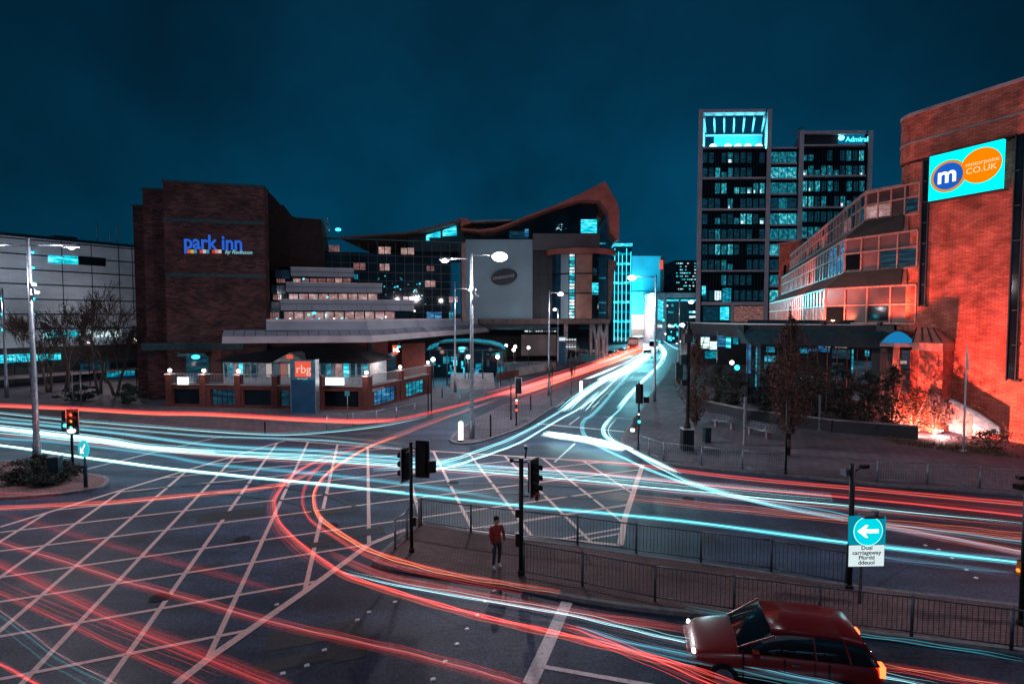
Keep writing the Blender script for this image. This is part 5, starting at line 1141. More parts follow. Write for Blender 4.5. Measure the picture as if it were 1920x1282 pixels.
b = MB(); c_ = D(1001, 929, Yp)+Vector((.14, -.14, 0)); f_ = Vector((math.cos(math.radians(-38)), math.sin(math.radians(-38)), 0)); s_ = Vector((-f_.y, f_.x, 0)); rg = lambda r, d: [c_+s_*math.cos(k*math.pi/10)*r+Vector((0, 0, 1))*math.sin(k*math.pi/10)*r+f_*d for k in range(20)]
b.hexa(rg(.13, -.06), rg(.13, -.03), pbr('sign_red', (.6, .05, .04), .4)); b.hexa(rg(.095, -.03), rg(.095, -.02), pbr('sign_dark', (.03, .03, .04), .4)); b.build('turn_sign', t)
b = MB(); b.box(c_+f_*.0, (.02, .02, .12), white_edge, math.radians(-38)); b.box(c_+Vector((.03, .0, .04))+f_*.0, (.06, .02, .02), white_edge, math.radians(50)); b.build('turn_arrow', t)
b = MB(); b.tube([D(978, 866, Yp), D(990, 866, Yp)], .025, black, 5); b.tube([D(978, 930, Yp), D(992, 930, Yp)], .025, black, 5); b.tube([D(978, 866, Yp), D(962, 864, Yp)], .03, black, 5); b.ball(D(959, 863, Yp), .07, black, 8); b.tube([D(985, 858, Yp), D(987, 840, Yp)], .03, black, 6); b.box(D(986, 838, Yp), (.1, .22, .09), black); b.build('bracket', t)
pushbox(t, p, 2.0, -1, orange_b, .26); pushbox(t, p, 1.15, -1, orange_b, .42)
t, p, h = sig_pole(137, 884, 765, 'lit signal on the left island showing red over a white panel', r=.065)
Yp = p.y
o = sig_head(t, D(139, 788, Yp)+Vector((0, -.1, 0)), math.radians(-75), True, (red_l, amber_l, cyan_l), ht=1.02, wd=.34)
b = MB(); b.ball(D(140.5, 806, Yp)+Vector((0, -.22, 0)), .17, soft_white, 12, 1.1, .8); b.box(D(140.5, 806, Yp)+Vector((0, -.1, 0)), (.5, .06, .42), black, .25); b.build('lit_panel', t)
b = MB(); b.box(D(121, 789, Yp)+Vector((0, .12, 0)), (.42, .2, 1.05), black, -.3); b.build('signal_head', t)
b = MB(); b.box(D(122, 797, Yp)+Vector((0, .0, 0)), (.46, .04, .42), pbr('blue_board', (.02, .14, .2), .4), -.2); b.ball(D(124, 797, Yp)+Vector((0, -.05, 0)), .1, cyan_l, 8); b.build('green_arrow', t)
light('POINT', D(139, 775, Yp)+Vector((0, -.7, 0)), 30, (1, .1, .05), t, .1)
t, p, h = sig_pole(968, 797, 704, 'slim signal on the street island with a black head and small red and white lamps', r=.06)
Yp = p.y; sig_head(t, D(972, 723, Yp), math.radians(70), True, ht=.98, wd=.3)
for y, m in ((755, red_l), (768, red_l), (750, soft_white)): b = MB(); b.box(D(968.5, y, Yp)+Vector((0, -.1, 0)), (.12, .1, .14), m); b.build('indicator', t)
t, p, h = sig_pole(958, 786, 706, 'bare black pole standing left of the slim signal on the street island', r=.055)
t, p, h = sig_pole(1197, 842, 716, 'black signal on the right street corner with a side box and bright push button', r=.06)
Yp = p.y; sig_head(t, D(1199, 738, Yp), math.radians(60), True, ht=1.0, wd=.26); b = MB(); b.box(D(1209, 749, Yp), (.5, .2, .38), black); b.build('signal_box', t)
b = MB(); b.ball(D(1198, 790, Yp)+Vector((0, -.08, 0)), .1, MATS['cyan_glow'], 8); b.ball(D(1197, 776, Yp)+Vector((0, -.08, 0)), .06, soft_white, 8); b.build('push_button', t)
b = MB(); b.box(D(1186, 806, Yp), (.22, .2, .16), soft_white); tag(b.build('lit_marker'), 'low white lit marker beside the corner signal', 'marker')
t, p, h = sig_pole(1473, 888, 752, 'thin dark pole with two orange push button boxes in front of the big tree', r=.05); pushbox(t, p, 2.0, 1, orange_b, .3); pushbox(t, p, 1.2, 1, orange_b, .4)
t, p, h = sig_pole(1592, 1104, 870, 'plain black pole behind the blue arrow sign with a small camera on top', r=.075)
b = MB(); b.tube([p+Vector((0, 0, h-.25)), p+Vector((.35, .1, h-.1))], .025, black, 5); b.box(p+Vector((.42, .1, h-.1)), (.26, .12, .1), black, .3); b.box(p+Vector((-.15, .1, h-.25)), (.2, .2, .2), galv, .3); b.build('camera', t)
t, p, h = sig_pole(1916, 1170, 890, 'black pole at the right edge of the photo with camera and orange button box', r=.085)
b = MB(); b.box(p+Vector((-.2, 0, h-.3)), (.3, .2, .14), black, .4); b.box(p+Vector((-.1, .1, h-.1)), (.2, .12, .1), black); b.build('camera', t); pushbox(t, p, 1.55, -1, orange_b, .42)
b = MB(); b.ball(p+Vector((-.21, -.05, 1.5)), .05, amber_l, 8); b.build('button_light', t)
# ---------------------------------------------------------------- signs
p = G(1612, 1130, KZ); t = thing('road_sign', p, 'lit blue arrow sign over a white bilingual dual carriageway plate at the island end', 'road sign')
Fd = Fac(p[:2], (1, .04)); zt_ = Fd.hit(1612, 965)[1]
b = MB(); b.tube([p, (p.x, p.y, zt_-.2)], .045, galv, 10); b.build('pole', t)
uL_, uR_ = Fd.hit(1587.5, 1000)[0], Fd.hit(1652.5, 1000)[0]; z2_ = Fd.hit(1612, 1017)[1]; z3_ = Fd.hit(1612, 1057)[1]
b = MB(); b.fbox(Fd, uL_, uR_, z2_+.01, zt_, .06, .16, glow('sign_teal', (.0, .24, .34), .9, 'NONE')); b.build('lit_face', t)
b = MB(); cu, cz = (uL_+uR_)/2, (zt_+z2_)/2; rr = (uR_-uL_)*.42
cir = lambda r, n: [Fd.pt(cu+r*math.cos(k*math.pi/20), cz+r*math.sin(k*math.pi/20), n) for k in range(40)]
b.hexa(cir(rr, .155), cir(rr, .163), glow('sign_rim', (.4, 1, 1), 1.0, 'NONE')); b.hexa(cir(rr*.94, .16), cir(rr*.94, .168), glow('sign_cyan', (.0, .62, .72), 1.0, 'NONE')); b.build('disc', t)
b = MB(); q = lambda u, z, n: Fd.pt(cu+rr*u, cz+rr*z, n); wm = glow('sign_white', (.9, 1, 1), 1.2, 'NONE')
for pts_ in ([(-.15, .13), (-.15, -.13), (.68, -.13), (.68, .13)], [(-.75, 0), (-.2, -.42), (-.02, -.42), (-.32, 0), (-.02, .42), (-.2, .42)], [(-.5, .13), (-.5, -.13), (-.1, -.13), (-.1, .13)]): b.hexa([q(u, z, .168) for u, z in pts_], [q(u, z, .178+.001*len(pts_)) for u, z in pts_], wm)
b.build('arrow', t)
b = MB(); b.fbox(Fd, uL_-.015, uR_-.005, z3_, z2_-.015, .07, .14, glow('plate_white', (.62, .74, .76), 1.0, 'NONE')); b.fbox(Fd, uL_-.03, uR_+.01, z3_-.015, z2_, .065, .13, black); b.build('plate', t)
for k, s_t in enumerate(['Dual', 'carriageway', 'Ffordd', 'ddeuol']): text('lettering', s_t, Fd.pt(cu-.01, z2_-.135-.142*k, .145), Fd.d, (0, 0, 1), .162, black, t, .003, 'CENTER', bold=.002, sx=1.08)
b = MB(); b.fbox(Fd, uL_+.3, uR_-.15, zt_, zt_+.07, .02, .3, galv); b.tube([Fd.pt(cu+.2, zt_+.05, .2), Fd.pt(cu+.1, zt_+.22, .35), Fd.pt(cu-.1, zt_+.26, .45)], .05, galv, 6); b.build('sign_lamp', t)
p = G(161, 912, KZ); t = thing('keep_left_sign', p, 'round lit blue keep left sign on a short teal post, left island', 'road sign')
b = MB(); b.lathe(p, [(.085, 0), (.085, 1.0), (.045, 1.03), (.045, zat(850, p.y)-p.z)], teal_trim, 10); b.build('post', t)
b = MB(); cz = zat(841, p.y); rr = .40; cir = lambda r, n: [Vector((p.x+r*.82*math.cos(k*math.pi/16)-.0, p.y-n-.25*r*math.cos(k*math.pi/16), cz+r*math.sin(k*math.pi/16))) for k in range(32)]
b.hexa(cir(rr, .0), cir(rr, .07), glow('keep_cyan', (.02, .55, .62), 1.0)); b.hexa(cir(rr*.9, .07), cir(rr*.9, .075), glow('keep_blue', (.03, .42, .52), 1.0, 'NONE')); b.build('disc', t)
b = MB(); b.hexa([Vector((p.x+x*.82, p.y-.09-.25*x, cz+z)) for x, z in [(.2, .22), (.13, .27), (-.12, -.05), (-.05, -.12)]], [Vector((p.x+x*.82, p.y-.1-.25*x, cz+z)) for x, z in [(.2, .22), (.13, .27), (-.12, -.05), (-.05, -.12)]], MATS['sign_white']); b.hexa([Vector((p.x+x*.82, p.y-.09-.25*x, cz+z)) for x, z in [(-.2, .1), (-.22, -.22), (.08, -.2)]], [Vector((p.x+x*.82, p.y-.1-.25*x, cz+z)) for x, z in [(-.2, .1), (-.22, -.22), (.08, -.2)]], MATS['sign_white']); b.build('arrow', t)
for px, py, yt, lb_ in [(864, 827, 792, 'lit white keep left bollard on the island nose by the tall lamp'), (1089.5, 738, 715, 'lit white bollard at the far tip of the street island')]:
    p = G(px, py, KZ); hh = zat(yt, p.y)-p.z; o = None; b = MB(); b.box(p+Vector((0, 0, hh/2+.05)), (.30, .2, hh-.1), soft_white); b.ball(p+Vector((0, 0, hh)), .145, soft_white, 10, 1, .6); o = tag(b.build('lit_bollard'), lb_, 'bollard', 'lit white bollards'); b = MB(); b.box(p+Vector((0, 0, .05)), (.38, .3, .1), black); b.build('base', o)
for px, py, yt, lb_ in [(920, 818, 777, 'dark slim post at the kerb corner right of the tall lamp'), (995, 768, 741, 'small dark post on the paved street island'), (497, 812, 790, 'short black post on the left kerb below the totem sign'), (829, 745, 727, 'black litter post by the end of the brick terrace'), (809, 776, 702, 'slim dark pole on the hotel kerb beside the guard rail end'), (803, 776, 722, 'thin pole beside the slim dark pole on the hotel kerb')]:
    p = G(px, py, KZ); hh = zat(yt, p.y)-p.z; b = MB(); b.lathe(p, [(.075, 0), (.06, .1), (.055, hh-.05), (.07, hh-.03), (.03, hh)], black, 8); tag(b.build('post'), lb_, 'post')
p = G(652, 786, KZ); t = thing('parking_sign', p, 'small round parking sign on a grey post before the brick terrace', 'sign'); hh = zat(735, p.y)
b = MB(); b.tube([p, (p.x, p.y, hh)], .035, galv, 6); b.build('post', t); b = MB(); b.box((p.x, p.y-.05, hh-.1), (.38, .03, .38), pbr('sign_blue', (.05, .25, .32), .4)); b.build('plate', t)
# tall thin poles behind left
for px, py, yt, lb_ in [(137, 760, 697, 'thin pale pole left of a twin one behind the red light trails'), (152.5, 762, 697, 'thin pale pole right of its twin behind the red light trails'), (1343, 747, 622, 'thin dark mast by the brick leaved tree on the forecourt')]:
    p = G(px, py, KZ); b = MB(); b.lathe(p, [(.06, 0), (.045, zat(yt, p.y))], galv, 6); tag(b.build('thin_pole'), lb_, 'pole')
p = G(1396, 833, KZ); b = MB(); b.lathe(p, [(.16, 0), (.16, .05), (.105, .06), (.10, zat(745, p.y)-p.z)], galv, 12); tag(b.build('steel_post'), 'thick short steel post standing before the left bench end', 'post')
p = G(1536, 806, KZ); b = MB(); b.lathe(p, [(.16, 0), (.16, .05), (.09, .06), (.08, zat(740, p.y)-p.z)], galv, 10); tag(b.build('steel_post'), 'grey steel post right of the big leaved tree', 'post')
# flagpoles
p = G(1413, 754, KZ); t = thing('flagpole', p, 'white flagpole with a limp blue, white and red flag on the forecourt', 'flagpole'); z = zat(634, p.y)
b = MB(); b.lathe(p, [(.07, 0), (.045, z-p.z)], white_metal, 8); b.build('pole', t)
flag = MB()
for k in range(9):
    a0, a1 = k/9, (k+1)/9; z0_, z1_ = z-.2-3.0*a0, z-.2-3.0*a1; m = pbr('flag_blue', (.03, .09, .3), .8) if k < 3 and 'flag_blue' not in MATS else (MATS['flag_blue'] if k < 3 else (pbr('flag_white', (.5, .5, .55), .8) if 'flag_white' not in MATS else MATS['flag_white']) if k < 6 else (pbr('flag_red', (.6, .04, .02), .8) if 'flag_red' not in MATS else MATS['flag_red']))
    w0, w1 = .35+.12*math.sin(k*1.3), .35+.12*math.sin(k*1.3+1.3)
    flag.hexa([(p.x-w0, p.y-.1, z0_), (p.x-.05, p.y, z0_), (p.x-.05, p.y+.03, z0_), (p.x-w0, p.y-.07, z0_)], [(p.x-w1, p.y-.1, z1_), (p.x-.05, p.y, z1_), (p.x-.05, p.y+.03, z1_), (p.x-w1, p.y-.07, z1_)], m)
flag.build('flag', t)
p = G(1806, 845, KZ); t = thing('banner_pole', p, 'white leaning pole with a narrow furled banner before the brick arena', 'flagpole'); tp = D(1813, 651, p.y)
b = MB(); b.tube([p+Vector((0, 0, .03)), p+Vector((0, 0, 1.3)), tp], [.06, .06, .035], white_metal, 8); b.box(p+Vector((0, 0, .03)), (.55, .3, .05), white_metal, .4); b.build('pole', t)
b = MB(); q = D(1812, 690, p.y); b.hexa([q+Vector((-.02, 0, -.1)), q+Vector((.22, .05, -.1)), q+Vector((.22, .08, -.1)), q+Vector((-.02, .03, -.1))], [tp, tp+Vector((.02, 0, 0)), tp+Vector((.02, .03, 0)), tp+Vector((0, .03, 0))], white_metal); b.build('banner', t)
# dark ornate column with square plinth
p = G(1288, 843, KZ); t = thing('camera_column', p, 'tall dark column on a square plinth on the right street corner', 'column'); z = zat(603, p.y)
b = MB(); b.box(p+Vector((0, 0, .65)), (.66, .6, 1.3), black); b.box(p+Vector((0, 0, 1.33)), (.72, .66, .06), white_edge); b.build('plinth', t)
b = MB(); b.lathe(p, [(.24, 1.36), (.2, 1.5), (.12, 1.8), (.11, 5.0), (.15, 5.05), (.15, 5.2), (.11, 5.25), (.10, z-p.z-1.0), (.2, z-p.z-.95), (.2, z-p.z-.5), (.07, z-p.z-.4), (.05, z-p.z)], black, 12); b.build('shaft', t)
b = MB(); b.box(p+Vector((-.25, -.1, 4.2)), (.35, .25, .35), black); b.box(p+Vector((-.3, 0, 5.6)), (.35, .3, .6), teal_trim); b.box(p+Vector((-.05, 0, 6.9)), (.5, .4, .5), dark_metal); b.build('equipment_box', t)
b = MB()
for k in range(5): b.box(p+Vector((-.26+.13*k, -.31, .62)), (.03, .02, 1.0), teal_trim)
b.build('plinth_ribs', t)
# benches, bin, planter
def bench(px0, py0, px1, py1, label):
    a, c = G(px0, py0, KZ), G(px1, py1, KZ); d = (c-a).normalized(); s = Vector((-d.y, d.x, 0)); t = thing('bench', (a+c)/2, label, 'bench', 'steel mesh benches'); L_ = (c-a).length
    b = MB()
    for k in range(5): o_ = s*(.08+.1*k)+Vector((0, 0, .45)); b.tube([a+o_, c+o_], .018, galv, 5)
    for k in range(9): q = a+d*L_*k/8+Vector((0, 0, .45)); b.tube([q+s*.06, q+s*.5], .014, galv, 4)
    b.build('seat', t); b = MB()
    for k in range(4): o_ = s*(.52+.03*k)+Vector((0, 0, .52+.12*k)); b.tube([a+o_, c+o_], .018, galv, 5)
    for k in range(9): q = a+d*L_*k/8+Vector((0, 0, 0)); b.tube([q+s*.5+Vector((0, 0, .45)), q+s*.62+Vector((0, 0, .9))], .014, galv, 4)
    b.build('backrest', t)
    for k in (.15, .85): q = a+d*L_*k+s*.28; b = MB(); b.box(q+Vector((0, 0, .22)), (.14, .36, .44), concrete, math.atan2(d.y, d.x)); b.build('leg', t)
bench(1333, 799, 1376, 806, 'left steel mesh bench facing the planter by the small leaved tree'); bench(1395, 812, 1442, 824, 'right steel mesh bench behind the thick steel post')
p = G(1325, 829, KZ); b = MB(); b.box(p+Vector((0, 0, .45)), (.42, .36, .9), teal_trim, .2); b.box(p+Vector((0, 0, .93)), (.46, .4, .06), black, .2); o = tag(b.build('litter_bin'), 'dark green square litter bin between column and bench', 'litter bin')
p = G(1273, 712, KZ); b = MB(); b.box(p+Vector((0, 0, 1.1)), (.9, .5, 2.2), teal_trim); b.box(p+Vector((0, 0, 2.25)), (1.1, .7, .1), black); tag(b.build('phone_kiosk'), 'dark kiosk on the far right footway beside the dark column', 'kiosk')
a, c, e_, f_ = G(1313, 770, 0), G(1400, 790, 0), G(1560, 812, 0), G(1720, 826, 0); pw = MB(); 
for q0, q1 in ((a, c), (c, e_), (e_, f_)): pw.bar(q0+Vector((0, 0, .5)), q1+Vector((0, 0, .5)), .35, .9, darkwall); pw.bar(q0+Vector((0, 0, .99)), q1+Vector((0, 0, .99)), .4, .06, concrete)
pw.bar(a+Vector((0, 0, .5)), G(1318, 742, 0)+Vector((0, 0, .5)), .35, .9, darkwall)
tag(pw.build('planter_wall'), 'low dark planter wall holding the forecourt shrubs', 'planter wall')
# utility cabinet and blue advertising stand
p = G(100, 905, KZ); b = MB(); b.box(p+Vector((-.05, .2, .62)), (.46, .4, 1.25), teal_trim, .2); b.box(p+Vector((-.05, .2, 1.27)), (.5, .44, .05), galv, .2); tag(b.build('utility_cabinet'), 'grey green utility cabinet among the shrubs on the left island', 'cabinet')
p = G(1055, 683, KZ); t = thing('advertising_panel', p, 'tall blue advertising stand before the cinema columns', 'advertising stand'); z = zat(641, p.y)
b = MB(); b.box((p.x, p.y, (z+p.z)/2), (1.6, .3, z-p.z), navy); b.build('panel', t); b = MB(); b.box((p.x, p.y, z+.5), (1.6, .3, .9), grey_band); b.box((p.x, p.y-.2, z+.5), (1.3, .05, .5), soft_white if False else MATS['plate_white']); b.build('header', t)
p = G(1070, 686, KZ); b = MB(); b.box((p.x, p.y-.5, 4.0), (1.9, .1, 1.7), MATS['darkwall'] if 'darkwall' in MATS else darkwall)
for i in range(4):
    for j in range(4): b.box((p.x-.7+.45*i, p.y-.57, 3.4+.4*j), (.3, .04, .22), [MATS['plate_white'], lit_pink, grey_band][(i*3+j) % 3])
for s_ in (-.8, .8): b.tube([(p.x+s_, p.y-.45, .1), (p.x+s_, p.y-.45, 3.2)], .05, galv, 6)
tag(b.build('notice_board'), 'notice board with small pale posters beside the blue advertising stand', 'notice board')
# ================================================================ TREES AND PLANTS
def branch(mb, tw, p, d, L_, r, depth, spread, rng, up=.25):
    pts = [p]; rr = [r]; q = Vector(p); dd = Vector(d)
    for k in range(3):
        dd = (dd+Vector((rng.uniform(-1, 1), rng.uniform(-1, 1), rng.uniform(-.3, 1)*up))*.16).normalized(); q = q+dd*L_/3; pts.append(q.copy()); rr.append(r*(1-.16*(k+1)))
    rr = [max(q_, .017) for q_ in rr]; (mb if depth > 2 else tw).tube(pts, rr, bark if depth > 2 else twig, 6 if depth > 2 else 3, depth > 2)
    if depth == 0: return
    n = 2 if depth > 3 else 3
    for k in range(n+(rng.random() < .4)):
        a = rng.uniform(0, 2*math.pi); s = rng.uniform(.5, 1)*spread; ax = dd.orthogonal().normalized(); ax.rotate(Matrix.Rotation(a, 3, dd)); nd = (dd+ax*s+Vector((0, 0, up*rng.uniform(.2, 1.4)))).normalized()
        branch(mb, tw, pts[rng.choice([1, 2, 3, 3])], nd, L_*rng.uniform(.62, .82), rr[-1]*rng.uniform(.6, .75), depth-1, spread, rng, up)
def bare_tree(px, py, ytop, label, seed, spread=.55, depth=6, grp='bare trees before the clad building', lean=0, r=.16):
    rng = random.Random(seed); p = G(px, py, KZ-.1); H_ = zat(ytop, p.y)-p.z; t = thing('bare_tree', p, label, 'tree', grp); m, c = MB(), MB()
    for k in range(2 if spread > .5 else 1):
        branch(m, c, p+Vector((k*.25, 0, 0)), Vector((lean+(k-.5)*.25*(spread > .5), 0, 1)).normalized(), H_*.34, r, depth, spread, rng, .22 if spread > .5 else .6)
    m.build('trunk', t); c.build('crown', t)
bare_tree(89, 737, 590, 'bare tree with dark trunk, leftmost beside the thick lamp pole', 1)
bare_tree(123, 732, 575, 'bare tree second from the left, pale trunk', 2)
bare_tree(185, 740, 560, 'forked bare tree with white trunks before the clad building', 3, .62)
bare_tree(214, 743, 562, 'bare tree closest to the brick hotel edge', 4, .6)
bare_tree(60, 735, 600, 'bare tree half hidden behind the thick lamp pole', 6)
bare_tree(1034, 762, 668, 'small upright bare tree on the street island, nearer one', 8, .28, 5, 'bare saplings on the street island', r=.07)
bare_tree(1071, 742, 655, 'small upright bare tree on the street island, farther one', 9, .28, 5, 'bare saplings on the street island', r=.07)
def leafcloud(mb, c, sx, sy, sz, n, size, mats, rng, gap=.0, shape=None):
    cl = [(Vector((rng.gauss(0, .42), rng.gauss(0, .42), rng.uniform(-1, 1)))) for _ in range(max(6, n//40))]
    for i in range(n):
        k = rng.choice(cl); v = k+Vector((rng.gauss(0, .16), rng.gauss(0, .16), rng.gauss(0, .09)))
        w_ = shape(v.z) if shape else math.sqrt(max(.05, 1-v.z*v.z))
        q = Vector((c[0]+v.x*sx*w_, c[1]+v.y*sy*w_, c[2]+v.z*sz)); s = size*rng.uniform(.5, 1.3)
        a = Vector((rng.uniform(-1, 1), rng.uniform(-1, 1), rng.uniform(-1, 1))).normalized(); b_ = a.orthogonal().normalized()
        mb.face([q-a*s, q+b_*s*.5, q+a*s, q-b_*s*.5], mats[i % len(mats)])
def leafy_tree(px, py, ytop, ybot, wpx, label, seed, n=5200, mats=None, size=.10):
    rng = random.Random(seed); p = G(px, py, KZ-.1); Y = p.y; zt_, zb_ = zat(ytop, Y), zat(ybot, Y); wd = wpx*Y/1000/2
    t = thing('hornbeam_tree', p, label, 'tree', 'upright trees holding dead leaves'); m, c = MB(), MB()
    m.tube([p, p+Vector((.05, 0, zb_)), p+Vector((0, .1, zt_*.6)), p+Vector((.1, 0, zt_*.95))], [.14, .11, .07, .02], bark, 8)
    for k in range(34):
        z = zb_*.8+(zt_-zb_)*.8*rng.random(); a = rng.uniform(0, 6.3); m.tube([p+Vector((0, 0, z)), p+Vector((math.cos(a)*wd*.5, math.sin(a)*wd*.5, z+wd*1.0)), p+Vector((math.cos(a)*wd*.8, math.sin(a)*wd*.8, z+wd*2.2))], [.035, .02, .006], bark, 4, False)
    m.build('trunk', t); leafcloud(c, (p.x, p.y, (zt_+zb_)/2), wd*1.35, wd*1.35, (zt_-zb_)/2, n, size, mats or [leaf_d, leaf_d, twig], rng, shape=lambda z: max(.12, (1-max(0, z)**2*.85)*(1-max(0, -z)**3*.75)))
    c.build('crown', t)
leafy_tree(1303, 800, 640, 790, 44, 'narrow tree with red brown dead leaves beside the dark column', 11, 2700)
leafy_tree(1478, 842, 598, 812, 66, 'biggest upright tree with brown dead leaves behind the thin pole', 12, 5200)
def shrub(px, py, ytop, wpx, label, seed, n=2200, mats=None, size=.09, z0=KZ, cat='shrub', name='shrub', grp=None):
    rng = random.Random(seed); p = G(px, py, z0); Y = p.y; h = zat(ytop, Y)-p.z; wd = wpx*Y/1000/2; t = thing(name, p, label, cat, grp); c, m = MB(), MB()
    for k in range(9): a = rng.uniform(0, 6.3); m.tube([p, p+Vector((math.cos(a)*wd*.3, math.sin(a)*wd*.3, h*.5)), p+Vector((math.cos(a)*wd*.7, math.sin(a)*wd*.6, h*.9))], [.035, .02, .006], bark, 4, False)
    m.build('stems', t); leafcloud(c, (p.x, p.y, p.z+h*.52), wd*1.3, wd*1.0, h*.48, n, size, mats or [leaf_g], rng); c.build('foliage', t)
G1 = 'dark shrubs in the forecourt planter'
for i, (x, y, yt, wd, lb_) in enumerate([(1345, 757, 682, 40, 'dark shrub left of the round lamp by the flagpole'), (1375, 768, 700, 50, 'dark shrub right under the round lamp by the flagpole'), (1440, 790, 690, 60, 'dark shrub left of the biggest leaved tree'), (1520, 800, 672, 60, 'tall dark shrub right of the biggest leaved tree'), (1575, 806, 680, 56, 'dark shrub behind the grey steel post'), (1625, 812, 700, 60, 'dark shrub before the shopfront middle'), (1670, 815, 690, 52, 'dark shrub left of the round lamp before the brick porch')]): shrub(x, y, yt, wd, lb_, 40+i, 2600, [leaf_g, leaf_g, twig], grp=G1, size=.11)
leaf_r = pbr('pale_leaf', (.13, .085, .06), .7, scale=4, var=.5)
shrub(1712, 812, 728, 74, 'red lit bushy shrub beside the floodlight', 60, 3600, [leaf_r, leaf_r, twig, leaf_b], size=.085); shrub(1752, 815, 752, 48, 'low red lit shrub right against the bright wall', 61, 1600, [leaf_r, leaf_b], size=.07)
shrub(1858, 842, 806, 90, 'low bushy planting at the right foot of the brick wall', 62, 2400, [leaf_b, leaf_g], size=.06)
bm = MB(); rng = random.Random(70)
a, c = G(1690, 838), G(1925, 866); f = FS.n
for k in range(900):
    t_ = rng.random(); q = a.lerp(c, t_)+Vector((0, rng.uniform(.1, 2.2), .12)); h = rng.uniform(.1, .35); s = Vector((rng.uniform(-.12, .12), rng.uniform(-.08, .08), h)); bm.face([q-Vector((.02, 0, 0)), q+Vector((.02, 0, 0)), q+s], leaf_b)
tag(bm.build('planting_bed'), 'low planting along the foot of the red brick wall', 'plants', kind='stuff')
for i, (x, y, yt, wd, lb_) in enumerate([(74, 893, 856, 84, 'low dark shrub round the foot of the thick lamp pole'), (112, 898, 866, 60, 'low dark shrub round the signal foot on the left island'), (36, 905, 882, 60, 'low dark shrub at the outer left end of the island'), (90, 908, 888, 70, 'low dark shrub at the front of the left island')]): shrub(x, y, yt, wd, lb_, 80+i, 2600, [leaf_g, leaf_g, twig], size=.07, grp='low shrubs on the left island')
for px, py, yt, wd, lb_ in [(150, 752, 722, 46, 'low dark hedge clump behind the twin pale poles'), (238, 757, 722, 44, 'low dark hedge clump at the brick hotel corner')]: shrub(px, py, yt, wd, lb_, px, 1500, [leaf_g], size=.12)
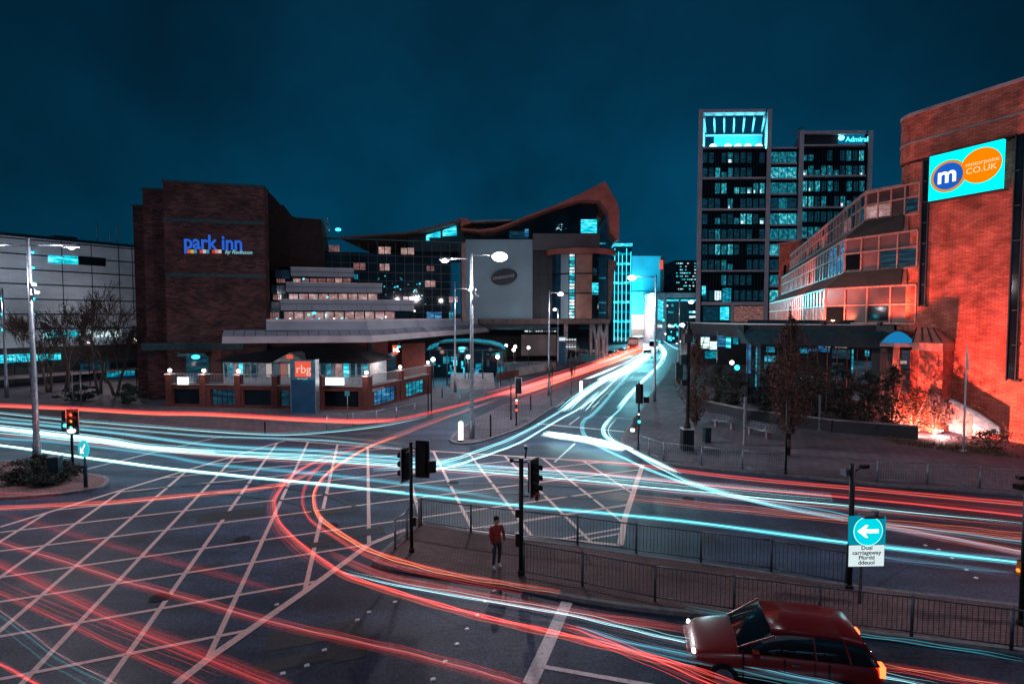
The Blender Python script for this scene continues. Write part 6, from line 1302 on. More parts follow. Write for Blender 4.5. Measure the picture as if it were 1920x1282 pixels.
# ================================================================ PERSON, CAR, BUS
def person(px, py, h, label, top, seed=0, face=0):
    p = G(px, py, KZ); k = h/1.75
    jn = {'pel': (0, 0, .95), 'ch': (0, .0, 1.25), 'nk': (0, .0, 1.47), 'hd': (0, -.02, 1.60), 'ht': (0, -.02, 1.72), 'ls': (-.19, 0, 1.41), 'le': (-.25, -.03, 1.13), 'lw': (-.23, -.14, .90), 'rs': (.19, 0, 1.41), 're': (.26, -.01, 1.13), 'rw': (.25, -.1, .89),
          'lh': (-.10, 0, .90), 'lk': (-.11, -.05, .50), 'la': (-.11, .02, .09), 'lt': (-.12, -.15, .04), 'rh': (.10, 0, .90), 'rk': (.12, .0, .50), 'ra': (.13, .09, .09), 'rt': (.14, -.08, .04)}
    rad = {'pel': .15, 'ch': .165, 'nk': .06, 'hd': .09, 'ht': .075, 'ls': .07, 'le': .052, 'lw': .036, 'rs': .07, 're': .052, 'rw': .036, 'lh': .105, 'lk': .065, 'la': .045, 'lt': .04, 'rh': .105, 'rk': .065, 'ra': .045, 'rt': .04}
    E_ = [('pel', 'ch'), ('ch', 'nk'), ('nk', 'hd'), ('hd', 'ht'), ('ch', 'ls'), ('ls', 'le'), ('le', 'lw'), ('ch', 'rs'), ('rs', 're'), ('re', 'rw'), ('pel', 'lh'), ('lh', 'lk'), ('lk', 'la'), ('la', 'lt'), ('pel', 'rh'), ('rh', 'rk'), ('rk', 'ra'), ('ra', 'rt')]
    for s, w_ in (('l', 'lw'), ('r', 'rw')):
        b_ = Vector(jn[w_]); jn[s+'p'] = tuple(b_+Vector((0, -.03, -.07))); rad[s+'p'] = .03; E_.append((w_, s+'p'))
        for q in range(4): jn[f'{s}f{q}'] = tuple(b_+Vector((-.024+.016*q, -.045-.004*q, -.10))); jn[f'{s}g{q}'] = tuple(b_+Vector((-.024+.016*q, -.03, -.155+.006*abs(q-1.5)))); rad[f'{s}f{q}'] = .009; rad[f'{s}g{q}'] = .008; E_ += [(s+'p', f'{s}f{q}'), (f'{s}f{q}', f'{s}g{q}')]
        jn[s+'t1'] = tuple(b_+Vector((0, -.075, -.08))); rad[s+'t1'] = .009; E_.append((s+'p', s+'t1'))
    names = list(jn); me = bpy.data.meshes.new('person_body'); me.from_pydata([tuple(Vector(jn[n])*k) for n in names], [(names.index(a), names.index(c)) for a, c in E_], [])
    o = bpy.data.objects.new('tmp', me); C.objects.link(o); sk = o.modifiers.new('s', 'SKIN'); sv = me.skin_vertices[0].data
    for i, n in enumerate(names): sv[i].radius = (rad[n]*k*(1.0), rad[n]*k*(.75 if n in ('pel', 'ch') else 1)); sv[i].use_root = (n == 'pel')
    sb = o.modifiers.new('u', 'SUBSURF'); sb.levels = 2; sb.render_levels = 2
    dg = bpy.context.evaluated_depsgraph_get(); m2_ = bpy.data.meshes.new_from_object(o.evaluated_get(dg)); bpy.data.objects.remove(o)
    m2_.materials.clear(); skin = pbr('skin', (.45, .26, .2), .6) if 'skin' not in MATS else MATS['skin']; tr_ = pbr('dark_trousers', (.03, .035, .06), .8) if 'dark_trousers' not in MATS else MATS['dark_trousers']; sh = pbr('pale_shoes', (.5, .55, .6), .6) if 'pale_shoes' not in MATS else MATS['pale_shoes']
    for m in (skin, top, tr_, sh): m2_.materials.append(m)
    for f_ in m2_.polygons:
        f_.use_smooth = True; c_ = f_.center/k; z_ = c_.z
        f_.material_index = 3 if z_ < .115 else 2 if z_ < .9 and abs(c_.x) < .2 else 0 if (z_ > 1.46 and abs(c_.x) < .12) or (z_ < .91 and abs(c_.x) > .19) else 1
    o = bpy.data.objects.new('person', m2_); C.objects.link(o); o.location = p; o.rotation_euler.z = face; tag(o, label, 'person')
    hb = MB(); hb.ball((0, .012*k, 1.655*k), .108*k, pbr('hair', (.02, .014, .012), .8) if 'hair' not in MATS else MATS['hair'], 12, .9, 1.0); hb.build('hair', o, False)
    fb = MB()
    for s_ in (-.032, .032): fb.ball((s_*k, -.108*k, 1.63*k), .009*k, MATS['black_paint'], 6)
    fb.hexa([(-.012*k, -.10*k, 1.585*k), (.012*k, -.10*k, 1.585*k), (.004*k, -.125*k, 1.59*k), (-.004*k, -.125*k, 1.59*k)], [(-.005*k, -.10*k, 1.63*k), (.005*k, -.10*k, 1.63*k), (.003*k, -.11*k, 1.63*k), (-.003*k, -.11*k, 1.63*k)], skin); fb.bar((-.02*k, -.108*k, 1.565*k), (.02*k, -.108*k, 1.565*k), .006, .006, leaf_d)
    for s_ in (-.092, .092): fb.ball((s_*k, 0, 1.61*k), .022*k, skin, 6, .5)
    fb.build('face', o, False)
    return o
person(931, 1064, 1.72, 'person in a red jacket waiting on the paved central island', pbr('red_jacket', (.32, .04, .035), .85, scale=9, bump=.8), face=.5)
def car(loc, ang, L_, label, paint, name='car', W_=1.74, H_=1.46):
    t = thing(name, loc, label, 'car', rz=ang)
    glass = MATS.get('car_glass') or pbr('car_glass', (.008, .010, .013), .06, var=.2, spec=.9); trim = black
    # side profile of a hatchback, nose toward +x: (x, lower z, upper z, half width)
    st = [(-1, .42, .60, .62), (-.97, .34, .92, .74), (-.86, .28, .98, .84), (-.55, .22, .98, .87), (-.1, .20, .96, .87), (.30, .20, .94, .87), (.52, .22, .90, .86), (.80, .26, .80, .82), (.94, .30, .70, .74), (1, .38, .58, .60)]
    b = MB(); sx = L_/2; rings = []
    for x, zl, zu, hw in st: w_ = hw*W_/1.74; r = [(x*sx, -w_*.94, zl), (x*sx, -w_, (zl+zu)*.46), (x*sx, -w_*.97, zu*.93), (x*sx, -w_*.86, zu), (x*sx, 0, zu+.03), (x*sx, w_*.86, zu), (x*sx, w_*.97, zu*.93), (x*sx, w_, (zl+zu)*.46), (x*sx, w_*.94, zl), (x*sx, 0, zl-.02)]; rings.append(r)
    def loft(mb, rings, m):
        n = len(rings[0]); i0 = len(mb.v); k = mb.mi(m)
        for r in rings: mb.v += [tuple(p) for p in r]
        for j in range(len(rings)-1):
            for q in range(n): a = i0+j*n+q; c = i0+j*n+(q+1) % n; mb.f.append((a, c, c+n, a+n)); mb.m.append(k); mb.sm.append(True)
        mb.f.append(tuple(i0+q for q in range(n))); mb.f.append(tuple(i0+(len(rings)-1)*n+q for q in reversed(range(n)))); mb.m += [k, k]; mb.sm += [False]*2
    loft(b, rings, paint); body = b.build('body', t, False); sd_ = body.modifiers.new('smooth', 'SUBSURF'); sd_.levels = sd_.render_levels = 2
    cabin = [(-.93, .95, 1.04, .70), (-.80, .93, H_-.08, .66), (-.55, .93, H_, .64), (-.1, .92, H_, .645), (.12, .92, H_-.05, .65), (.46, .90, .97, .76)]
    b = MB(); rings = []
    for x, zl, zu, hw in cabin: lo = .80*W_/1.74; hi = hw*W_/1.74; rings.append([(x*sx, -lo, zl), (x*sx, -(hi+.02), zu-.10), (x*sx, -hi*.88, zu-.015), (x*sx, 0, zu), (x*sx, hi*.88, zu-.015), (x*sx, hi+.02, zu-.10), (x*sx, lo, zl)])
    loft(b, rings, glass); wo_ = b.build('windows', t, False)
    b = MB(); rings = []
    for x, zl, zu, hw in cabin[1:5]: hi = hw*W_/1.74; rings.append([(x*sx, -hi-.03, zu-.11), (x*sx, -hi*.9, zu+.0), (x*sx, 0, zu+.02), (x*sx, hi*.9, zu+.0), (x*sx, hi+.03, zu-.11), (x*sx, 0, zu-.06)])
    loft(b, rings, paint)
    for s_ in (-1, 1):
        for xa, za, xb, zb_ in ((-.92, .96, -.8, H_-.1), (-.32, .94, -.30, H_-.08), (.10, H_-.1, .46, .93), (-.66, .95, -.60, H_-.08)): b.bar((xa*sx, s_*.80*W_/1.74, za), (xb*sx, s_*.67*W_/1.74, zb_), .035, .035, paint)
    b.build('roof', t, False)
    for x in (.62, -.60):
        for s_ in (-1, 1):
            c_ = (x*sx, s_*(W_/2-.09), .31); b = MB(); b.tube([(c_[0], c_[1]-.1, c_[2]), (c_[0], c_[1]+.1, c_[2])], .31, black, 20); wh = b.build('wheel', t, False)
            b = MB(); b.tube([(c_[0], c_[1]+s_*.095, c_[2]), (c_[0], c_[1]+s_*.108, c_[2])], .21, galv, 12); 
            for q in range(5): a = q*1.257; b.bar((c_[0], c_[1]+s_*.112, c_[2]), (c_[0]+.19*math.cos(a), c_[1]+s_*.112, c_[2]+.19*math.sin(a)), .03, .02, galv)
            b.build('rim', wh, False)
    for s_ in (-1, 1):
        b = MB(); b.ball((.925*sx, s_*.60, .68), .10, MATS.get('head_glow') or glow('head_glow', (.9, 1, 1), 6), 8, .5, .45); b.build('headlight', t, False)
        b = MB(); b.box((-.965*sx, s_*.66, .82), (.10, .2, .24), MATS.get('tail_glow') or glow('tail_glow', (1, .08, .02), 6)); b.build('tail_light', t, False)
        b = MB(); b.box((.30*sx, s_*(W_/2+.06), .98), (.14, .16, .12), paint); b.build('mirror', t, False)
        b = MB(); b.bar((-.15*sx, s_*(W_/2+.003), .80), (-.07*sx, s_*(W_/2+.003), .80), .02, .03, galv); b.bar((-.30*sx, s_*(W_/2-.0), .30), (-.30*sx, s_*(W_/2), .92), .012, .01, black); b.build('door_handle', t, False)
    b = MB()
    for s_ in (-1, 1):
        for x in (.42, .0, -.44): b.bar((x*sx, s_*(W_/2-.012), .34), (x*sx, s_*(W_/2-.012), .90), .012, .03, black)
        b.bar((-.7*sx, s_*(W_/2-.014), .26), (.55*sx, s_*(W_/2-.014), .26), .03, .1, black)
    b.build('door_gap', t, False)
    b = MB(); b.box((-.995*sx, 0, .6), (.03, .5, .12), MATS['plate_white']); b.box((1.0*sx, 0, .42), (.03, .8, .14), black); b.build('number_plate', t, False)
    return t
redp = pbr('red_car_paint', (.17, .008, .008), .26, var=.05, spec=.7)
a, c = G(1290, 1176, .8), G(1620, 1216, .8); dcar = (a-c).normalized(); cc = (G(1284, 1190, .5)+G(1640, 1245, .7))/2
car((cc.x, cc.y, 0), math.atan2(dcar.y, dcar.x), 4.0, 'red hatchback waiting in the near lane with tail lights glowing', redp)
# vehicles far up the street
silver = pbr('silver_paint', (.3, .3, .33), .3, .4, var=.1); darkp = pbr('dark_paint', (.03, .03, .04), .25, var=.1)
st_ang = math.radians(69)
for px, py, lb_, pt_, fl in [(1148, 670, 'dark car driving away behind the red lights at the end of the street', darkp, 0), (1168, 664, 'silver car driving away farthest up the street', silver, 0), (1214, 668, 'silver car coming down the street with headlights lit', silver, 1)]:
    p = G(px, py); car((p.x, p.y, 0), st_ang+math.pi*fl, 4.2, lb_, pt_)
p = G(1192, 657); t = thing('bus', (p.x, p.y, 0), 'red and cream bus far up the street with a lit rear', 'bus', rz=st_ang)
crm = pbr('bus_paint', (.45, .10, .09), .35, var=.1); b = MB(); b.box((0, 0, 1.9), (10, 2.5, 3.1), crm); b.box((0, 0, 3.5), (9.6, 2.2, .14), crm); b.build('body', t, False)
b = MB(); b.box((-5.03, 0, 2.4), (.06, 2.1, 1.1), lit_pink); b.box((0, -1.27, 2.4), (9, .05, .9), lit_pink); b.box((0, 1.27, 2.4), (9, .05, .9), lit_pink); b.build('windows', t, False)
for s_ in (-1, 1):
    b = MB(); b.box((-5.06, s_*1.0, 1.1), (.06, .25, .5), MATS['tail_glow']); b.build('tail_light', t, False)
    for x in (-3, 3.3): b = MB(); b.tube([(x, s_*1.1-.12, .48), (x, s_*1.1+.12, .48)], .48, black, 14); b.build('wheel', t, False)
p = G(1226, 657); t = thing('van', (p.x, p.y, 0), 'white van coming down the street with glaring headlights', 'van', rz=st_ang+math.pi)
b = MB(); wv = pbr('van_white', (.6, .6, .62), .35); b.hexa([(-2.6, -1, .4), (2.6, -1, .4), (2.6, 1, .4), (-2.6, 1, .4)], [(-2.6, -.9, 2.5), (1.4, -.9, 2.5), (1.4, .9, 2.5), (-2.6, .9, 2.5)], wv); b.build('body', t, False)
b = MB(); b.bar((2.45, 0, 1.2), (1.5, 0, 2.3), 1.7, .06, MATS['car_glass']); b.build('windscreen', t, False)
for s_ in (-1, 1):
    b = MB(); b.ball((2.6, s_*.75, .8), .22, MATS['head_glow'], 8); b.build('headlight', t, False)
    for x in (-1.7, 1.7): b = MB(); b.tube([(x, s_*.95-.1, .35), (x, s_*.95+.1, .35)], .35, black, 14); b.build('wheel', t, False)
# ================================================================ LIGHT TRAILS left by the passing traffic: thin glowing lines at lamp height
TC = {'white': ((.48, .95, 1.0), 1.45), 'cyan': ((.09, .54, .68), .8), 'blue': ((.08, .25, .38), .8), 'red': ((.82, .065, .055), .72), 'orange': ((1.0, .24, .10), .8), 'pink': ((.75, .26, .25), .7)}
TM = {}
def tmat(c, s, samp=False):
    k = (c, round(s, 2), samp)
    if k not in TM: TM[k] = trailmat('trail_%s_%d%s' % (c, int(s*100), 'b' if samp else ''), TC[c][0], s*TC[c][1], 'FRONT' if samp else 'NONE')
    return TM[k]
def trails(label, path, z, width, n, col, s=.5, r=.02, seed=0, zs=.12, frag=0.0, base=None, cat='light trail', tail=0):
    """a stream of n parallel lines along the photo path, spread over width metres across the lane; base = (half width, colour, strength) adds the faint wide glow of the stream"""
    rng = random.Random(seed+len(path)*13+int(path[0][1])); P = smooth([G(x, y, z) for x, y in path], 8)
    n = max(2, round(n*.6)); z_fine = True; sm_ = 'blazing' in label; near = max(path[0][1], path[-1][1], path[len(path)//2][1]); fade = 1.15 if near > 940 else 1.0 if near > 860 else 1.0; r = r*(.72 if near > 900 else .85 if near > 820 else 1.35 if near < 725 and 'white' in label else 1.0)
    if base: base = (base[0], base[1], base[2]*(.30 if path[0][1] > 860 or path[-1][1] > 1100 else .7))
    for i in range(n):
        o_ = rng.gauss(0, .32)*width if n > 2 else (i-.5*(n-1))*width*.5; dz = rng.uniform(-zs, zs)
        Q = [q+Vector((0, 0, dz)) for q in offset(P, o_)]
        if frag and rng.random() < frag: a = rng.randrange(0, max(1, len(Q)-10)); Q = Q[a:a+rng.randrange(8, max(9, len(Q)))]
        if len(Q) < 3: continue
        c = col if isinstance(col, str) else rng.choice(col); b = MB(); main = rng.randrange(3)
        for q_ in range(3 if z_fine else 1):                 # each lamp cluster lays down a few strands
            rr = r*(rng.uniform(.5, 1.1) if q_ == 0 else rng.uniform(.2, .5)); k = len(Q); rad = [rr*min(1, .12+j/(k*.14+1), .12+(k-1-j)/(k*(tail or .14)+1)) for j in range(k)]
            do, dz = (0, 0) if q_ == 0 else (rng.uniform(-1, 1)*max(.05, width*.3), rng.uniform(-.09, .09)); Q2 = [v+Vector((0, 0, dz)) for v in offset(Q, do)]
            wob = rng.uniform(0, 6); Q2 = [v+Vector((0, 0, .012*math.sin(wob+j*.9))) for j, v in enumerate(Q2)]
            b.tube(Q2, rad, tmat(c, s*fade*rng.choice([.25, .5, .8, 1.2, 1.7]), sm_), 4)
        ob = b.build('light_trail'); tag(ob, label, cat, label)
    if base:
        hw, c, st = base
        b = MB(); k_ = b.mi(tmat(c, st))
        for f_ in (1, .7, .4):
            L1, L2 = offset(P, -hw*f_), offset(P, hw*f_); K = len(P)
            i0 = len(b.v)
            for j in range(K):
                tp_ = min(1, .05+j/(K*.14+1), .05+(K-1-j)/(K*(tail or .14)+1)); mid_ = (L1[j]+L2[j])/2; L1[j] = mid_+(L1[j]-mid_)*tp_; L2[j] = mid_+(L2[j]-mid_)*tp_
                b.v += [tuple(L1[j]+Vector((0, 0, -.012*f_))), tuple(L2[j]+Vector((0, 0, -.012*f_))), tuple(L2[j]+Vector((0, 0, .012*f_))), tuple(L1[j]+Vector((0, 0, .012*f_)))]
            for j in range(K-1):
                for q in range(4): a = i0+j*4+q; c_ = i0+j*4+(q+1) % 4; b.f.append((a, c_, c_+4, a+4)); b.m.append(k_); b.sm.append(False)
            b.f += [tuple(i0+q for q in (3, 2, 1, 0)), tuple(i0+(K-1)*4+q for q in range(4))]; b.m += [k_, k_]; b.sm += [False, False]
        ob = b.build('light_trail'); tag(ob, label, cat, label)
# --- main road, left to right
W1 = [(-80, 829), (0, 835), (153, 857), (338, 881), (587, 906), (759, 924), (962, 946), (1140, 962), (1313, 980), (1583, 1016), (1920, 1055), (2080, 1078)]
trails('thick cyan light trail crossing the whole picture nearest the central island', W1, .65, .26, 9, ['cyan', 'blue', 'cyan'], .30, .03, 1, .10, base=(.20, 'cyan', .05))
trails('brightest white light trail from the left edge past the left island', W1[:6], .68, .14, 6, 'white', .62, .026, 2, .06, base=(.11, 'white', .12), tail=.5)
trails('blue light trail just above the brightest white one', [(-60, 814), (0, 821), (109, 829), (284, 850), (400, 870), (587, 887), (800, 912), (962, 938)], .65, .30, 6, ['cyan', 'blue'], .28, .028, 3, base=(.20, 'blue', .07))
W3 = [(-60, 797), (0, 802), (96, 813), (191, 824), (273, 837), (400, 846), (587, 855), (744, 866), (973, 879), (1150, 893), (1350, 911), (1560, 930)]
trails('broad white light trail through the middle of the stream at left', W3, .65, .42, 11, ['white', 'white', 'cyan'], .42, .026, 4, base=(.30, 'cyan', .07), tail=.55)
trails('white core of the broad light trail at the far left', W3[:6], .7, .34, 7, 'white', .65, .034, 5, base=(.26, 'white', .08), tail=.5)
W4 = [(-60, 808), (0, 814), (191, 833), (273, 840), (400, 854), (634, 869), (744, 877), (833, 882), (970, 893), (1098, 904), (1300, 924), (1600, 953), (1920, 985)]
trails('thin white light trail below the broad one, reaching the right side', W4, .65, .16, 5, ['white', 'white', 'cyan', 'pink'], .36, .020, 6)
trails('upper cyan light trails above the broad white one', [(-60, 768), (0, 772), (109, 783), (218, 792), (400, 806), (540, 812), (700, 798), (800, 779)], .65, .12, 3, ['cyan', 'white'], .26, .024, 7, base=(.12, 'blue', .05))
trails('thin cyan light trails fanning across the upper left lane', [(-60, 775), (0, 780), (109, 791), (273, 805), (400, 815), (600, 822), (760, 838)], .65, .7, 8, ['cyan', 'white', 'blue'], .22, .018, 8)
trails('cyan light trails in the second lane at the left edge', [(-60, 786), (0, 790), (191, 809), (400, 835), (587, 845), (744, 858), (900, 870)], .65, .75, 12, ['cyan', 'white', 'cyan', 'blue'], .26, .022, 9, base=(.35, 'blue', .05))
trails('blue light trail on the right between red ones', [(1000, 893), (1100, 903), (1313, 927), (1500, 950), (1655, 982), (1780, 999), (1920, 1018), (2020, 1033)], .65, .22, 5, ['blue', 'cyan'], .20, .022, 10, base=(.2, 'blue', .05))
trails('faint blue light trail below the right one', [(1600, 1010), (1655, 1024), (1780, 1040), (1920, 1052), (2020, 1063)], .5, .3, 4, 'blue', .2, .03, 11, base=(.28, 'blue', .05))
trails('faint blue light trail lowest behind the arrow sign', [(1600, 1032), (1655, 1043), (1780, 1058), (1900, 1073)], .4, .2, 3, 'blue', .16, .03, 12, base=(.2, 'blue', .04))
# --- red on the right part of the main road
trails('upper thick red light trail on the right carriageway', [(1060, 862), (1185, 872), (1399, 898), (1612, 917), (1780, 933), (1920, 946), (2040, 958)], .8, .26, 9, ['red', 'red', 'orange', 'pink'], .30, .026, 20, base=(.22, 'red', .07))
trails('second thick red light trail on the right carriageway', [(900, 872), (1100, 886), (1313, 908), (1612, 934), (1780, 951), (1920, 966), (2040, 979)], .8, .28, 8, ['red', 'pink', 'red'], .20, .026, 21, base=(.22, 'red', .08))
trails('thin red light trail through the middle of the right carriageway', [(1120, 925), (1313, 945), (1463, 960), (1659, 979), (1790, 991), (1920, 1005), (2020, 1014)], .8, .07, 3, ['red', 'orange'], .30, .024, 22, base=(.06, 'red', .08))
trails('wide faded pink light trail crossing toward the right edge', [(1640, 985), (1752, 1007), (1840, 1023), (1920, 1038), (2020, 1056)], .8, .18, 5, ['pink', 'red'], .18, .026, 23, base=(.14, 'red', .09))
trails('faint red light trails over the box junction middle', [(640, 905), (760, 888), (900, 876), (1100, 880), (1300, 900)], .8, .35, 5, ['red', 'pink'], .14, .016, 24)
# --- turning streams from the far street
S1 = [(1228, 652), (1190, 676), (1150, 702), (1120, 722), (1087, 743), (1058, 765), (1005, 797), (951, 824), (900, 843), (850, 860), (790, 872), (700, 880)]
trails('left pair of white light trails curving from the street into the junction', S1, .65, .10, 4, ['white', 'white', 'cyan'], .5, .03, 30, .05, base=(.07, 'cyan', .10))
S2 = [(1232, 655), (1200, 676), (1160, 706), (1125, 738), (1087, 764), (1042, 789), (981, 825), (940, 842), (900, 856), (840, 874), (770, 885)]
trails('right pair of white light trails curving from the street into the junction', S2, .65, .12, 4, ['white', 'cyan', 'white'], .55, .034, 31, .05, base=(.09, 'cyan', .12))
trails('middle faint cyan light trails curving left out of the street', [(1058, 780), (1000, 805), (951, 832), (890, 858), (820, 872), (740, 884)], .65, .35, 5, ['cyan', 'blue'], .22, .02, 32)
T3 = [(1238, 652), (1246, 664), (1245, 677), (1222, 702), (1200, 722), (1180, 745), (1162, 768), (1139, 789), (1129, 805), (1135, 820), (1164, 835), (1228, 872), (1292, 903), (1399, 934), (1484, 953), (1583, 972), (1655, 988), (1780, 1009), (1920, 1037), (2020, 1056)]
trails('outer white light trails turning right at the street corner', T3[:15], .65, .26, 7, ['white', 'cyan', 'cyan'], .36, .019, 33, .05, base=(.12, 'cyan', .06))
trails('thin white blue light trails continuing right behind the arrow sign', T3[12:], .65, .14, 6, ['cyan', 'white', 'pink', 'blue'], .26, .014, 133, .05, base=(.10, 'blue', .05))
T4 = [(1232, 654), (1225, 666), (1184, 697), (1125, 764), (1097, 787), (1092, 803), (1098, 817), (1122, 836), (1164, 856), (1228, 885), (1313, 914), (1420, 942), (1583, 975)]
trails('inner white light trails turning right at the street corner', T4, .65, .22, 5, ['white', 'cyan', 'cyan'], .42, .021, 34, .05, base=(.14, 'cyan', .09))
trails('bright white light trails bunched on the bend of the street corner', [(1150, 780), (1134, 800), (1140, 818), (1170, 836), (1215, 858), (1270, 884)], .65, .5, 8, 'white', .42, .024, 35)
trails('blazing white patch of headlight trails across the stop line', [(1020, 812), (1060, 818), (1100, 824), (1140, 833), (1175, 842)], .5, 1.0, 14, 'white', .75, .06, 36, .06, base=(.75, 'white', .22))
trails('long straight white light trails coming down the street', [(1230, 648), (1216, 664), (1180, 690), (1140, 714), (1100, 742), (1070, 770)], .65, 1.8, 26, ['white', 'white', 'cyan'], .52, .035, 37, frag=.4)
trails('dense far white light trails filling the street', [(1229, 642), (1222, 655), (1200, 672), (1160, 694), (1120, 712)], .7, 2.8, 32, ['white', 'white', 'cyan', 'pink'], .6, .055, 38, .2, frag=.5, base=(1.5, 'cyan', .10))
trails('right lane white light trails beside the right kerb of the street', [(1240, 646), (1246, 662), (1240, 682), (1212, 712), (1185, 742), (1166, 766)], .65, .8, 10, ['white', 'white', 'cyan'], .55, .035, 39, frag=.3)
trails('bright bend of headlight trails at the top of the street', [(1222, 636), (1236, 646), (1246, 660), (1240, 674)], .7, 1.0, 8, 'white', .8, .07, 40, .2)
trails('cyan light trail running right at the far end of the street', [(1230, 634), (1245, 640), (1262, 650), (1276, 655)], .7, .5, 4, ['cyan', 'white'], .5, .06, 41)
# --- red stream away up the street and round the hotel kerb
R0 = [(1200, 651), (1164, 665), (1120, 680), (1083, 695), (1030, 712), (977, 728), (925, 742), (869, 758), (810, 773), (744, 787), (670, 790), (560, 786), (400, 777), (273, 774), (137, 766), (0, 760), (-80, 757)]
trails('broad red light trail sweeping round the hotel kerb from street to left edge', R0, .9, .5, 9, ['red', 'red', 'orange', 'red'], .22, .03, 50, .14, base=(.22, 'red', .05))
trails('broad red light trail along the left kerb before the hotel', R0[9:], .95, .42, 9, ['red', 'orange'], .24, .05, 51, .18, base=(.36, 'red', .13))
trails('red light trails fanning across the left street carriageway', [(1195, 653), (1164, 668), (1110, 688), (1060, 704), (1000, 724), (940, 742)], .9, 2.6, 40, ['red', 'red', 'orange', 'pink'], .42, .045, 52, .2, frag=.45, base=(1.4, 'red', .05))
trails('far orange and red light trails at the top of the street', [(1205, 648), (1180, 659), (1150, 670), (1120, 681)], .9, 4.0, 30, ['red', 'orange', 'pink', 'pink'], .6, .07, 53, .6, frag=.6, base=(1.8, 'orange', .05))
trails('thin orange light trails marking the turn off the hotel kerb', [(935, 748), (869, 771), (816, 790), (744, 818), (690, 838)], .8, .35, 7, ['red', 'orange', 'pink'], .28, .02, 54, frag=.5)
O1 = [(744, 817), (700, 833), (657, 856), (613, 887), (592, 915), (589, 940), (600, 968), (637, 997), (690, 1028), (760, 1052), (850, 1075), (950, 1092), (1050, 1108)]
trails('inner orange light trail looping round the island nose', O1, .75, .14, 6, ['orange', 'orange', 'red'], .5, .020, 55, .05, base=(.07, 'orange', .05), tail=.5)
O2 = [(700, 825), (655, 845), (610, 867), (580, 898), (567, 935), (580, 973), (627, 1007), (680, 1039), (745, 1063), (860, 1090), (980, 1112)]
trails('second orange light trail looping outside the inner one', O2, .75, .16, 5, ['orange', 'red', 'red'], .45, .018, 56, .05, base=(.07, 'red', .05), tail=.5)
O3 = [(640, 845), (590, 866), (545, 893), (517, 930), (513, 950), (522, 980), (555, 1015), (600, 1049), (650, 1080), (733, 1108), (833, 1138), (933, 1164), (1067, 1194), (1180, 1222), (1300, 1255), (1400, 1290)]
trails('outer red light trail looping wide and running out at bottom right', O3, .75, .16, 7, ['red', 'red', 'orange'], .36, .020, 57, .05, base=(.09, 'red', .06))
trails('thin outermost red light trails of the wide loop', [(610, 868), (560, 880), (525, 905), (505, 945), (512, 985), (540, 1020), (590, 1062)], .75, .2, 4, 'red', .22, .014, 58)
trails('faded red light trails sliding along the front of the central island', [(620, 1035), (720, 1078), (850, 1106), (1000, 1135), (1140, 1158), (1300, 1180)], .75, .5, 8, ['red', 'pink'], .13, .02, 59, base=(.3, 'red', .03))
# --- left foreground
trails('orange red light trail rising from the left edge to the loop', [(-60, 956), (0, 952), (200, 942), (367, 927), (480, 916), (545, 902), (600, 876)], .75, .16, 7, ['red', 'orange', 'red'], .34, .018, 60, .05, base=(.12, 'red', .09))
trails('red light trail along the front of the left island', [(-60, 925), (0, 928), (60, 930), (120, 928)], .5, .15, 3, 'red', .2, .02, 61, base=(.1, 'red', .05))
trails('widest red light trail across the lower left corner', [(-60, 1032), (0, 1057), (133, 1120), (233, 1167), (333, 1207), (433, 1247), (520, 1282), (600, 1310)], .8, .20, 6, 'red', .10, .022, 62, .06, base=(.22, 'red', .085))
trails('long red light trail from the left edge to the bottom middle', [(-60, 995), (0, 1017), (133, 1057), (233, 1090), (333, 1117), (500, 1164), (633, 1195), (767, 1225), (900, 1260), (967, 1280), (1050, 1303)], .8, .26, 10, ['red', 'red', 'pink'], .14, .014, 63, .06, base=(.20, 'red', .05))
trails('red light trail below the widest one in the lower left', [(-60, 1080), (0, 1110), (133, 1170), (233, 1217), (333, 1260), (400, 1292)], .8, .10, 4, 'red', .20, .016, 64, .05, base=(.08, 'red', .07))
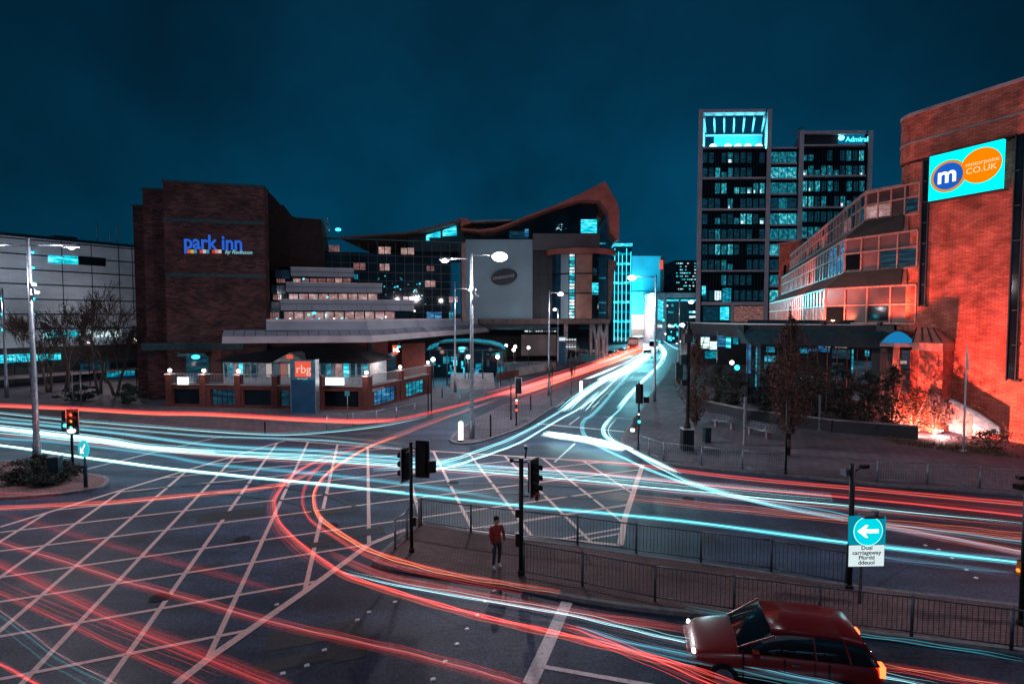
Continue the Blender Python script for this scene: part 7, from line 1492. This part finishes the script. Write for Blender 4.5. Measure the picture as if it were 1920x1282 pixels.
trails('lowest red light trail in the bottom left corner', [(-60, 1212), (0, 1243), (73, 1282), (110, 1305)], .8, .06, 4, ['red', 'orange'], .36, .012, 65, .04, base=(.05, 'red', .12))
trails('faint upper red light trail in the left foreground', [(0, 962), (80, 985), (167, 1010), (300, 1047), (430, 1082), (530, 1110)], .8, .2, 5, 'red', .10, .014, 66, base=(.14, 'red', .025))
trails('faint thin red light trails between the wide ones at lower left', [(0, 1090), (120, 1140), (233, 1185), (333, 1225), (430, 1262)], .8, .5, 6, 'red', .09, .012, 67)
trails('pale blue light trails in the lower left corner', [(-40, 1105), (0, 1135), (60, 1178), (120, 1222), (200, 1262), (260, 1292)], .6, .3, 8, ['blue', 'cyan', 'pink'], .13, .010, 68)
# --- right foreground
F1 = [(640, 1072), (740, 1096), (900, 1124), (1060, 1151), (1180, 1179), (1284, 1203), (1450, 1232), (1643, 1266), (1760, 1290)]
trails('bright white blue light trail along the near lane at bottom right', F1, .62, .10, 6, ['cyan', 'blue', 'white'], .26, .012, 70, .05, base=(.10, 'blue', .06))
trails('second blue light trail below the bright one at bottom right', [(1080, 1176), (1180, 1207), (1373, 1247), (1527, 1278), (1600, 1294)], .55, .14, 5, ['blue', 'cyan'], .24, .02, 71, base=(.12, 'blue', .10))
trails('thin pale light trails across the near lane below the island', [(690, 1092), (800, 1118), (933, 1142), (1080, 1168), (1250, 1205), (1420, 1240)], .6, .35, 7, ['blue', 'white', 'pink'], .14, .008, 72, frag=.5)
trails('blue light trail level with the roof of the red car', [(1284, 1134), (1450, 1160), (1604, 1184), (1760, 1206), (1920, 1232)], .9, .08, 3, ['cyan', 'blue'], .2, .012, 73)
trails('orange light trail beginning at the thick white stop line', [(1053, 1172), (1110, 1190), (1200, 1225), (1334, 1282), (1400, 1310)], .75, .06, 4, ['orange', 'red'], .5, .014, 74, base=(.05, 'red', .10))
trails('orange red light trail drawn from the red car tail light', [(1640, 1240), (1758, 1260), (1881, 1282), (1960, 1296)], .8, .10, 4, ['orange', 'red'], .30, .012, 75, base=(.09, 'red', .10))
